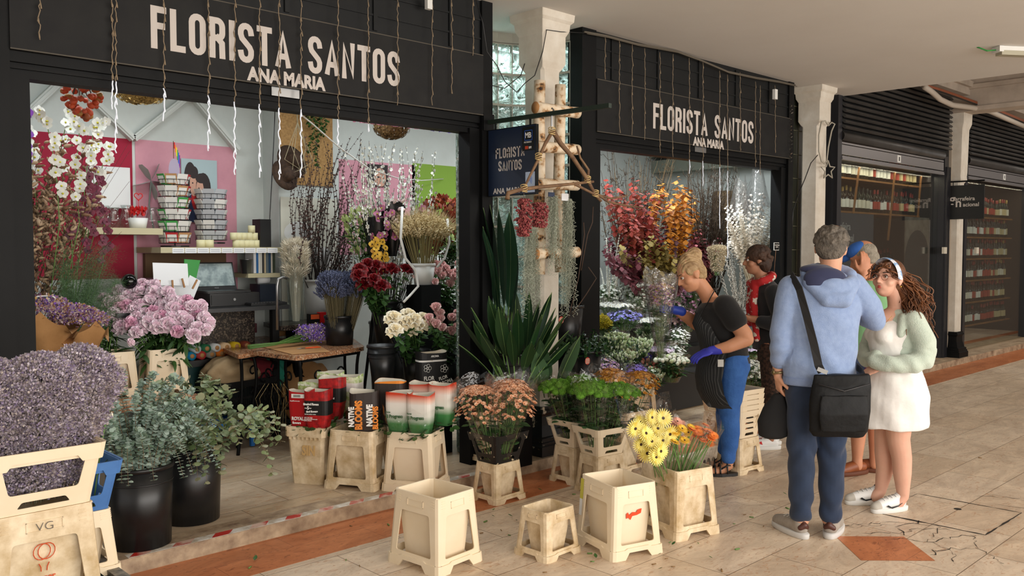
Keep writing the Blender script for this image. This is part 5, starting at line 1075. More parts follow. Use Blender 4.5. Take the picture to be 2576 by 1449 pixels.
for i,(px,lv,r_) in enumerate(((505,0,.035),(525,0,.04),(594,0,.03),(606,0,.035),(618,0,.03),(630,0,.04),(643,0,.035),(588,1,.03),(600,1,.03),(613,1,.03),(627,1,.03),(640,1,.03),(633,2,.03),(655,0,.03))):
    p=PY(px,600,6.9); h=.06; b=MB(); b.lathe([(.015,0),(r_,0),(r_,h),(.015,h),(.015,0)],18); tag(b.build('label_roll',M_tape,None,True,loc=(p.x,6.9,ZS2+.001+lv*.062)),'cream label roll standing on the right part of the price shelf','label roll','cream label rolls on the price shelf')
p=PY(660,600,6.92); boxo('black_router','upright black router box at the right end of the price shelf','router',M_blackp,p.x-.05,p.x+.05,6.86,7.0,ZS2+.001,ZS2+.24)
ZC=PY(600,765,6.75).z; a=PY(385,765,6.6); c=PY(690,765,6.6)
t=thing('shop_counter','dark granite fronted counter carrying the laptop','counter',(0,0,0)); slab([(a.x-.35,6.35),(c.x,6.35),(c.x+.25,6.98),(c.x+.25,7.015),(3.9,7.015),(3.9,7.29),(a.x-.35,7.29)],ZC,.03,mat('counter_black','202123',.35),'worktop',t); b=MB(); b.box(a.x+.45,c.x-.1,6.75,6.8,.08,ZC-.03); b.build('front_panel',M_dgranite,t); b=MB(); b.box(c.x-.10,c.x-.04,6.45,6.5,.08,ZC-.03); b.build('leg',M_black,t)
p=PY(570,745,6.7); t=thing('cash_drawer','black cash drawer with a silver lock under the laptop','cash drawer',(p.x,6.72,ZC+.002)); b=MB(); b.box(-.2,.22,-.15,.2,0,.10); b.build('body',M_blackp,t); b=MB(); b.box(-.19,.21,-.156,-.15,.01,.088); b.build('front',mat('drawer_front','0D0D0E',.4),t); b=MB(); b.lathe([(0,0),(.011,0),(.011,.004),(0,.004)],12); w_=b.build('lock',M_steel,t); w_.rotation_euler=(pi/2,0,0); w_.location=(0,-.157,.05)
t=thing('laptop','black laptop with a smeared grey screen on the cash drawer','laptop',(p.x-.03,6.72,ZC+.104)); b=MB(); b.box(-.18,.18,-.14,.10,0,.018); b.build('keyboard_base',M_blackp,t)
b=MB(); s_=.20; A=Vector((0,.10,.018)); u_=Vector((0,.32,.95)).normalized(); 
for (x0,x1,h0,h1,o,m_) in ((-.18,.18,0,.235,.0,M_blackp),(-.165,.165,.03,.222,-.006,mat('smeared_screen','6E7E80',.35,var='9AA8A8',vs=16,vd=.3))):
    b=MB(); nrm=Vector((0,-u_.z,u_.y)); P=[A+Vector((x_,0,0))+u_*h_+nrm*(-o if o else 0) for h_ in (h0,h1) for x_ in (x0,x1)]; P2=[q+Vector((0,u_.z,-u_.y))*.006 for q in P]; b.add([tuple(q) for q in P+P2],[(0,1,3,2),(4,6,7,5),(0,4,5,1),(2,3,7,6),(0,2,6,4),(1,5,7,3)]); b.build('lid' if o==0 else 'screen',m_,t)
text_mesh('maker_mark','ASUS',.016,Matrix.Translation((-.018,.093,.028))@Matrix.Rotation(pi/2-.3,4,'X'),M_steel,t,bold=.0004)
p=PY(648,745,6.6); t=thing('keyboard','small black keyboard at the right end of the counter','keyboard',(p.x+.03,6.52,ZC+.002)); b=MB(); b.box(-.16,.16,-.06,.07,0,.016); b.build('body',M_blackp,t)
b=MB(); 
for i in range(12):
    for j in range(4): b.box(-.15+i*.0252,-.13+i*.0252,-.05+j*.027,-.03+j*.027,.016,.021)
b.build('keys',mat('key_grey','2A2A2C',.5),t)
p=PY(668,700,6.9); t=thing('receipt_printer','dark receipt printer with a curled paper roll right of the laptop','printer',(p.x,6.95,ZC+.002)); b=MB(); b.box(-.08,.08,-.1,.08,0,.15); b.build('body',mat('printer_navy','18202C',.4),t); b=MB(); b.tube([(-.05,0,.19),(.05,0,.19)],.04,14); b.build('paper_roll',M_paper,t,True)
t=thing('order_papers','handwritten order sheets pegged in a row left of the laptop','papers',(0,0,0)); p=PY(435,700,6.6)
for i,(px,py,w_,h_,ti) in enumerate(((430,690,.27,.17,-.04),(398,732,.11,.13,.03),(433,735,.11,.14,-.05),(462,730,.12,.15,.35),(482,722,.10,.16,-.5),(402,705,.05,.2,.1))):
    q=PY(px,py,6.62+.02*i); c_,s_=math.cos(ti),math.sin(ti); v=[(q.x+x_*c_-z_*s_,q.y+z_*.2,q.z+x_*s_+z_*c_) for x_,z_ in ((-w_/2,-h_/2),(w_/2,-h_/2),(w_/2,h_/2),(-w_/2,h_/2))]; b=MB(); b.add(v+[(a_,b_+.002,c2) for a_,b_,c2 in v],[(0,1,2,3),(7,6,5,4),(0,4,5,1),(1,5,6,2),(2,6,7,3),(3,7,4,0)]); b.build('paper_sheet',M_paper,t)
for i,(px,py,ti) in enumerate(((401,716,-.1),(434,716,.05),(461,712,.3),(490,715,-.7))):
    q=PY(px,py,6.58); b=MB(); b.bar(q+Vector((.03*math.sin(ti),0,-.035)),q-Vector((.03*math.sin(ti),0,-.035)),.011,.012); b.build('clothespin',mat('peg_wood','A87B4F',.7),t)
q=PY(483,690,6.72); b=MB(); b.add([(q.x-.06,q.y,q.z-.12),(q.x+.01,q.y,q.z-.13),(q.x+.07,q.y,q.z+.11),(q.x-.06,q.y,q.z+.12),(q.x-.06,q.y+.01,q.z-.12),(q.x+.01,q.y+.01,q.z-.13),(q.x+.07,q.y+.01,q.z+.11),(q.x-.06,q.y+.01,q.z+.12)],[(0,1,2,3),(7,6,5,4),(0,4,5,1),(1,5,6,2),(2,6,7,3),(3,7,4,0)]); tag(b.build('green_folder',mat('bright_green_plastic','1F8A2E',.4)),'bright green plastic folder leaning beside the laptop','folder')
q=PY(325,708,6.4); b=MB(); b.sph((0,0,0),.055,20,14); tag(b.build('black_ball','' or mat('glossy_black','08080A',.08),None,True,loc=(q.x,6.4,q.z)),'glossy black ball behind the peonies','ball')
q0=PY(610,688,6.95);q1=PY(690,692,6.95); zq=q0.z; b=MB(); b.box(q0.x,q1.x,6.85,7.29,zq-.035,zq); tag(b.build('side_shelf',mat('shelf_cream','B9B08E',.6)),'small cream side shelf with books above the receipt printer','shelf')
rr=random.Random(6); x_=PY(634,680,6.95).x
for i,h in enumerate(('E4E6EA','2F6AA8','EDEDE8','DADAD2','3A3A3A','C9B99A','5F6F7A','2A4A6A','D8D2C4','3F4A3A')):
    w_=rr.uniform(.012,.026); b=MB(); b.box(0,w_,0,.15,0,rr.uniform(.16,.22)); o=b.build('book',mat('book_%d'%i,h,.7),None,False,loc=(x_,6.92,zq+.001)); x_+=w_+.002; tag(o,['thin','blue','thick white','cream','black','tan','grey blue','navy','pale','dark green'][i]+' book spine in the row on the small side shelf','book')
p=PY(620,670,6.9); b=MB(); b.lathe([(0,0),(.04,0),(.055,.12),(.058,.12),(.05,.115),(.036,.004),(0,.004)],20); tag(b.build('metal_pot',M_steel,None,True,loc=(p.x-.0,6.9,zq+.001)),'small galvanised metal pot on the side shelf left of the books','pot')
b=MB(); P=[PY(*q_,7.0) for q_ in ((692,265),(690,330),(684,450),(678,560),(668,640),(660,700))]; b.tube(P,.004,5); tag(b.build('black_wall_cable',M_blackp,None,True),'long black cable hanging down the wall beside the chipboard panel','cable')
b=MB(); P=[PX(*q_,PY(700,300,5.0).x) if False else PY(q_[0],q_[1],q_[2]) for q_ in ((735,270,4.76),(790,315,5.0),(850,368,5.3),(930,425,5.8),(1000,448,6.3),(1060,454,6.7),(1115,450,7.0))]; b.tube(P,.005,5); tag(b.build('white_power_cable',M_whitep,None,True),'white cable slung across the shop from the sign to the green wall','cable')
def iron_leg(b,p0,p1,p2,r=.013):
    p0=Vector(p0);p1=Vector(p1);p2=Vector(p2); b.tube([p0*(1-t_)**2+p1*2*t_*(1-t_)+p2*t_*t_ for t_ in [i/10 for i in range(11)]],r,6)
def scroll(b,c,r,u,turn=1,n=18,rad=.007):
    P=[]; 
    for i in range(n): a_=i/(n-1)*5.2; rr_=r*(1-.13*a_); P.append(Vector(c)+Vector(u)*(rr_*math.cos(a_)*turn)+Vector((0,0,rr_*math.sin(a_))))
    b.tube(P,rad,5)
ZT=.84
def gtable(label,pxs,z,feet,leaf=False):
    P=[G(x_,y_,z) for x_,y_ in pxs]; t=thing('granite_table',label,'table',(0,0,0))
    Q=[]; n=len(P)
    for i in range(n):
        p=P[i];a_=P[i-1];c_=P[(i+1)%n]; u=(a_-p).normalized()*.05; v=(c_-p).normalized()*.05
        for k in range(4): q_=k/3; Q.append((p+u*(1-q_)**2+v*q_*q_))
    slab([(q_.x,q_.y) for q_ in Q],z,.032,M_granite,'table_top',t); cen=sum(P,Vector())/n
    for i,p in enumerate(P):
        top=p.lerp(cen,.12); top.z=z-.034; out=(p-cen); out.z=0; foot=p+out*.10; foot.z=.083; mid=(top+foot)/2-out*.28; mid.z=.55
        b=MB(); iron_leg(b,top,mid,foot); b.build('leg',M_black,t,True)
    b=MB(); F=[p.lerp(cen,.18) for p in P]
    for i in range(n): a_=F[i].copy();c_=F[(i+1)%n].copy(); a_.z=c_.z=z-.05; b.bar(a_,c_,.02,.02); a_.z=c_.z=.33; b.bar(a_,c_,.025,.02)
    b.build('apron_frame',M_black,t)
    for i in (0,n-1):
        a_=F[i];c_=F[(i+1)%n]; u=(c_-a_).normalized(); m_=(a_+c_)/2
        for k,(du,z_,r_,tn) in enumerate(((-.13,.66,.05,1),(.13,.66,.05,-1),(-.10,.48,.055,-1),(.10,.48,.055,1),(0,.58,.06,1))):
            b=MB(); scroll(b,(m_.x+u.x*du,m_.y+u.y*du,z_),r_,u,tn); b.build('iron_scroll',M_black,t,True)
    return P
TA=gtable('granite topped florist table with scrolled iron legs, nearer one with the cut flowers',((747,897),(918,872),(880,845),(612,880)),ZT,None)
TB=gtable('second granite topped table behind the first, with iron scroll legs',((600,893),(735,872),(700,826),(515,856)),ZT-.02,None)
b=MB(); b.lathe([(0,0),(.16,0),(.16,.03),(0,.03)],4); 
c_=G(612,1030,.345); t=thing('black_crate','black slatted plastic crate under the back granite table','crate',(c_.x,c_.y+.1,.345),.2)
b=MB(); W2,D2,H2=.25,.17,.24
for i in range(30): x_=-W2+i*W2*2/29; b.box(x_-.004,x_+.004,-D2,-D2+.006,.03,H2-.05); b.box(x_-.004,x_+.004,D2-.006,D2,.03,H2-.05)
for i in range(20): y_=-D2+i*D2*2/19; b.box(-W2,-W2+.006,y_-.004,y_+.004,.03,H2-.05); b.box(W2-.006,W2,y_-.004,y_+.004,.03,H2-.05)
for z0,z1 in ((0,.03),(.10,.115),(H2-.05,H2)): b.box(-W2-.004,W2+.004,-D2-.004,-D2+.008,z0,z1); b.box(-W2-.004,W2+.004,D2-.008,D2+.004,z0,z1); b.box(-W2-.004,-W2+.008,-D2,D2,z0,z1); b.box(W2-.008,W2+.004,-D2,D2,z0,z1)
b.box(-W2,W2,-D2,D2,0,.012); b.build('crate_body',M_blackp,t)
def crumple(name,label,cat,c,size,m,seed,flat=1.):
    rr=random.Random(seed); b=MB(); b.sph((0,0,0),1,44,30); V=np.concatenate(b.V); 
    ph=[Vector((rr.uniform(-4,4),rr.uniform(-4,4),rr.uniform(-4,4))) for _ in range(7)]
    o=np.zeros(len(V)); 
    for i,p in enumerate(ph): o+=np.abs(np.sin(V@np.array(p)+i))*.10
    V=V*(0.75+o)[:,None]*np.array(size); b.V=[V]; return tag(b.build(name,m,None,True,loc=c),label,cat)
crumple('kraft_paper_heap','crumpled brown paper heaped in the black crate','paper',(c_.x-.06,c_.y+.10,.345+.28),(.20,.13,.12),mat('crumpled_kraft','9C8462',.8,bump=.6,bs=20),1)
crumple('red_cloth','dark red cloth heaped in the black crate beside the brown paper','cloth',(c_.x+.17,c_.y+.14,.345+.27),(.14,.12,.10),mat('dark_red_cloth','6E1722',.9),2)
crumple('green_foil','teal green wrapping foil behind the red cloth','foil',(c_.x+.42,c_.y+.35,.345+.22),(.10,.12,.12),mat('teal_foil','2E9A82',.35),5)
q=G(790,1010,.3); crumple('kraft_paper_bag','large folded kraft paper bag leaning under the front granite table','paper bag',(q.x+.05,q.y+.2,.38),(.20,.10,.26),M_kraft,4)
kp=[G(x_,y_,ZT+.003) for x_,y_ in ((640,868),(790,862),(830,885),(735,892))]
b=MB(); b.add([tuple(p) for p in kp]+[(p.x,p.y,p.z+.002) for p in kp],[(4,5,6,7),(3,2,1,0),(0,1,5,4),(1,2,6,5),(2,3,7,6),(3,0,4,7)]); tag(b.build('kraft_sheet',M_kraft),'flat sheet of kraft paper under the cut flowers on the table','paper')
p0=Vector((PY(625,865,6.1).x,6.1,ZT+.035));p1=Vector((PY(810,840,6.2).x,6.2,ZT+.045)); t=thing('statice_bundle','bundle of cut purple statice with long green stems lying on the table','flower bunch',p0); d_=(p1-p0); b=MB(); rr=random.Random(8)
for i in range(34): a_=rr.random()*6.28; r_=rr.random()*.022; e=Vector((rr.uniform(-.05,.05),rr.uniform(-.06,.06),rr.uniform(0,.07))); b.tube([Vector((0,r_*math.cos(a_),r_*math.sin(a_)*.8)),d_*.35+Vector((0,r_*.5*math.cos(a_),r_*math.sin(a_)*.5)),d_*rr.uniform(.75,.9)+e],.0025,4)
b.build('stems',M_stem,t,True)
b=MB(); b.stamp(T(TINY.v*2.0,TINY.f,TINY.m),[TR(d_*rr.uniform(.72,1.02)+Vector((rr.uniform(-.03,.03),rr.uniform(-.08,.08),rr.uniform(-.01,.10))),(rr.uniform(-1,1),rr.uniform(-1,1),1),rr.random()*6,rr.uniform(.7,1.4)) for _ in range(420)]); o=b.build('blooms',mat('mixed_statice','6A4FC0',.7,island=['7A5AD0','C99AC9','4B35A0','D8CF8A','9A7AD8']),t,True); o['kind']='stuff'
q=G(768,878,ZT+.004); t=thing('secateurs','orange handled secateurs on the near table edge','secateurs',q,-.05); 
for sy in (-1,1):
    b=MB(); b.tube([(.0,0,.008),(.06,sy*.012,.008),(.12,sy*.02,.008)],.007,6,flat=.6); b.build('handle',mat('orange_plastic','E0551A',.4),t,True)
    b=MB(); b.tube([(.0,0,.008),(-.04,-sy*.004,.008),(-.075,-sy*.012,.008)],[.006,.006,.001],6,flat=.4); b.build('blade',M_steel,t,True)
lb=G(872,868,ZT); lx,ly=lb.x-.02,lb.y+.07
round_bucket('black bucket of dried lavender on the near granite table',lx,ly,ZT+.001,.105,.120,.235,M_blackp)
LAV=MB(); 
for i in range(14): a_=i*2.4; LAV.sph((.0035*math.cos(a_),.0035*math.sin(a_),.004*i),.0042,4,3,0)
M_lav=mat('lavender','4C5270',.85,island=['636A88','383D54','757A92']); LAVm=LAV.tmpl()
for k,(dx,dy) in enumerate(((-.05,-.03),(.04,-.05),(.0,.04),(-.02,-.01),(.06,.03))):
    bunch('lavender_bunch',['left','right front','back','middle','right back'][k]+' bunch of dried lavender in the black bucket','flower bunch',(lx+dx,ly+dy),ZT+.05,ZT+.235+.31,.035,.085,LAVm,M_lav,260,90+k,(.8,1.3),None,0,None,None,.04,None,70,lean=(dx*1.6,dy*1.6),side=.12,stemmat=mat('dry_grass_stem','6E6548',.8))
tf=MB()
for i in range(9): tf.stamp(leafT(.045,.004,1,0,0),[TR((0,0,.003*i),(math.cos(i*2.4),math.sin(i*2.4),1.2),0,1)])
TUFT=tf.tmpl()
q=PY(700,815,6.7); slabz=q.z; t=thing('side_table','small dark granite side table at the back','table',(0,0,0)); qa=PY(690,820,6.6);qb=PY(850,830,6.6); slab([(qa.x,6.5),(qb.x,6.5),(qb.x+.1,6.97),(qa.x+.1,6.97)],slabz,.04,M_dgranite,'table_top',t); b=MB(); b.box(qa.x+.25,qb.x-.2,6.7,6.85,.08,slabz-.04); b.build('base',M_black,t)
q=PY(745,805,6.65); t=thing('glass_vase','tall tapered glass vase packed with pale dried grass','vase',(q.x,6.65,slabz+.001)); b=MB(); b.lathe([(0,.004),(.062,.004),(.085,.60),(.082,.60),(.058,.012)],24); b.build('glass',M_clearglass,t,True)
bunch('dried_grass','pale fluffy dried grass standing in the tall glass vase','dried grass',(q.x,6.65),slabz+.02,slabz+.68,.035,.09,TUFT,mat('bleached_grass','DCD2BC',.9,island=['EFE6D2','C9BDA2']),420,5,(.8,1.5),None,0,None,M_film,.02,None,110,stemmat=mat('bleached_stem','EFE6D4',.8),side=.25,vol=.55)
q=PY(820,750,6.75); zb_=0
boxo('white_plinth','white plinth carrying the white twig bucket','plinth',M_white,q.x-.16,q.x+.16,6.72,6.99,.08,slabz-.05)
round_bucket('white plastic bucket holding dark magnolia twigs',q.x,6.84,slabz+.001,.12,.155,.36,M_whitep,rim=.012)
rr=random.Random(15); budT=MB(); budT.sph((0,0,.008),.007,5,4,sc=(1,1,1.8)); budT.stamp(leafT(.03,.013,2,.4,.2),[TR((0,0,0),(.5,.3,.7),1,1)]); BUD=budT.tmpl(); M_dk=mat('dark_bud','4A3430',.7,island=['5E4038','2E2422'])
for i in range(70):
    tip=PY(rr.uniform(725,920),rr.uniform(400,600) if i%3 else rr.uniform(330,450),rr.uniform(6.2,6.9)); base=(q.x+rr.uniform(-.1,.1),6.84+rr.uniform(-.08,.08),slabz+.2); mid=Vector(base).lerp(tip,.5)+Vector((rr.uniform(-.3,.3),0,rr.uniform(-.1,.15)))
    branch('dark_twig','dark budding twig in the white plastic bucket','branch','dark budding twigs in the white bucket',base,mid,tip,BUD,18,1,M_dk,mat('blackish_twig','2E2622',.7),i,r=.0045,pairs=False,spread=.7,t0=.35,s=(.7,1.4))
b=MB(); P=[PY(x_,y_,6.35) for x_,y_ in ((697,830),(697,720),(700,702),(712,697),(722,700))]; b.tube(P,.012,8); tag(b.build('chrome_handle',M_steel,None,True),'curved chrome tube handle beside the counter','handle')
q=PY(805,795,6.6); boxo('red_tin','small red tin box on the side table','tin',M_red,q.x-.03,q.x+.03,6.55,6.6,slabz+.001,slabz+.09); q=PY(783,795,6.6)
t=thing('card_reader','black card terminal with an orange edge on the side table','card reader',(q.x,6.56,slabz+.001)); b=MB(); b.box(-.045,.045,-.02,.04,0,.08); b.build('body',M_blackp,t); b=MB(); b.box(-.04,.04,-.024,-.02,.035,.075); b.build('screen',mat('orange_edge','D8582A',.5),t)
q=PY(742,405,6.85)
M_straw=mat('dark_straw','4B3524',.85,var='2E1F15',vs=40,bump=.4)
for k,(dx,dz,s_) in enumerate(((0,0,1),(-.10,-.13,.9))):
    t=thing('straw_hat',['dark straw hat hanging in a net on the chipboard, upper one','dark straw hat hanging lower left of the other hat'][k],'hat',(q.x+dx,6.90-.05*k,q.z+dz)); t.rotation_euler=(R(70),R(15*k),R(10)); b=MB(); b.lathe([(0,.10*s_),(.06*s_,.095*s_),(.075*s_,.05*s_),(.08*s_,0),(.15*s_,-.01),(.155*s_,0),(.08*s_,.01)],24); b.build('crown_and_brim',M_straw,t,True)
b=MB(); 
for i in range(6): a_=i*1.047; b.tube([(q.x,6.80,q.z+.33),(q.x+.14*math.cos(a_),6.78,q.z+.13*math.sin(a_)),(q.x,6.76,q.z-.08)],.003,4)
b.tube([(q.x,6.80,q.z+.33),(q.x,6.84,q.z+.75)],.006,5); tag(b.build('rope_hanger',mat('jute','B7A98A',.9),None,True),'jute net and chain holding the straw hats','hanger')
rr=random.Random(4); IVY=leafT(.05,.045,2,.15,.1,.35)
for k,(px0,y0,y1) in enumerate(((785,270,380),(800,275,420),(812,270,345),(772,270,330))):
    P=[PY(px0+8*math.sin(y_/22),y_,6.93) for y_ in range(y0,y1,12)]; t=thing('ivy_strand','trailing green ivy strand in front of the chipboard panel','ivy',P[0],0,'ivy strands on the chipboard'); L=[p-P[0] for p in P]; b=MB(); b.tube(L,.003,4); b.build('stem',M_stem,t); b=MB(); leaves_on(b,L,IVY,len(L)*3,rr,0,1,.9,(.6,1.1),droop=.4); b.build('leaves',M_gleaf,t,True)
def hangbunch(label,px,py,Y,r,m,T_,n,seed,cat='dried flowers',flat=.75):
    c=PY(px,py,Y); t=thing('hanging_bunch',label,cat,c); rr=random.Random(seed); b=MB(); M_=[]
    for i in range(n):
        d=sphd(rr.random()*6.28,rr.uniform(-1.4,.9)); q_=rr.uniform(.75,1); M_.append(TR((d.x*r*q_,d.y*r*q_,d.z*r*q_*flat),d,rr.random()*6,rr.uniform(.8,1.2)))
    b.stamp(T_,M_); b.build('flower_heads',m,t,True); b=MB(); zt_=3.345-c.z; b.tube([(0,0,0),(.0,0,zt_)],.004,4)
    for i in range(8): a_=i*.785; b.tube([(math.cos(a_)*.02,math.sin(a_)*.02,r*.9),(math.cos(a_)*r*.5,math.sin(a_)*r*.5,0)],.003,4)
    b.build('hanging_stems',M_twig,t); return t
PHY=MB(); PHY.lathe([(0,-.03),(.012,-.02),(.019,0),(.014,.015),(0,.02)],6); PHYm=PHY.tmpl(); HYD=flowerT(.014,[(R(45+90*q),1,1) for q in range(4)],False)
hangbunch('hanging bunch of orange red physalis lanterns near the left post',207,238,5.6,.11,mat('physalis','B8431F',.6,island=['C9502A','8E3216','A8823E']),PHYm,75,1,flat=1.3)
hangbunch('hanging dried golden hydrangea left of the sign cord',355,230,6.0,.19,mat('dry_hydrangea','9C8148',.8,island=['B79A58','6F5A30']),HYD,900,2,flat=.45)
hangbunch('small hanging dried bunch near the zigzag moulding',450,232,6.3,.06,mat('dry_hydrangea','9C8148',.8),HYD,160,3)
hangbunch('hanging brown dried hydrangea under the pink garland',985,318,5.9,.155,mat('brown_hydrangea','7A5E38',.8,island=['8F7146','5A4428']),HYD,900,4,flat=.7)
t=thing('flower_garland','pink and purple hydrangea garland along the top of the opening','garland',PY(960,305,5.7)); rr=random.Random(9)
for nm,xs_,m_ in (('pink_blooms',(890,1085),mat('pink_hydrangea','D890A8',.7,island=['E8AFC2','C97090'])),('purple_blooms',(1085,1130),mat('purple_hydrangea','6A4FB0',.7))):
    b=MB(); M_=[]
    for i in range(int((xs_[1]-xs_[0])*3.2)):
        px=rr.uniform(*xs_); p=PY(px,292+(px-890)*.115+rr.uniform(-10,12),5.7+rr.uniform(-.08,.08))-PY(960,305,5.7); M_.append(TR(p,(rr.uniform(-1,1),rr.uniform(-1.5,0),rr.uniform(-.6,.6)),0,1.1))
    b.stamp(HYD,M_); o=b.build(nm,m_,t,True); o['kind']='stuff'
b=MB(); b.tube([PY(880,288,5.7)-PY(960,305,5.7),PY(1135,318,5.7)-PY(960,305,5.7)],.01,6); b.build('wood_pole',M_wood,t)
b=MB(); b.tube([PY(880,288,5.7),PY(880,288,5.7)+Vector((0,0,.8))],.004,4); 
BLO=daisyT(.016,5,.5,.25); M_blo=[mat('white_blossom','F1F1EA',.5),mat('pale_centre','C8C27A',.7)]; rr=random.Random(19)
vx=PY(985,640,6.2); vase('dark bucket holding the white blossom branches',vx.x,6.25,.08,.14,.17,.9,M_blackp,cat='bucket',name='round_bucket')
for i in range(58):
    tip=PY(rr.uniform(855,1105),rr.uniform(355,560) if i%2 else rr.uniform(345,470),rr.uniform(5.7,6.6)); base=(vx.x+rr.uniform(-.08,.08),6.25+rr.uniform(-.08,.08),.9); mid=Vector(base).lerp(tip,.5)+Vector((rr.uniform(-.25,.25),rr.uniform(-.1,.1),rr.uniform(-.05,.12)))
    branch('blossom_branch','dark branch covered in small white blossoms','branch','white blossom branches above the roses',base,mid,tip,BLO,26,1,M_blo,mat('blackish_twig','2E2622',.7),i,r=.0045,pairs=False,spread=.97,t0=.35,s=(.8,1.9))
for k,(px,py,lab) in enumerate(((948,590,'black sleeved orchid with dark pink blooms, left one'),(985,560,'tall black sleeve of magnolia buds behind the orchids'),(1035,585,'black sleeve with dark pink orchids, right one'))):
    q=PY(px,py,5.95); t=thing('sleeved_flowers',lab,'flower sleeve',(q.x,5.95,q.z-.28)); b=MB(); wrap_cone(b,(0,0),0,.42,.04,.12,n=14,seed=k,jag=.03); b.build('black_sleeve',mat('black_film','0E0E10',.25),t,True)
    M_=[TR((rr.uniform(-.09,.09),-.10+rr.uniform(-.05,.05),rr.uniform(.25,.5)),(rr.uniform(-.5,.3),-1,rr.uniform(0,.6)),rr.random(),.8) for _ in range(14)]; b=MB(); b.stamp(ORC if k!=1 else T(PODT.v*2,PODT.f,PODT.m),M_); b.build('blooms',[mat('dusky_orchid','8E4A68',.6,island=['A8607C','6E3450']) if k!=1 else mat('pale_magnolia','E6CFCB',.6),M_yc],t,True)
q=PY(955,640,5.8); t=thing('yellow_orchids','cluster of yellow orchids in front of the black sleeves','flower',(q.x,5.8,q.z)); b=MB(); b.stamp(ORC,[TR((rr.uniform(-.06,.06),rr.uniform(-.03,.03),rr.uniform(-.14,.12)),(rr.uniform(-.6,.4),-1,rr.uniform(-.2,.4)),rr.random(),.75) for _ in range(22)]); b.build('blooms',[mat('yellow_orchid','D9A62A',.6,island=['E9BE48','B8821A']),M_brownc],t,True)
for k,(px,py) in enumerate(((915,560),(1150,590))): q=PY(px,py,6.1); bunch('green_foliage','loose pale green foliage '+('left of' if k==0 else 'right of')+' the black flower sleeves','foliage',(q.x,6.1),q.z-.4,q.z+.1,.05,.16,leafT(.06,.03,2,.3,.2),mat('pale_green_leaf','93A35C',.6,island=['AEBB78','6E7F40']),160,k,(.8,1.3),LEAF_LONG,80,M_gleaf,None,.1,None,20,vol=.3)
WH=MB(); 
for i in range(12): a_=i*1.57+(.4 if i%2 else 0); WH.sph((.0055*math.cos(a_),.0055*math.sin(a_),.006*i),.0055,4,3,0,sc=(1,1,1.5)); 
for i in range(5): WH.stamp(leafT(.09,.0014,1,0,0),[TR((0,0,.05),(math.cos(i*1.25)*.25,math.sin(i*1.25)*.25,1),0,1)])
q=PY(1075,690,5.6); wz=PY(1075,692,5.6).z; 
boxo('pot_pedestal','dark pedestal block under the white wheat pot behind the rose stand','plinth',M_black,q.x-.1,q.x+.1,5.55,5.75,.08,wz-.08)
round_bucket('small white pot holding the wheat sheaf',q.x,5.65,wz-.078,.075,.095,.17,M_whitep,name='white_pot',cat='pot')
bunch('wheat_sheaf','dense sheaf of dried golden wheat above the pink roses','wheat',(q.x,5.65),wz-.05,wz+.42,.045,.20,WH.tmpl(),mat('wheat_gold','CBB78C',.8,island=['DCCBA2','A58C5C','BCA87A']),300,3,(.9,1.3),None,0,None,None,.07,None,110,side=.05,stemmat=mat('wheat_stem','8A7E50',.8,island=['A29562','6A6338']))
b=MB(); P=[PY(x_,y_,5.5) for x_,y_ in ((1012,520),(1008,600),(1020,650),(1045,680),(1052,720),(1030,745),(1015,760))]; b.tube(P,.010,8); P=[PY(x_,y_,5.5) for x_,y_ in ((1125,550),(1130,610),(1118,650),(1100,672))]; b.tube(P,.010,8); tag(b.build('white_iron_chair_frame',M_whitep,None,True),'curved white iron frame around the wheat pot','chair frame')
q=PY(1110,560,6.3); bunch('autumn_foliage','red and orange autumn leaves right of the blossom branches','foliage',(q.x,6.3),q.z-.6,q.z+.22,.06,.24,leafT(.06,.05,2,.3,.2),mat('autumn_leaf','8E3A22',.6,island=['A84A26','5E1F1C','B8742A']),700,4,(.7,1.3),None,0,None,None,.2,None,30,vol=.4,stemmat=M_twig)
q=PY(1143,640,6.0); bunch('white_lilies','white lilies with dark green leaves at the right of the wheat','flower bunch',(q.x,6.0),q.z-.35,q.z+.12,.05,.12,flowerT(.06,[(R(60*q_),1,.4) for q_ in range(6)],False),mat('lily_white','EDEFE8',.5),12,4,(.8,1.2),LEAF_LONG,200,M_gleaf,None,.1,None,14,vol=.3)
posterY('face_poster','poster of a partly hidden face behind the blossom branches',925,412,975,470,7.0,M_hairp,[(.6,.4,.3,.45,M_skinp),(.5,.42,.08,.04,M_hairp)])
posterY('magnolia_panel','large pale picture of magnolia petals leaning behind the white bucket',705,495,850,840,6.98,mat('pale_beige_print','CFCDBE',.7),[(.3,.75,.25,.08,M_whitep),(.35,.62,.04,.02,M_wood),(.2,.5,.1,.03,mat('print_brown','6A5846',.7)),(.7,.55,.22,.10,M_whitep),(.75,.35,.2,.08,M_whitep)])
CN=[]
def cone(px,py,Y,z_rim_r,label,H=.36,r1=.115,r0=.07):
    p=PY(px,py,Y); return round_bucket(label,p.x,Y,p.z-H,r0,r1,H,M_blackp,rim=.007,name='cone_bucket',rings=(.75,)),p
cs=[cone(968,757,5.85,0,'black cone bucket of red roses on the stand'),cone(1045,757,5.85,0,'black cone bucket between the red and pink roses, upper tier'),cone(1130,762,5.85,0,'black cone bucket of pink roses, upper tier of the stand'),cone(961,868,5.45,0,'empty black cone bucket, lower left of the stand',r1=.11),cone(1045,880,5.45,0,'black cone bucket of ivory roses, lower tier'),cone(1125,885,5.45,0,'black cone bucket of pink roses, lower right of the stand')]
t=thing('flower_stand','black two tier metal stand carrying the rose buckets','stand',(0,0,0))
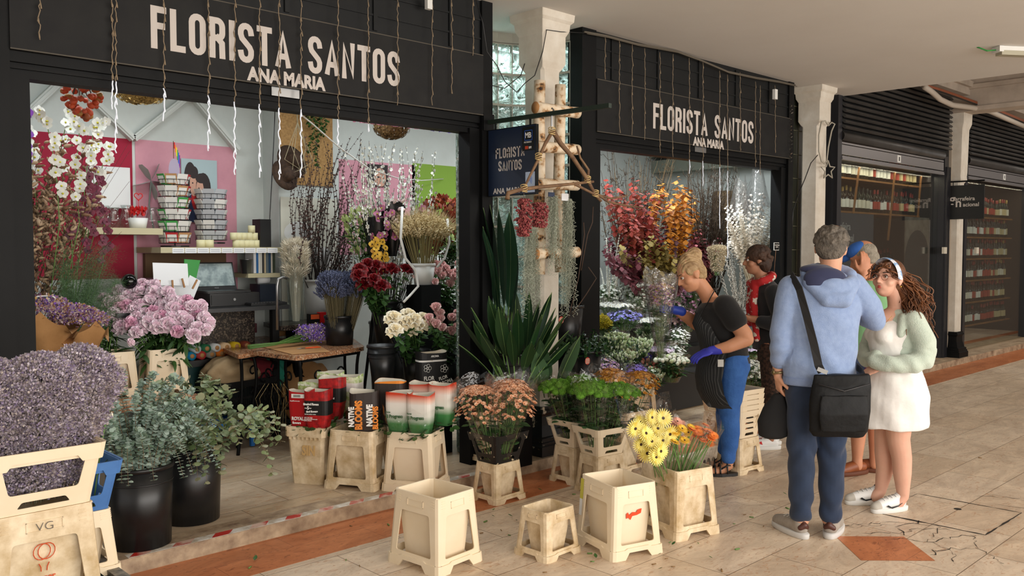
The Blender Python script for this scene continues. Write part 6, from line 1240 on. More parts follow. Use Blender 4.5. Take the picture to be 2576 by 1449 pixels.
for side in (910,1175):
    a_=PY(side+55 if side<1000 else side-15,735,5.95); 
    f1=G(side,1180 if side<1000 else 1220,.083); b=MB(); top=Vector((PY(945,740,5.95).x if side<1000 else PY(1180,745,5.95).x,5.95,PY(945,740,5.95).z)); fr=Vector((top.x,5.15,.083)); b.tube([top,fr],.013,8); b.build('front_leg',M_black,t,True); bk=Vector((top.x,6.2,.083)); b=MB(); b.tube([top,bk],.013,8); b.build('rear_leg',M_black,t,True)
xa=PY(945,740,5.95).x; xb=PY(1180,745,5.95).x
for Y_,z_,nm in ((5.94,cs[0][1].z-.02,'top_bar'),(5.74,cs[0][1].z-.07,'upper_rail'),(5.40,cs[3][1].z-.08,'lower_rail'),(5.60,cs[3][1].z-.08,'lower_rear_rail'),(5.30,.30,'bottom_bar')):
    b=MB(); b.tube([(xa,Y_,z_),(xb,Y_,z_)],.009,6); b.build(nm,M_black,t,True)
for k,(i,Y_) in enumerate(((0,5.85),(1,5.85),(2,5.85),(3,5.45),(4,5.45),(5,5.45))):
    p=cs[i][1]; b=MB(); b.tube([(p.x+.112*math.cos(a_),Y_+.112*math.sin(a_),p.z-.06) for a_ in [2*pi*q_/20 for q_ in range(20)]],.005,5,closed=True); b.build('ring_holder',M_black,t,True)
def roses(kind,cone_i,pts,lab,grp,Y,s=1.,tl=.0,op=None):
    p=cs[cone_i][1]
    for i,(px,py) in enumerate(pts):
        tip=PY(px,py,Y+rr.uniform(-.07,.07)-(py-pts[0][1])/800); base=Vector((p.x+rr.uniform(-.05,.05),(5.85 if cone_i<3 else 5.45)+rr.uniform(-.05,.05),p.z-.30)); f=Vector((tip.x-p.x-.05,-.35,.55 if kind!='pink' else 1.2)); single_flower('rose',lab,'rose',grp,base,tip,ROSE[kind],s*rr.uniform(.92,1.1),nl=16,seed=i+cone_i*20,stem_r=.003,dirn=f,t0=.45,leaf=LEAF_LONG if False else leafT(.065,.045,3,.3,.25))
roses('red',0,[(905,680),(925,668),(915,700),(932,690),(945,672),(962,680),(985,680),(1020,681),(915,718),(960,722),(940,705),(902,694)],'dark red rose in the upper left cone bucket','dark red roses in the upper left cone',5.75,1.12)
roses('pink',2,[(1077,678),(1088,692),(1110,672),(1102,688),(1120,682),(1112,700),(1155,672),(1165,702),(1142,703),(1132,720),(1052,703),(1095,670),(1127,693),(1093,718),(1146,692)],'pale pink rose in the upper right cone bucket','pale pink roses in the upper right cone',5.70,1.3)
roses('white',4,[(988,802),(1025,795),(1040,808),(1013,820),(1058,822),(992,832),(1035,832),(1062,805),(1022,812)],'ivory rose in the lower middle cone bucket','ivory roses in the lower middle cone',5.35,1.05)
roses('pink',5,[(1097,780),(1080,805),(1098,822),(1108,808),(1112,830),(1137,805),(1152,795),(1168,795),(1134,840),(1152,830),(1086,818),(1106,795)],'pale pink rose in the lower right cone bucket','pale pink roses in the lower right cone',5.32,1.25)
q=PY(1078,890,5.15); psleeve('black paper bag with white flower outlines and yellow roses, before the rose stand',q.x,5.12,q.z-.42,-.25,.23,.13,.44,[(0,.84,0),(.84,.87,1),(.87,1,0)],[('FLOR\nAROMA',-.09,.235,.042,M_wp,.0012,.85,0),('FLOR\nAROMA',.035,.225,.036,M_wp,.001,.85,.25),('AROMA',-.03,.405,.02,M_wp,.0006,.9,0)],mats=[M_bk,M_wp],seed=20,foliage=False)
for fx_,fz_ in ((-.06,.325),(.075,.315)):
    b=MB(); u_=Vector((math.cos(-.25),math.sin(-.25),0)); n_=Vector((math.sin(-.25),-math.cos(-.25),0)); c_=Vector((q.x,5.12,q.z-.42+fz_))+u_*fx_+n_*.070
    for k in range(5):
        a_=k*1.2566; cc=c_+u_*(.020*math.cos(a_))+Vector((0,0,.020*math.sin(a_))); b.tube([cc+u_*(.012*math.cos(w_))+Vector((0,0,.012*math.sin(w_))) for w_ in [2*pi*z_/10 for z_ in range(10)]],.0015,4,closed=True)
    b.tube([c_+u_*(.007*math.cos(w_))+Vector((0,0,.007*math.sin(w_))) for w_ in [2*pi*z_/10 for z_ in range(10)]],.0015,4,closed=True)
    bg=[o for o in COL.objects if o.name.startswith('printed_flower_sleeve') and o.get('label','').startswith('black paper bag with white')][0]
    w_=b.build('flower_outline',M_wp,None); w_.parent=bg; w_.matrix_parent_inverse=(Matrix.Translation(bg.location)@Matrix.Rotation(-.25,4,'Z')).inverted()
yr=rose_mesh('yellow_rose_bloom',mat('yellow_rose_petal','E8B822',.55),.03,3,.5)
for i in range(5): o=bpy.data.objects.new('yellow_rose_head',yr); COL.objects.link(o); o.location=(q.x-.06+.03*i,5.12-.02*(i%2),q.z-.06); tag(o,'yellow rose head inside the black paper bag with flower outlines','rose','yellow roses in the black paper bag')
boxo('dark_crate','dark crate supporting the black paper bag','crate',M_black,q.x-.13,q.x+.13,5.03,5.22,.08,q.z-.422)
q=PY(510,880,6.9); t=thing('ribbon_shelf','low black shelf of ribbon and foil rolls behind the peonies','shelf',(0,0,0)); a_=PY(480,900,6.8); c_=PY(640,900,6.8); b=MB(); b.box(a_.x-.3,c_.x,6.6,6.95,a_.z-.05,a_.z); b.build('board',M_blackp,t); b=MB(); b.box(a_.x-.3,c_.x,6.7,6.9,.09,a_.z-.05); b.build('teal_base',mat('dark_teal_plastic','0F3E3E',.5),t)
rr=random.Random(44); cols=('1F7FA8','B8C4C8','B03A3A','2E6A4A','8A8A82','D8DCDC','E07A2A','E8C8A0','C82A2A','D8B82A','3F8A6A','7A3A2A')
for i in range(12):
    px=478+i*12.5; p=PY(px,885-(i%2)*16,6.66); b=MB(); b.tube([(0,0,0),(0,.16,0)],[.033]*2,14); b.tube([(0,-.001,0),(0,-.0005,0)],[.018]*2,12,1); zz=a_.z+.034+(.05 if i%2 else 0); tag(b.build('ribbon_roll',[mat('roll_%d'%i,cols[i],.35),M_kraft],None,True,loc=(p.x,6.62,zz)),['blue','pale grey','brick red','green','grey','white','orange','peach','scarlet','yellow','sea green','brown'][i]+' ribbon roll end on the low black shelf','ribbon roll')
q=PY(500,960,6.4); t=thing('blue_tray','bright blue plastic tray table under the teal crates','tray',(q.x+.05,6.35,.09)); b=MB(); b.box(-.1,.32,-.15,.15,.18,.21); b.build('tray',mat('bright_blue_plastic','1F6FC0',.5),t); 
for x_ in (-.08,.0,.28): b=MB(); b.box(x_,x_+.03,-.13,-.10,0,.18); b.build('leg',mat('bright_blue_plastic','1F6FC0',.5),t)
q=PY(552,825,7.1); crumple('grey_backpack','grey and black backpack under the counter','bag',(q.x,7.1,q.z-.05),(.15,.12,.2),mat('grey_nylon','4E5358',.6),9)
q=PY(622,832,6.95); b=MB(); b.box(-.1,.08,-.02,.02,-.02,.06); o=b.build('box_file',[mat('maroon_cover','4A141C',.5)],None,False,loc=(q.x,6.95,q.z)); tag(o,'maroon box file lying behind the second granite table','box file')
q=G(760,838,ZT+.03); b=MB(); b.tube([(q.x-.22,q.y+.1,ZT+.04),(q.x+.1,q.y+.16,ZT+.04)],.035,16); tag(b.build('kraft_roll',M_kraft,None,True),'roll of brown kraft paper at the back of the table','paper roll')
q=G(612,1090,.083); t=thing('white_sneaker','white sneaker lying on the shop floor behind the table','shoe',(q.x,q.y,.083),.3); b=MB(); b.sph((0,0,.045),.05,14,9,0,sc=(2.3,.8,.8)); b.build('upper',M_whitep,t,True); b=MB(); b.sph((0,0,.012),.055,14,6,0,sc=(2.3,.85,.22)); b.build('sole',mat('sole_white','CFCFCB',.6),t,True)
b=MB(); rr=random.Random(2)
for i in range(9): q=PY(690+rr.uniform(-25,25),965,5.75); b.tube([q,q+Vector((rr.uniform(-.08,.08),0,-.1)),q+Vector((rr.uniform(-.1,.1),0,-.30-rr.random()*.1))],.0009,3)
tag(b.build('raffia_strands',mat('raffia','C9AE78',.9)),'loose raffia strands hanging from the front table frame','raffia',None,'stuff')
rr=random.Random(61)
XS=4.20; e0=PX(1230,308,XS); e1=PX(1535,272,XS); t=thing('sign_bracket','dark green metal bar sticking out from the left shop post above the hanging sign','bracket',(0,0,0))
e0=Vector((XS,YF,e0.z)); b=MB(); b.bar(e0,Vector((XS,e1.y,e0.z-.01)),.028,.028); b.build('bar',mat('dark_green_metal','1C2B22',.5),t); b=MB(); b.box(XS-.05,XS+.05,YF-.012,YF-.0005,e0.z-.06,e0.z+.06); b.build('wall_plate',M_black,t)
a=PX(1232,330,XS);c=PX(1350,494,XS); z0=PX(1232,494,XS).z; z1=a.z; t=thing('hanging_sign','navy hanging sign with white capitals and a small black square label','hanging sign',(XS,0,0)); 
b=MB(); b.box(-.012,.012,c.y,a.y,z0,z1); b.build('board',mat('navy_sign','16233B',.35),t); b=MB()
for y0,y1,za,zb_ in ((c.y-.004,c.y,z0-.004,z1+.004),(a.y,a.y+.004,z0-.004,z1+.004),(c.y,a.y,z0-.004,z0),(c.y,a.y,z1,z1+.004)): b.box(-.014,.014,y0,y1,za,zb_)
b.build('edge_trim',M_black,t)
for y_ in (c.y+.06,a.y-.06): b=MB(); b.box(-.005,.005,y_-.005,y_+.005,z1,e0.z-.014); b.build('hanger_strap',M_black,t)
def onX(x,y,z): return Matrix.Translation((x,y,z))@Matrix.Rotation(-pi/2,4,'Z')@Matrix.Rotation(pi/2,4,'X')
W_=a.y-c.y; Hh=z1-z0
def flat_text(txt,y,z,h,w):  # stroke lettering on the -X face; starts at y, runs towards -Y
    lo,hi=.001,.2
    for _ in range(22):
        mid=(lo+hi)/2; _,ww=stroke_text(txt,h,mid,h*.16,h*.09,lambda p,q:(0,0,0))
        if ww<w: lo=mid
        else: hi=mid
    fn=lambda p,q:(-.0128,y-p,z+q); b,_=stroke_text(txt,h,lo,h*.16,h*.09,fn)
    V=np.concatenate(b.V); V[:,0]=-.0128-(-V[:,1]+V[:,1])*0; b.V=[V]; return b
flat_text('FLORISTA',a.y-.16*W_,z0+.56*Hh,.155*Hh,.62*W_).build('lettering',M_letter,t); flat_text('SANTOS',a.y-.22*W_,z0+.365*Hh,.155*Hh,.50*W_).build('lettering',M_letter,t)
text_mesh('small_lettering','ANA MARIA',.085*Hh*1.35,onX(-.013,a.y-.11*W_,z0+.03*Hh),M_letter,t,bold=.0016,xs=1.05)
b=MB(); b.box(-.0135,-.012,c.y+.02*W_,c.y+.27*W_,z1-.37*Hh,z1-.02*Hh); b.build('bank_label',mat('black_label','07080A',.4),t)
b=MB(); yy0,yy1,zz0,zz1=c.y+.06*W_,c.y+.22*W_,z1-.22*Hh,z1-.07*Hh
for q in ((yy0,yy1,zz0,zz0+.004),(yy0,yy1,zz1-.004,zz1),(yy0,yy0+.004,zz0,zz1),(yy1-.004,yy1,zz0,zz1)): b.box(-.0142,-.0135,*q)
b.build('logo_square',mat('logo_blue','2A5AB8',.5),t); text_mesh('logo_text','MB',.075*Hh*1.5,onX(-.0145,yy1-.005,z1-.18*Hh),M_wp,t,bold=.001,xs=.85)
text_mesh('logo_text','MULTIBANCO',.025*Hh*1.3,onX(-.0145,yy1+.004,z1-.255*Hh),M_wp,t,xs=.75); b=MB(); b.box(-.0142,-.0135,yy1-.035,yy1-.005,z1-.345*Hh,z1-.30*Hh); b.build('red_logo',mat('logo_orange','C8431F',.5),t); text_mesh('logo_text','BPI',.035*Hh*1.3,onX(-.0145,yy1-.042,z1-.34*Hh),M_wp,t,bold=.0006,xs=.9)
b=MB(); b.box(-.0140,-.012,c.y+.01*W_,c.y+.20*W_,z0+.02*Hh,z0+.32*Hh); b.build('contactless_sticker',mat('sticker_blue_white','B9CBE4',.5),t)
b=MB(); 
for k in range(3): b.tube([(-.0145,c.y+.115*W_-.012*k*math.cos(w_)*.9,z0+.20*Hh+.012*(k+1)*math.sin(w_)) for w_ in [R(-45+15*z_) for z_ in range(7)]],.0016,4)
b.build('contactless_waves',mat('logo_blue','2A5AB8',.5),t)
M_birch=bpy.data.materials.new('birch_bark'); M_birch.use_nodes=True
def _bi():
    nt=M_birch.node_tree;N=nt.nodes;L=nt.links;b=N['Principled BSDF']; tc=N.new('ShaderNodeTexCoord'); n=N.new('ShaderNodeTexNoise'); n.inputs['Scale'].default_value=17; n.inputs['Detail'].default_value=6; L.new(tc.outputs['Object'],n.inputs[0]); r=N.new('ShaderNodeValToRGB'); e=r.color_ramp.elements; e[0].position=.33;e[0].color=srgb('3A2A1E'); e[1].position=.48;e[1].color=srgb('D9C4A6'); x=e.new(.7); x.color=srgb('EADCC6'); x=e.new(.40); x.color=srgb('A87C4E'); L.new(n.outputs['Fac'],r.inputs[0]); L.new(r.outputs[0],b.inputs['Base Color']); b.inputs['Roughness'].default_value=.8
    bp=N.new('ShaderNodeBump'); bp.inputs['Strength'].default_value=.6; bp.inputs['Distance'].default_value=.01; L.new(n.outputs['Fac'],bp.inputs['Height']); L.new(bp.outputs[0],b.inputs['Normal'])
_bi(); M_cut=mat('cut_birch','C08A54',.8)
t=thing('birch_ladder','rustic birch log ladder tied to the first column','ladder',(0,0,0)); YL=4.36
def log(p,q,r,nm,wob=.008):
    b=MB(); P=[Vector(p).lerp(Vector(q),i/6)+Vector((rr.uniform(-wob,wob),rr.uniform(-wob,wob),0)) for i in range(7)]; b.tube(P,[r*rr.uniform(.93,1.06) for _ in P],14,0,False); 
    n=len(b.V[0]); 
    for s_,idx in ((P[0],range(13,-1,-1)),(P[-1],range(6*14,7*14))): b.F.append(tuple(idx)); b.M.append(1)
    b.build(nm,[M_birch,M_cut],t,True)
xl_=PY(1357,400,YL).x; xr_=PY(1408,400,YL).x
log((xl_,YL,PY(1357,690,YL).z),(xl_,YL,PY(1352,202,YL).z),.042,'rail'); log((xr_,YL,PY(1408,685,YL).z),(xr_,YL,PY(1408,214,YL).z),.042,'rail')
for py in (276,372,465,638): p=PY(1352,py,YL-.08); q=PY(1440,py,YL-.08); z_=PY(1380,py,YL-.08).z; log((p.x-.02,YL-.082,z_),(xr_+.10,YL-.082,z_+.01),.040,'rung',.004)
t=thing('twig_hanger','triangular hanger of tied twigs hooked on the dark green bar','hanger',(0,0,0)); YT=4.10; M_tw=mat('peeled_twig','8A6B4C',.75,var='5C4230',vs=12)
ap=PX(1388,322,XS); yt=ap.y; Yq=yt
def tw(pts,r,nm='twig'): b=MB(); P=[PY(x_,y_,Yq) for x_,y_ in pts]; n=len(P); b.tube([p+Vector((rr.uniform(-.006,.006),rr.uniform(-.006,.006),rr.uniform(-.006,.006))) for p in P],[r*(1-.45*i/max(1,n-1)) for i in range(n)],7); b.build(nm,M_tw,t,True)
tw([(1388,330),(1372,360),(1352,400),(1335,440),(1318,475)],.013); tw([(1390,330),(1410,360),(1440,395),(1462,425),(1478,455),(1500,490),(1512,505)],.018); tw([(1275,500),(1278,485),(1310,478),(1350,470),(1400,466),(1450,460),(1490,455)],.016); tw([(1478,455),(1480,430),(1462,400),(1452,365)],.011); tw([(1440,460),(1490,485),(1540,498),(1570,495),(1575,492)],.010); tw([(1500,488),(1530,508),(1580,520),(1618,521)],.010); tw([(1462,425),(1475,440),(1482,460)],.014)
for x_,y_ in ((1388,330),(1478,452),(1318,474),(1498,487),(1355,395)): 
    b=MB(); c_=PY(x_,y_,Yq); 
    for k in range(5): b.tube([c_+Vector((.022*math.cos(w_),.022*math.sin(w_),.008*(k-2)+.008*math.sin(w_+k))) for w_ in [2*pi*z_/12 for z_ in range(12)]],.003,4,closed=True)
    b.build('raffia_tie',mat('raffia','C9AE78',.9),t)
b=MB(); c_=PY(1388,326,Yq); b.tube([c_,c_+Vector((0,0,.05)),Vector((XS,Yq,e0.z-.02)),Vector((XS+.02,Yq,e0.z+.02)),Vector((XS,Yq,e0.z+.03))],.006,6); b.build('hook',M_steel,t)
PEP=MB(); 
for i in range(7): d=sphd(i*2.4,rr.uniform(-1,1)); PEP.sph((d.x*.008,d.y*.008,d.z*.008),.0048,5,4)
PEPm=PEP.tmpl()
def hang(label,cat,px,y0,y1,w,Y,m,T_,n,sd,kind=None):
    a_=PY(px,y0,Y); z1_=PY(px,y1,Y).z; t=thing('hanging_berries' if cat=='berries' else 'spanish_moss',label,cat,a_); rr=random.Random(sd); L=a_.z-z1_; b=MB()
    b.stamp(T_,[TR((w*math.sqrt(q*(1-q))*1.9*rr.uniform(-1,1)*.5,w*.5*rr.uniform(-1,1),-L*q),(rr.uniform(-1,1),rr.uniform(-1,1),-1),0,rr.uniform(.8,1.2)) for q in [.05+.9*rr.random() for _ in range(n)]]); b.build('berries',m,t,True); b=MB(); b.tube([(0,0,.05),(0,0,-L*.9)],.003,4); b.build('stalk',M_twig,t)
M_pep=mat('pink_pepper','8E3A42',.6,island=['A9524F','6A2430','B86C62'])
hang('long hanging bunch of pink pepper berries, left one below the twig hanger','berries',1318,497,600,.085,Yq,M_pep,PEPm,300,1); hang('shorter hanging bunch of pink pepper berries, right one below the twig hanger','berries',1356,508,575,.095,Yq+.03,M_pep,PEPm,200,2)
M_moss=mat('grey_green_moss','A8AE9C',.9,island=['BEC3B2','8B917F'])
def moss(label,px,y0,y1,wpx,Y,n,sd):
    rr=random.Random(sd); a_=PY(px,y0,Y); k=wpx/2200*6.1; t=thing('spanish_moss',label,'moss',a_); b=MB()
    for i in range(n):
        L=(PY(px,y0,Y).z-PY(px,y1,Y).z)*rr.uniform(.35,1.0)*(1 if i%4 else 1.05); x_=rr.gauss(0,k*.28); y_=rr.gauss(0,.02); P=[Vector((x_*.4,y_*.5,0))]; z_=0; ph=rr.random()*6; am=rr.uniform(.006,.016)
        while -z_<L: z_-=.013; q=-z_/L; P.append(Vector((x_*(.4+.6*q)+am*math.sin(ph+z_*230+rr.uniform(-.6,.6)),y_+am*math.cos(ph+z_*190),z_)))
        b.tube(P,.0017,3,cap=False)
    b.build('strands',m_ if False else M_moss,t); return t
moss('grey Spanish moss hanging in front of the left birch rail',1338,560,790,62,4.28,90,1); moss('grey Spanish moss hanging between the two birch rails',1392,492,690,45,4.22,80,2); moss('grey Spanish moss hanging over the right birch rail, reaching lowest',1427,500,800,50,4.22,70,3)
boxo('paper_tag','white paper tag above the middle moss','tag',M_paper,PY(1418,497,4.2).x-.03,PY(1418,497,4.2).x+.04,4.19,4.195,PY(1418,505,4.2).z,PY(1418,487,4.2).z)
boxo('navy_tag','navy paper tag above the left moss bundle','tag',mat('navy_tag','22304C',.6),PY(1385,490,4.2).x-.03,PY(1385,490,4.2).x+.03,4.19,4.195,PY(1385,495,4.2).z,PY(1385,484,4.2).z)
M_asp=mat('deep_green_leaf','1E3A1C',.35,island=['2C5026','15301A','254722'],spec=.5); M_str=mat('strelitzia_leaf','24402C',.4,island=['30523A','1A3424'],spec=.4)
q=PY(1291,887,4.42); ax=q.x+.02; rimz=q.z; bucket('cream bucket half hidden under the leafy plants by the first column','1' and ax-.06,4.60,.08,0,.27,.2,.38,.02,M_creamd); round_bucket('black cone bucket of broad green leaves left of the first column',ax,4.42,rimz-.40,.085,.125,.40,M_blackp,name='cone_bucket',rings=(.8,))
boxo('wood_block','dark block lifting the cone bucket of green leaves','block',M_black,ax-.09,ax+.09,4.34,4.49,.0805,rimz-.402)
ASP=leafT(.42,.085,7,.18,.28,.55); STR=leafT(.62,.17,8,.10,.12,.5)
def biglf(label,cat,grp,base,tip,W,m,sd,curl=.12,name='large_leaf',petiole=.35,up=None):
    base=Vector(base);tip=Vector(tip); d=tip-base; L=d.length; t=thing(name,label,cat,base,0,grp); b=MB(); b.tube([(0,0,0),d*petiole*.5,d*(petiole+.02)],.005,5); b.build('stalk',M_stem,t,True)
    T_=leafT(L*(1-petiole),W,8,curl,.22,.5); b=MB(); b.stamp(T_,[TR(d*petiole,d,0 if up is None else up,1)]); b.build('blade',m,t,True)
    b=MB(); V=T_.v[1::3]; M_=TR(d*petiole,d,0 if up is None else up,1); P=[Vector(tuple((M_[:3,:3]@(v+np.array([0,-.0015,0]))+M_[:3,3]))) for v in V]; b.tube(P,.0022,4); b.build('midrib',mat('leaf_midrib','7C9A5A',.5),t)
for i in range(34):
    a_=i*2.39996; q_=math.sqrt((i+.5)/34); tip=Vector((ax+(.12+.28*q_)*math.cos(a_)*1.15,4.42+(.10+.24*q_)*math.sin(a_),rimz+.46-.34*q_*q_+rr.uniform(-.05,.05))); biglf('broad glossy dark green leaf in the cone bucket left of the first column','leaf','glossy green leaves in the cone bucket',(ax+.05*math.cos(a_),4.42+.05*math.sin(a_),rimz-.3),tip,.075+.02*rr.random(),M_asp,i,petiole=.42,up=rr.uniform(-.8,.8)+pi)
for i,(x_,y0,y1) in enumerate(((1245,515,760),(1262,505,780),(1282,520,770),(1300,530,790),(1312,560,760),(1238,560,740))):
    biglf('tall paddle shaped strelitzia leaf standing before the glass blocks','leaf','tall strelitzia leaves before the glass blocks',(ax+.02*(i-3),4.56,rimz-.3),PY(x_,y0,4.56),.15,M_str,i,petiole=.45,up=rr.uniform(-.5,.3)+pi,name='strelitzia_leaf')
for i,(x0,y0,x1,y1) in enumerate(((1380,1000,1362,838),(1392,1000,1450,836),(1370,1000,1345,875))):
    biglf('low strelitzia leaf leaning between the column and the green chrysanthemums','leaf','low strelitzia leaves by the column base',PY(x0,y0,4.34),PY(x1,y1,4.28),.13,mat('grey_green_leaf','4C6A48',.45),i,petiole=.12,up=pi+.3*i,name='strelitzia_leaf')
q=PY(1428,768,4.62); round_bucket('upper black bucket with a red sticker right of the first column',q.x,4.62,q.z-.38,.09,.125,.38,M_blackp,name='cone_bucket'); boxo('tall_block','dark pedestal under the upper black bucket by the column','plinth',M_black,q.x-.09,q.x+.09,4.54,4.70,.0805,q.z-.382)
for py,px_,Y_ in ((805,1412,4.505),(908,1478,4.27)):
    c_=PY(px_,py,Y_); t=thing('round_sticker','round red and white sticker on the '+('upper' if py<850 else 'lower')+' black bucket by the column','sticker',c_); b=MB(); b.add([(.028*math.cos(w_),-.0,.028*math.sin(w_)) for w_ in [2*pi*z_/20 for z_ in range(20)]],[tuple(range(20))]); b.build('disc',mat('sticker_red','B5402E',.6),t); b=MB()
    for k in range(4): b.box(-.022,.022,-.001,-.0005,-.018+.010*k,-.013+.010*k)
    b.build('print',mat('sticker_print','D9C8B4',.6),t)
q=PY(1478,880,4.38); round_bucket('lower black bucket of ruscus leaves beside the second opening',q.x,4.40,q.z-.40,.09,.125,.40,M_blackp,name='cone_bucket'); boxo('wood_block','dark block under the lower black bucket beside the second opening','block',M_black,q.x-.08,q.x+.08,4.41,4.50,.0805,q.z-.402)
for i in range(26):
    a_=i*2.4; q_=math.sqrt((i+.5)/26); base=(q.x+.05*math.cos(a_),4.40+.04*math.sin(a_),q.z-.15); tip=(q.x-.02+(.10+.16*q_)*math.cos(a_),4.40+(.08+.14*q_)*math.sin(a_),q.z+.17-.17*q_); branch('ruscus_branch','glossy green ruscus sprig in the lower black bucket','branch','ruscus sprigs in the lower black bucket',base,Vector(base).lerp(Vector(tip),.5)+Vector((0,0,.12)),tip,leafT(.055,.032,3,.2,.2),9,1,M_asp,M_stem,i,pairs=True,t0=.4)
for i,(P) in enumerate((((1462,680),(1478,590),(1490,560),(1492,520)),((1440,790),(1475,740),(1500,700),(1480,672)),((1430,800),(1455,700),(1470,590),(1468,560)))):
    b=MB(); b.tube([PY(x_,y_,4.42) for x_,y_ in P],.004,5); tag(b.build('bare_stick',M_twig,None,True),'thin reddish bare stick '+['reaching high beside','crossing low beside','rising straight along'][i]+' the second shop post','stick')
for k,P in enumerate((((1197,0),(1215,60),(1225,130),(1250,165),(1270,205),(1300,232),(1320,210),(1345,190),(1365,130),(1375,75),(1410,80),(1470,83)),((1238,215),(1270,222),(1310,190),(1320,160)))):
    b=MB(); b.tube([PY(x_,y_,4.46) for x_,y_ in P],.0035,5); tag(b.build('dark_wire',M_blackp,None,True),['long dark wire drooping across the glass blocks and round the column','short dark wire in front of the glass blocks'][k],'wire')
M_cord=mat('clear_brown_cord','8C7A62',.6); M_led=mat('white_led_cord','E9EDF4',.4,emit='DDE6F5',es=.25)
def strand(px,y0,y1,yl,Y=4.565,k=0,x_end=None,lab='first'):
    rr=random.Random(px*7+y1); t=thing('light_strand','icicle light strand hanging on the '+lab+' shop front','light strand',PY(px,max(y0,-40),Y),0,'icicle light strands on the '+lab+' shop front'); o=PY(px,max(y0,-40),Y)
    def P(y_): f=(y_-y0)/max(1,(y1-y0)); return PY(px+(0 if x_end is None else (x_end-px)*f),y_,Y)-o+Vector((rr.uniform(-.006,.006),rr.uniform(-.003,.0),0))
    def seg(ya,yb,m,nm,r):
        b=MB(); n=max(3,int((yb-ya)/9)); pts=[P(ya+(yb-ya)*i/n) for i in range(n+1)]; b.tube(pts,r,5)
        for i in range(1,n,4): p=pts[i]; b.bar(p,p+Vector((.002,-.004,-.028)),.0055,.0055)
        b.build(nm,m,t,True)
    ya=max(y0,-40); 
    if yl: seg(ya,yl,M_cord,'cord',.0025); seg(yl,y1,M_led,'lit_tip',.0036)
    else: seg(ya,y1,M_cord,'cord',.0025)
for a_ in ((98,-40,100,None),(282,-40,275,203),(291,-40,385,205),(412,-40,305,222),(524,-40,380,240),(590,-40,440,256),(653,-40,447,262),(702,-40,452,268),(757,-40,448,272),(850,-40,365,300),(926,-40,332,312),(1000,-40,265,None),(1087,0,265,None),(1136,-40,235,None)): strand(*a_)
strand(1190,-40,140,None,4.58); strand(1080,-40,0,None)
for a_ in ((1522,88,200,None),(1558,100,335,None),(1590,112,340,None),(1622,122,352,None),(1660,132,385,None),(1692,136,395,None),(1734,146,437,402),(1768,155,468,405),(1810,178,575,420),(1830,188,650,430),(1862,182,380,None),(1900,205,420,None),(1912,215,440,None),(1950,215,385,None)): strand(*a_,lab='second')
b=MB(); P=[PY(x_,y_,4.56) for x_,y_ in ((1300+170,80),(1525,90),(1600,110),(1700,128),(1760,150),(1830,180),(1900,195),(1960,205),(2000,214))]; b.tube(P,.008,6); b.tube([p+Vector((.02,-.01,-.012)) for p in P],.004,5); tag(b.build('light_cable',mat('grey_brown_cable','5E564A',.7),None,True),'bundled light cable running under the ceiling over the second shop sign','cable')
boxo('cable_box','small white plug box hanging among the light cords at the right of the second sign','plug',M_whitep,PY(1948,235,4.55).x-.02,PY(1948,235,4.55).x+.03,4.53,4.56,PY(1948,250,4.55).z,PY(1948,225,4.55).z)
boxo('plug_adapter','small white plug hanging at the top of the first shop front','plug',M_whitep,PY(1077,10,4.55).x-.02,PY(1077,10,4.55).x+.02,4.53,4.56,PY(1077,24,4.55).z,PY(1077,0,4.55).z)
b=MB(); p=PY(1990,255,4.56); L=p.z-PY(1990,415,4.56).z
for i in range(90): z_=-L*i/90; a_=i*1.3; b.stamp(leafT(.03,.02,1,.2,.3),[TR((0,0,z_),(math.cos(a_),math.sin(a_),rr.uniform(-.5,.5)),0,rr.uniform(.7,1.2))])
tag(b.build('foil_garland',mat('silver_foil','B8B6B0',.15,.95),None,True,loc=p),'crinkled silver foil garland at the right edge of the second shop front','garland')
t=thing('comet_ornament','wire comet star ornament hanging on the second column','ornament',(0,0,0)); b=MB(); Y_=4.44
b.tube([PY(x_,y_,Y_) for x_,y_ in ((2066,308),(2060,340),(2060,380),(2066,405),(2074,412),(2080,405),(2084,370),(2092,330),(2100,312),(2092,308),(2084,316),(2076,304),(2066,308))],.008,6); b.build('tail_tube',mat('grey_rope_light','A8A294',.5),t,True)
b=MB(); P=[]; c_=(2083,428)
for i in range(10): r_=22 if i%2==0 else 10; w_=-pi/2+i*pi/5; P.append(PY(c_[0]+r_*.8*math.cos(w_),c_[1]+r_*math.sin(w_)*1.1,Y_))
b.tube(P,.008,6,closed=True); b.build('star_tube',mat('grey_rope_light','A8A294',.5),t,True)
b=MB(); b.tube([PY(x_,y_,4.45) for x_,y_ in ((2057,390),(2040,410),(2025,450),(2008,490),(1995,530),(1992,600))],.005,5); tag(b.build('black_cable',M_blackp,None,True),'black cable drooping from the second column','cable')
def FB(name,label,px,py,Y,rpx,hpx,T_,m,n,sd,**k):
    c_=PY(px,py,Y); dep=(Vector((c_.x,c_.y,0))).dot(Vector((_ca,_sa,0))); r=rpx*dep/2200; H=hpx*dep/2200; lm=k.pop('leafm',M_gleaf); k.setdefault('nleaf',60); leaf=k.pop('leaf',LEAF_LONG)
    return bunch(name,label,'flower bunch',(c_.x,Y),c_.z-H,c_.z,r*.4,r,T_,m,n,sd,leaf=leaf,lm=lm,**k)
M_wm=mat('white_mum','EEF0EC',.6,island=['F7F8F5','DDE2DC']); M_wst=mat('white_stock','E8EEE8',.6,island=['F4F7F2','C9D6C4']); M_blu=mat('lilac_bellflower','8F8FD8',.6,island=['A6A6E6','7474C4']); M_sol=mat('yellow_solidago','B8A820',.7,island=['CCBC34','8A8418'])
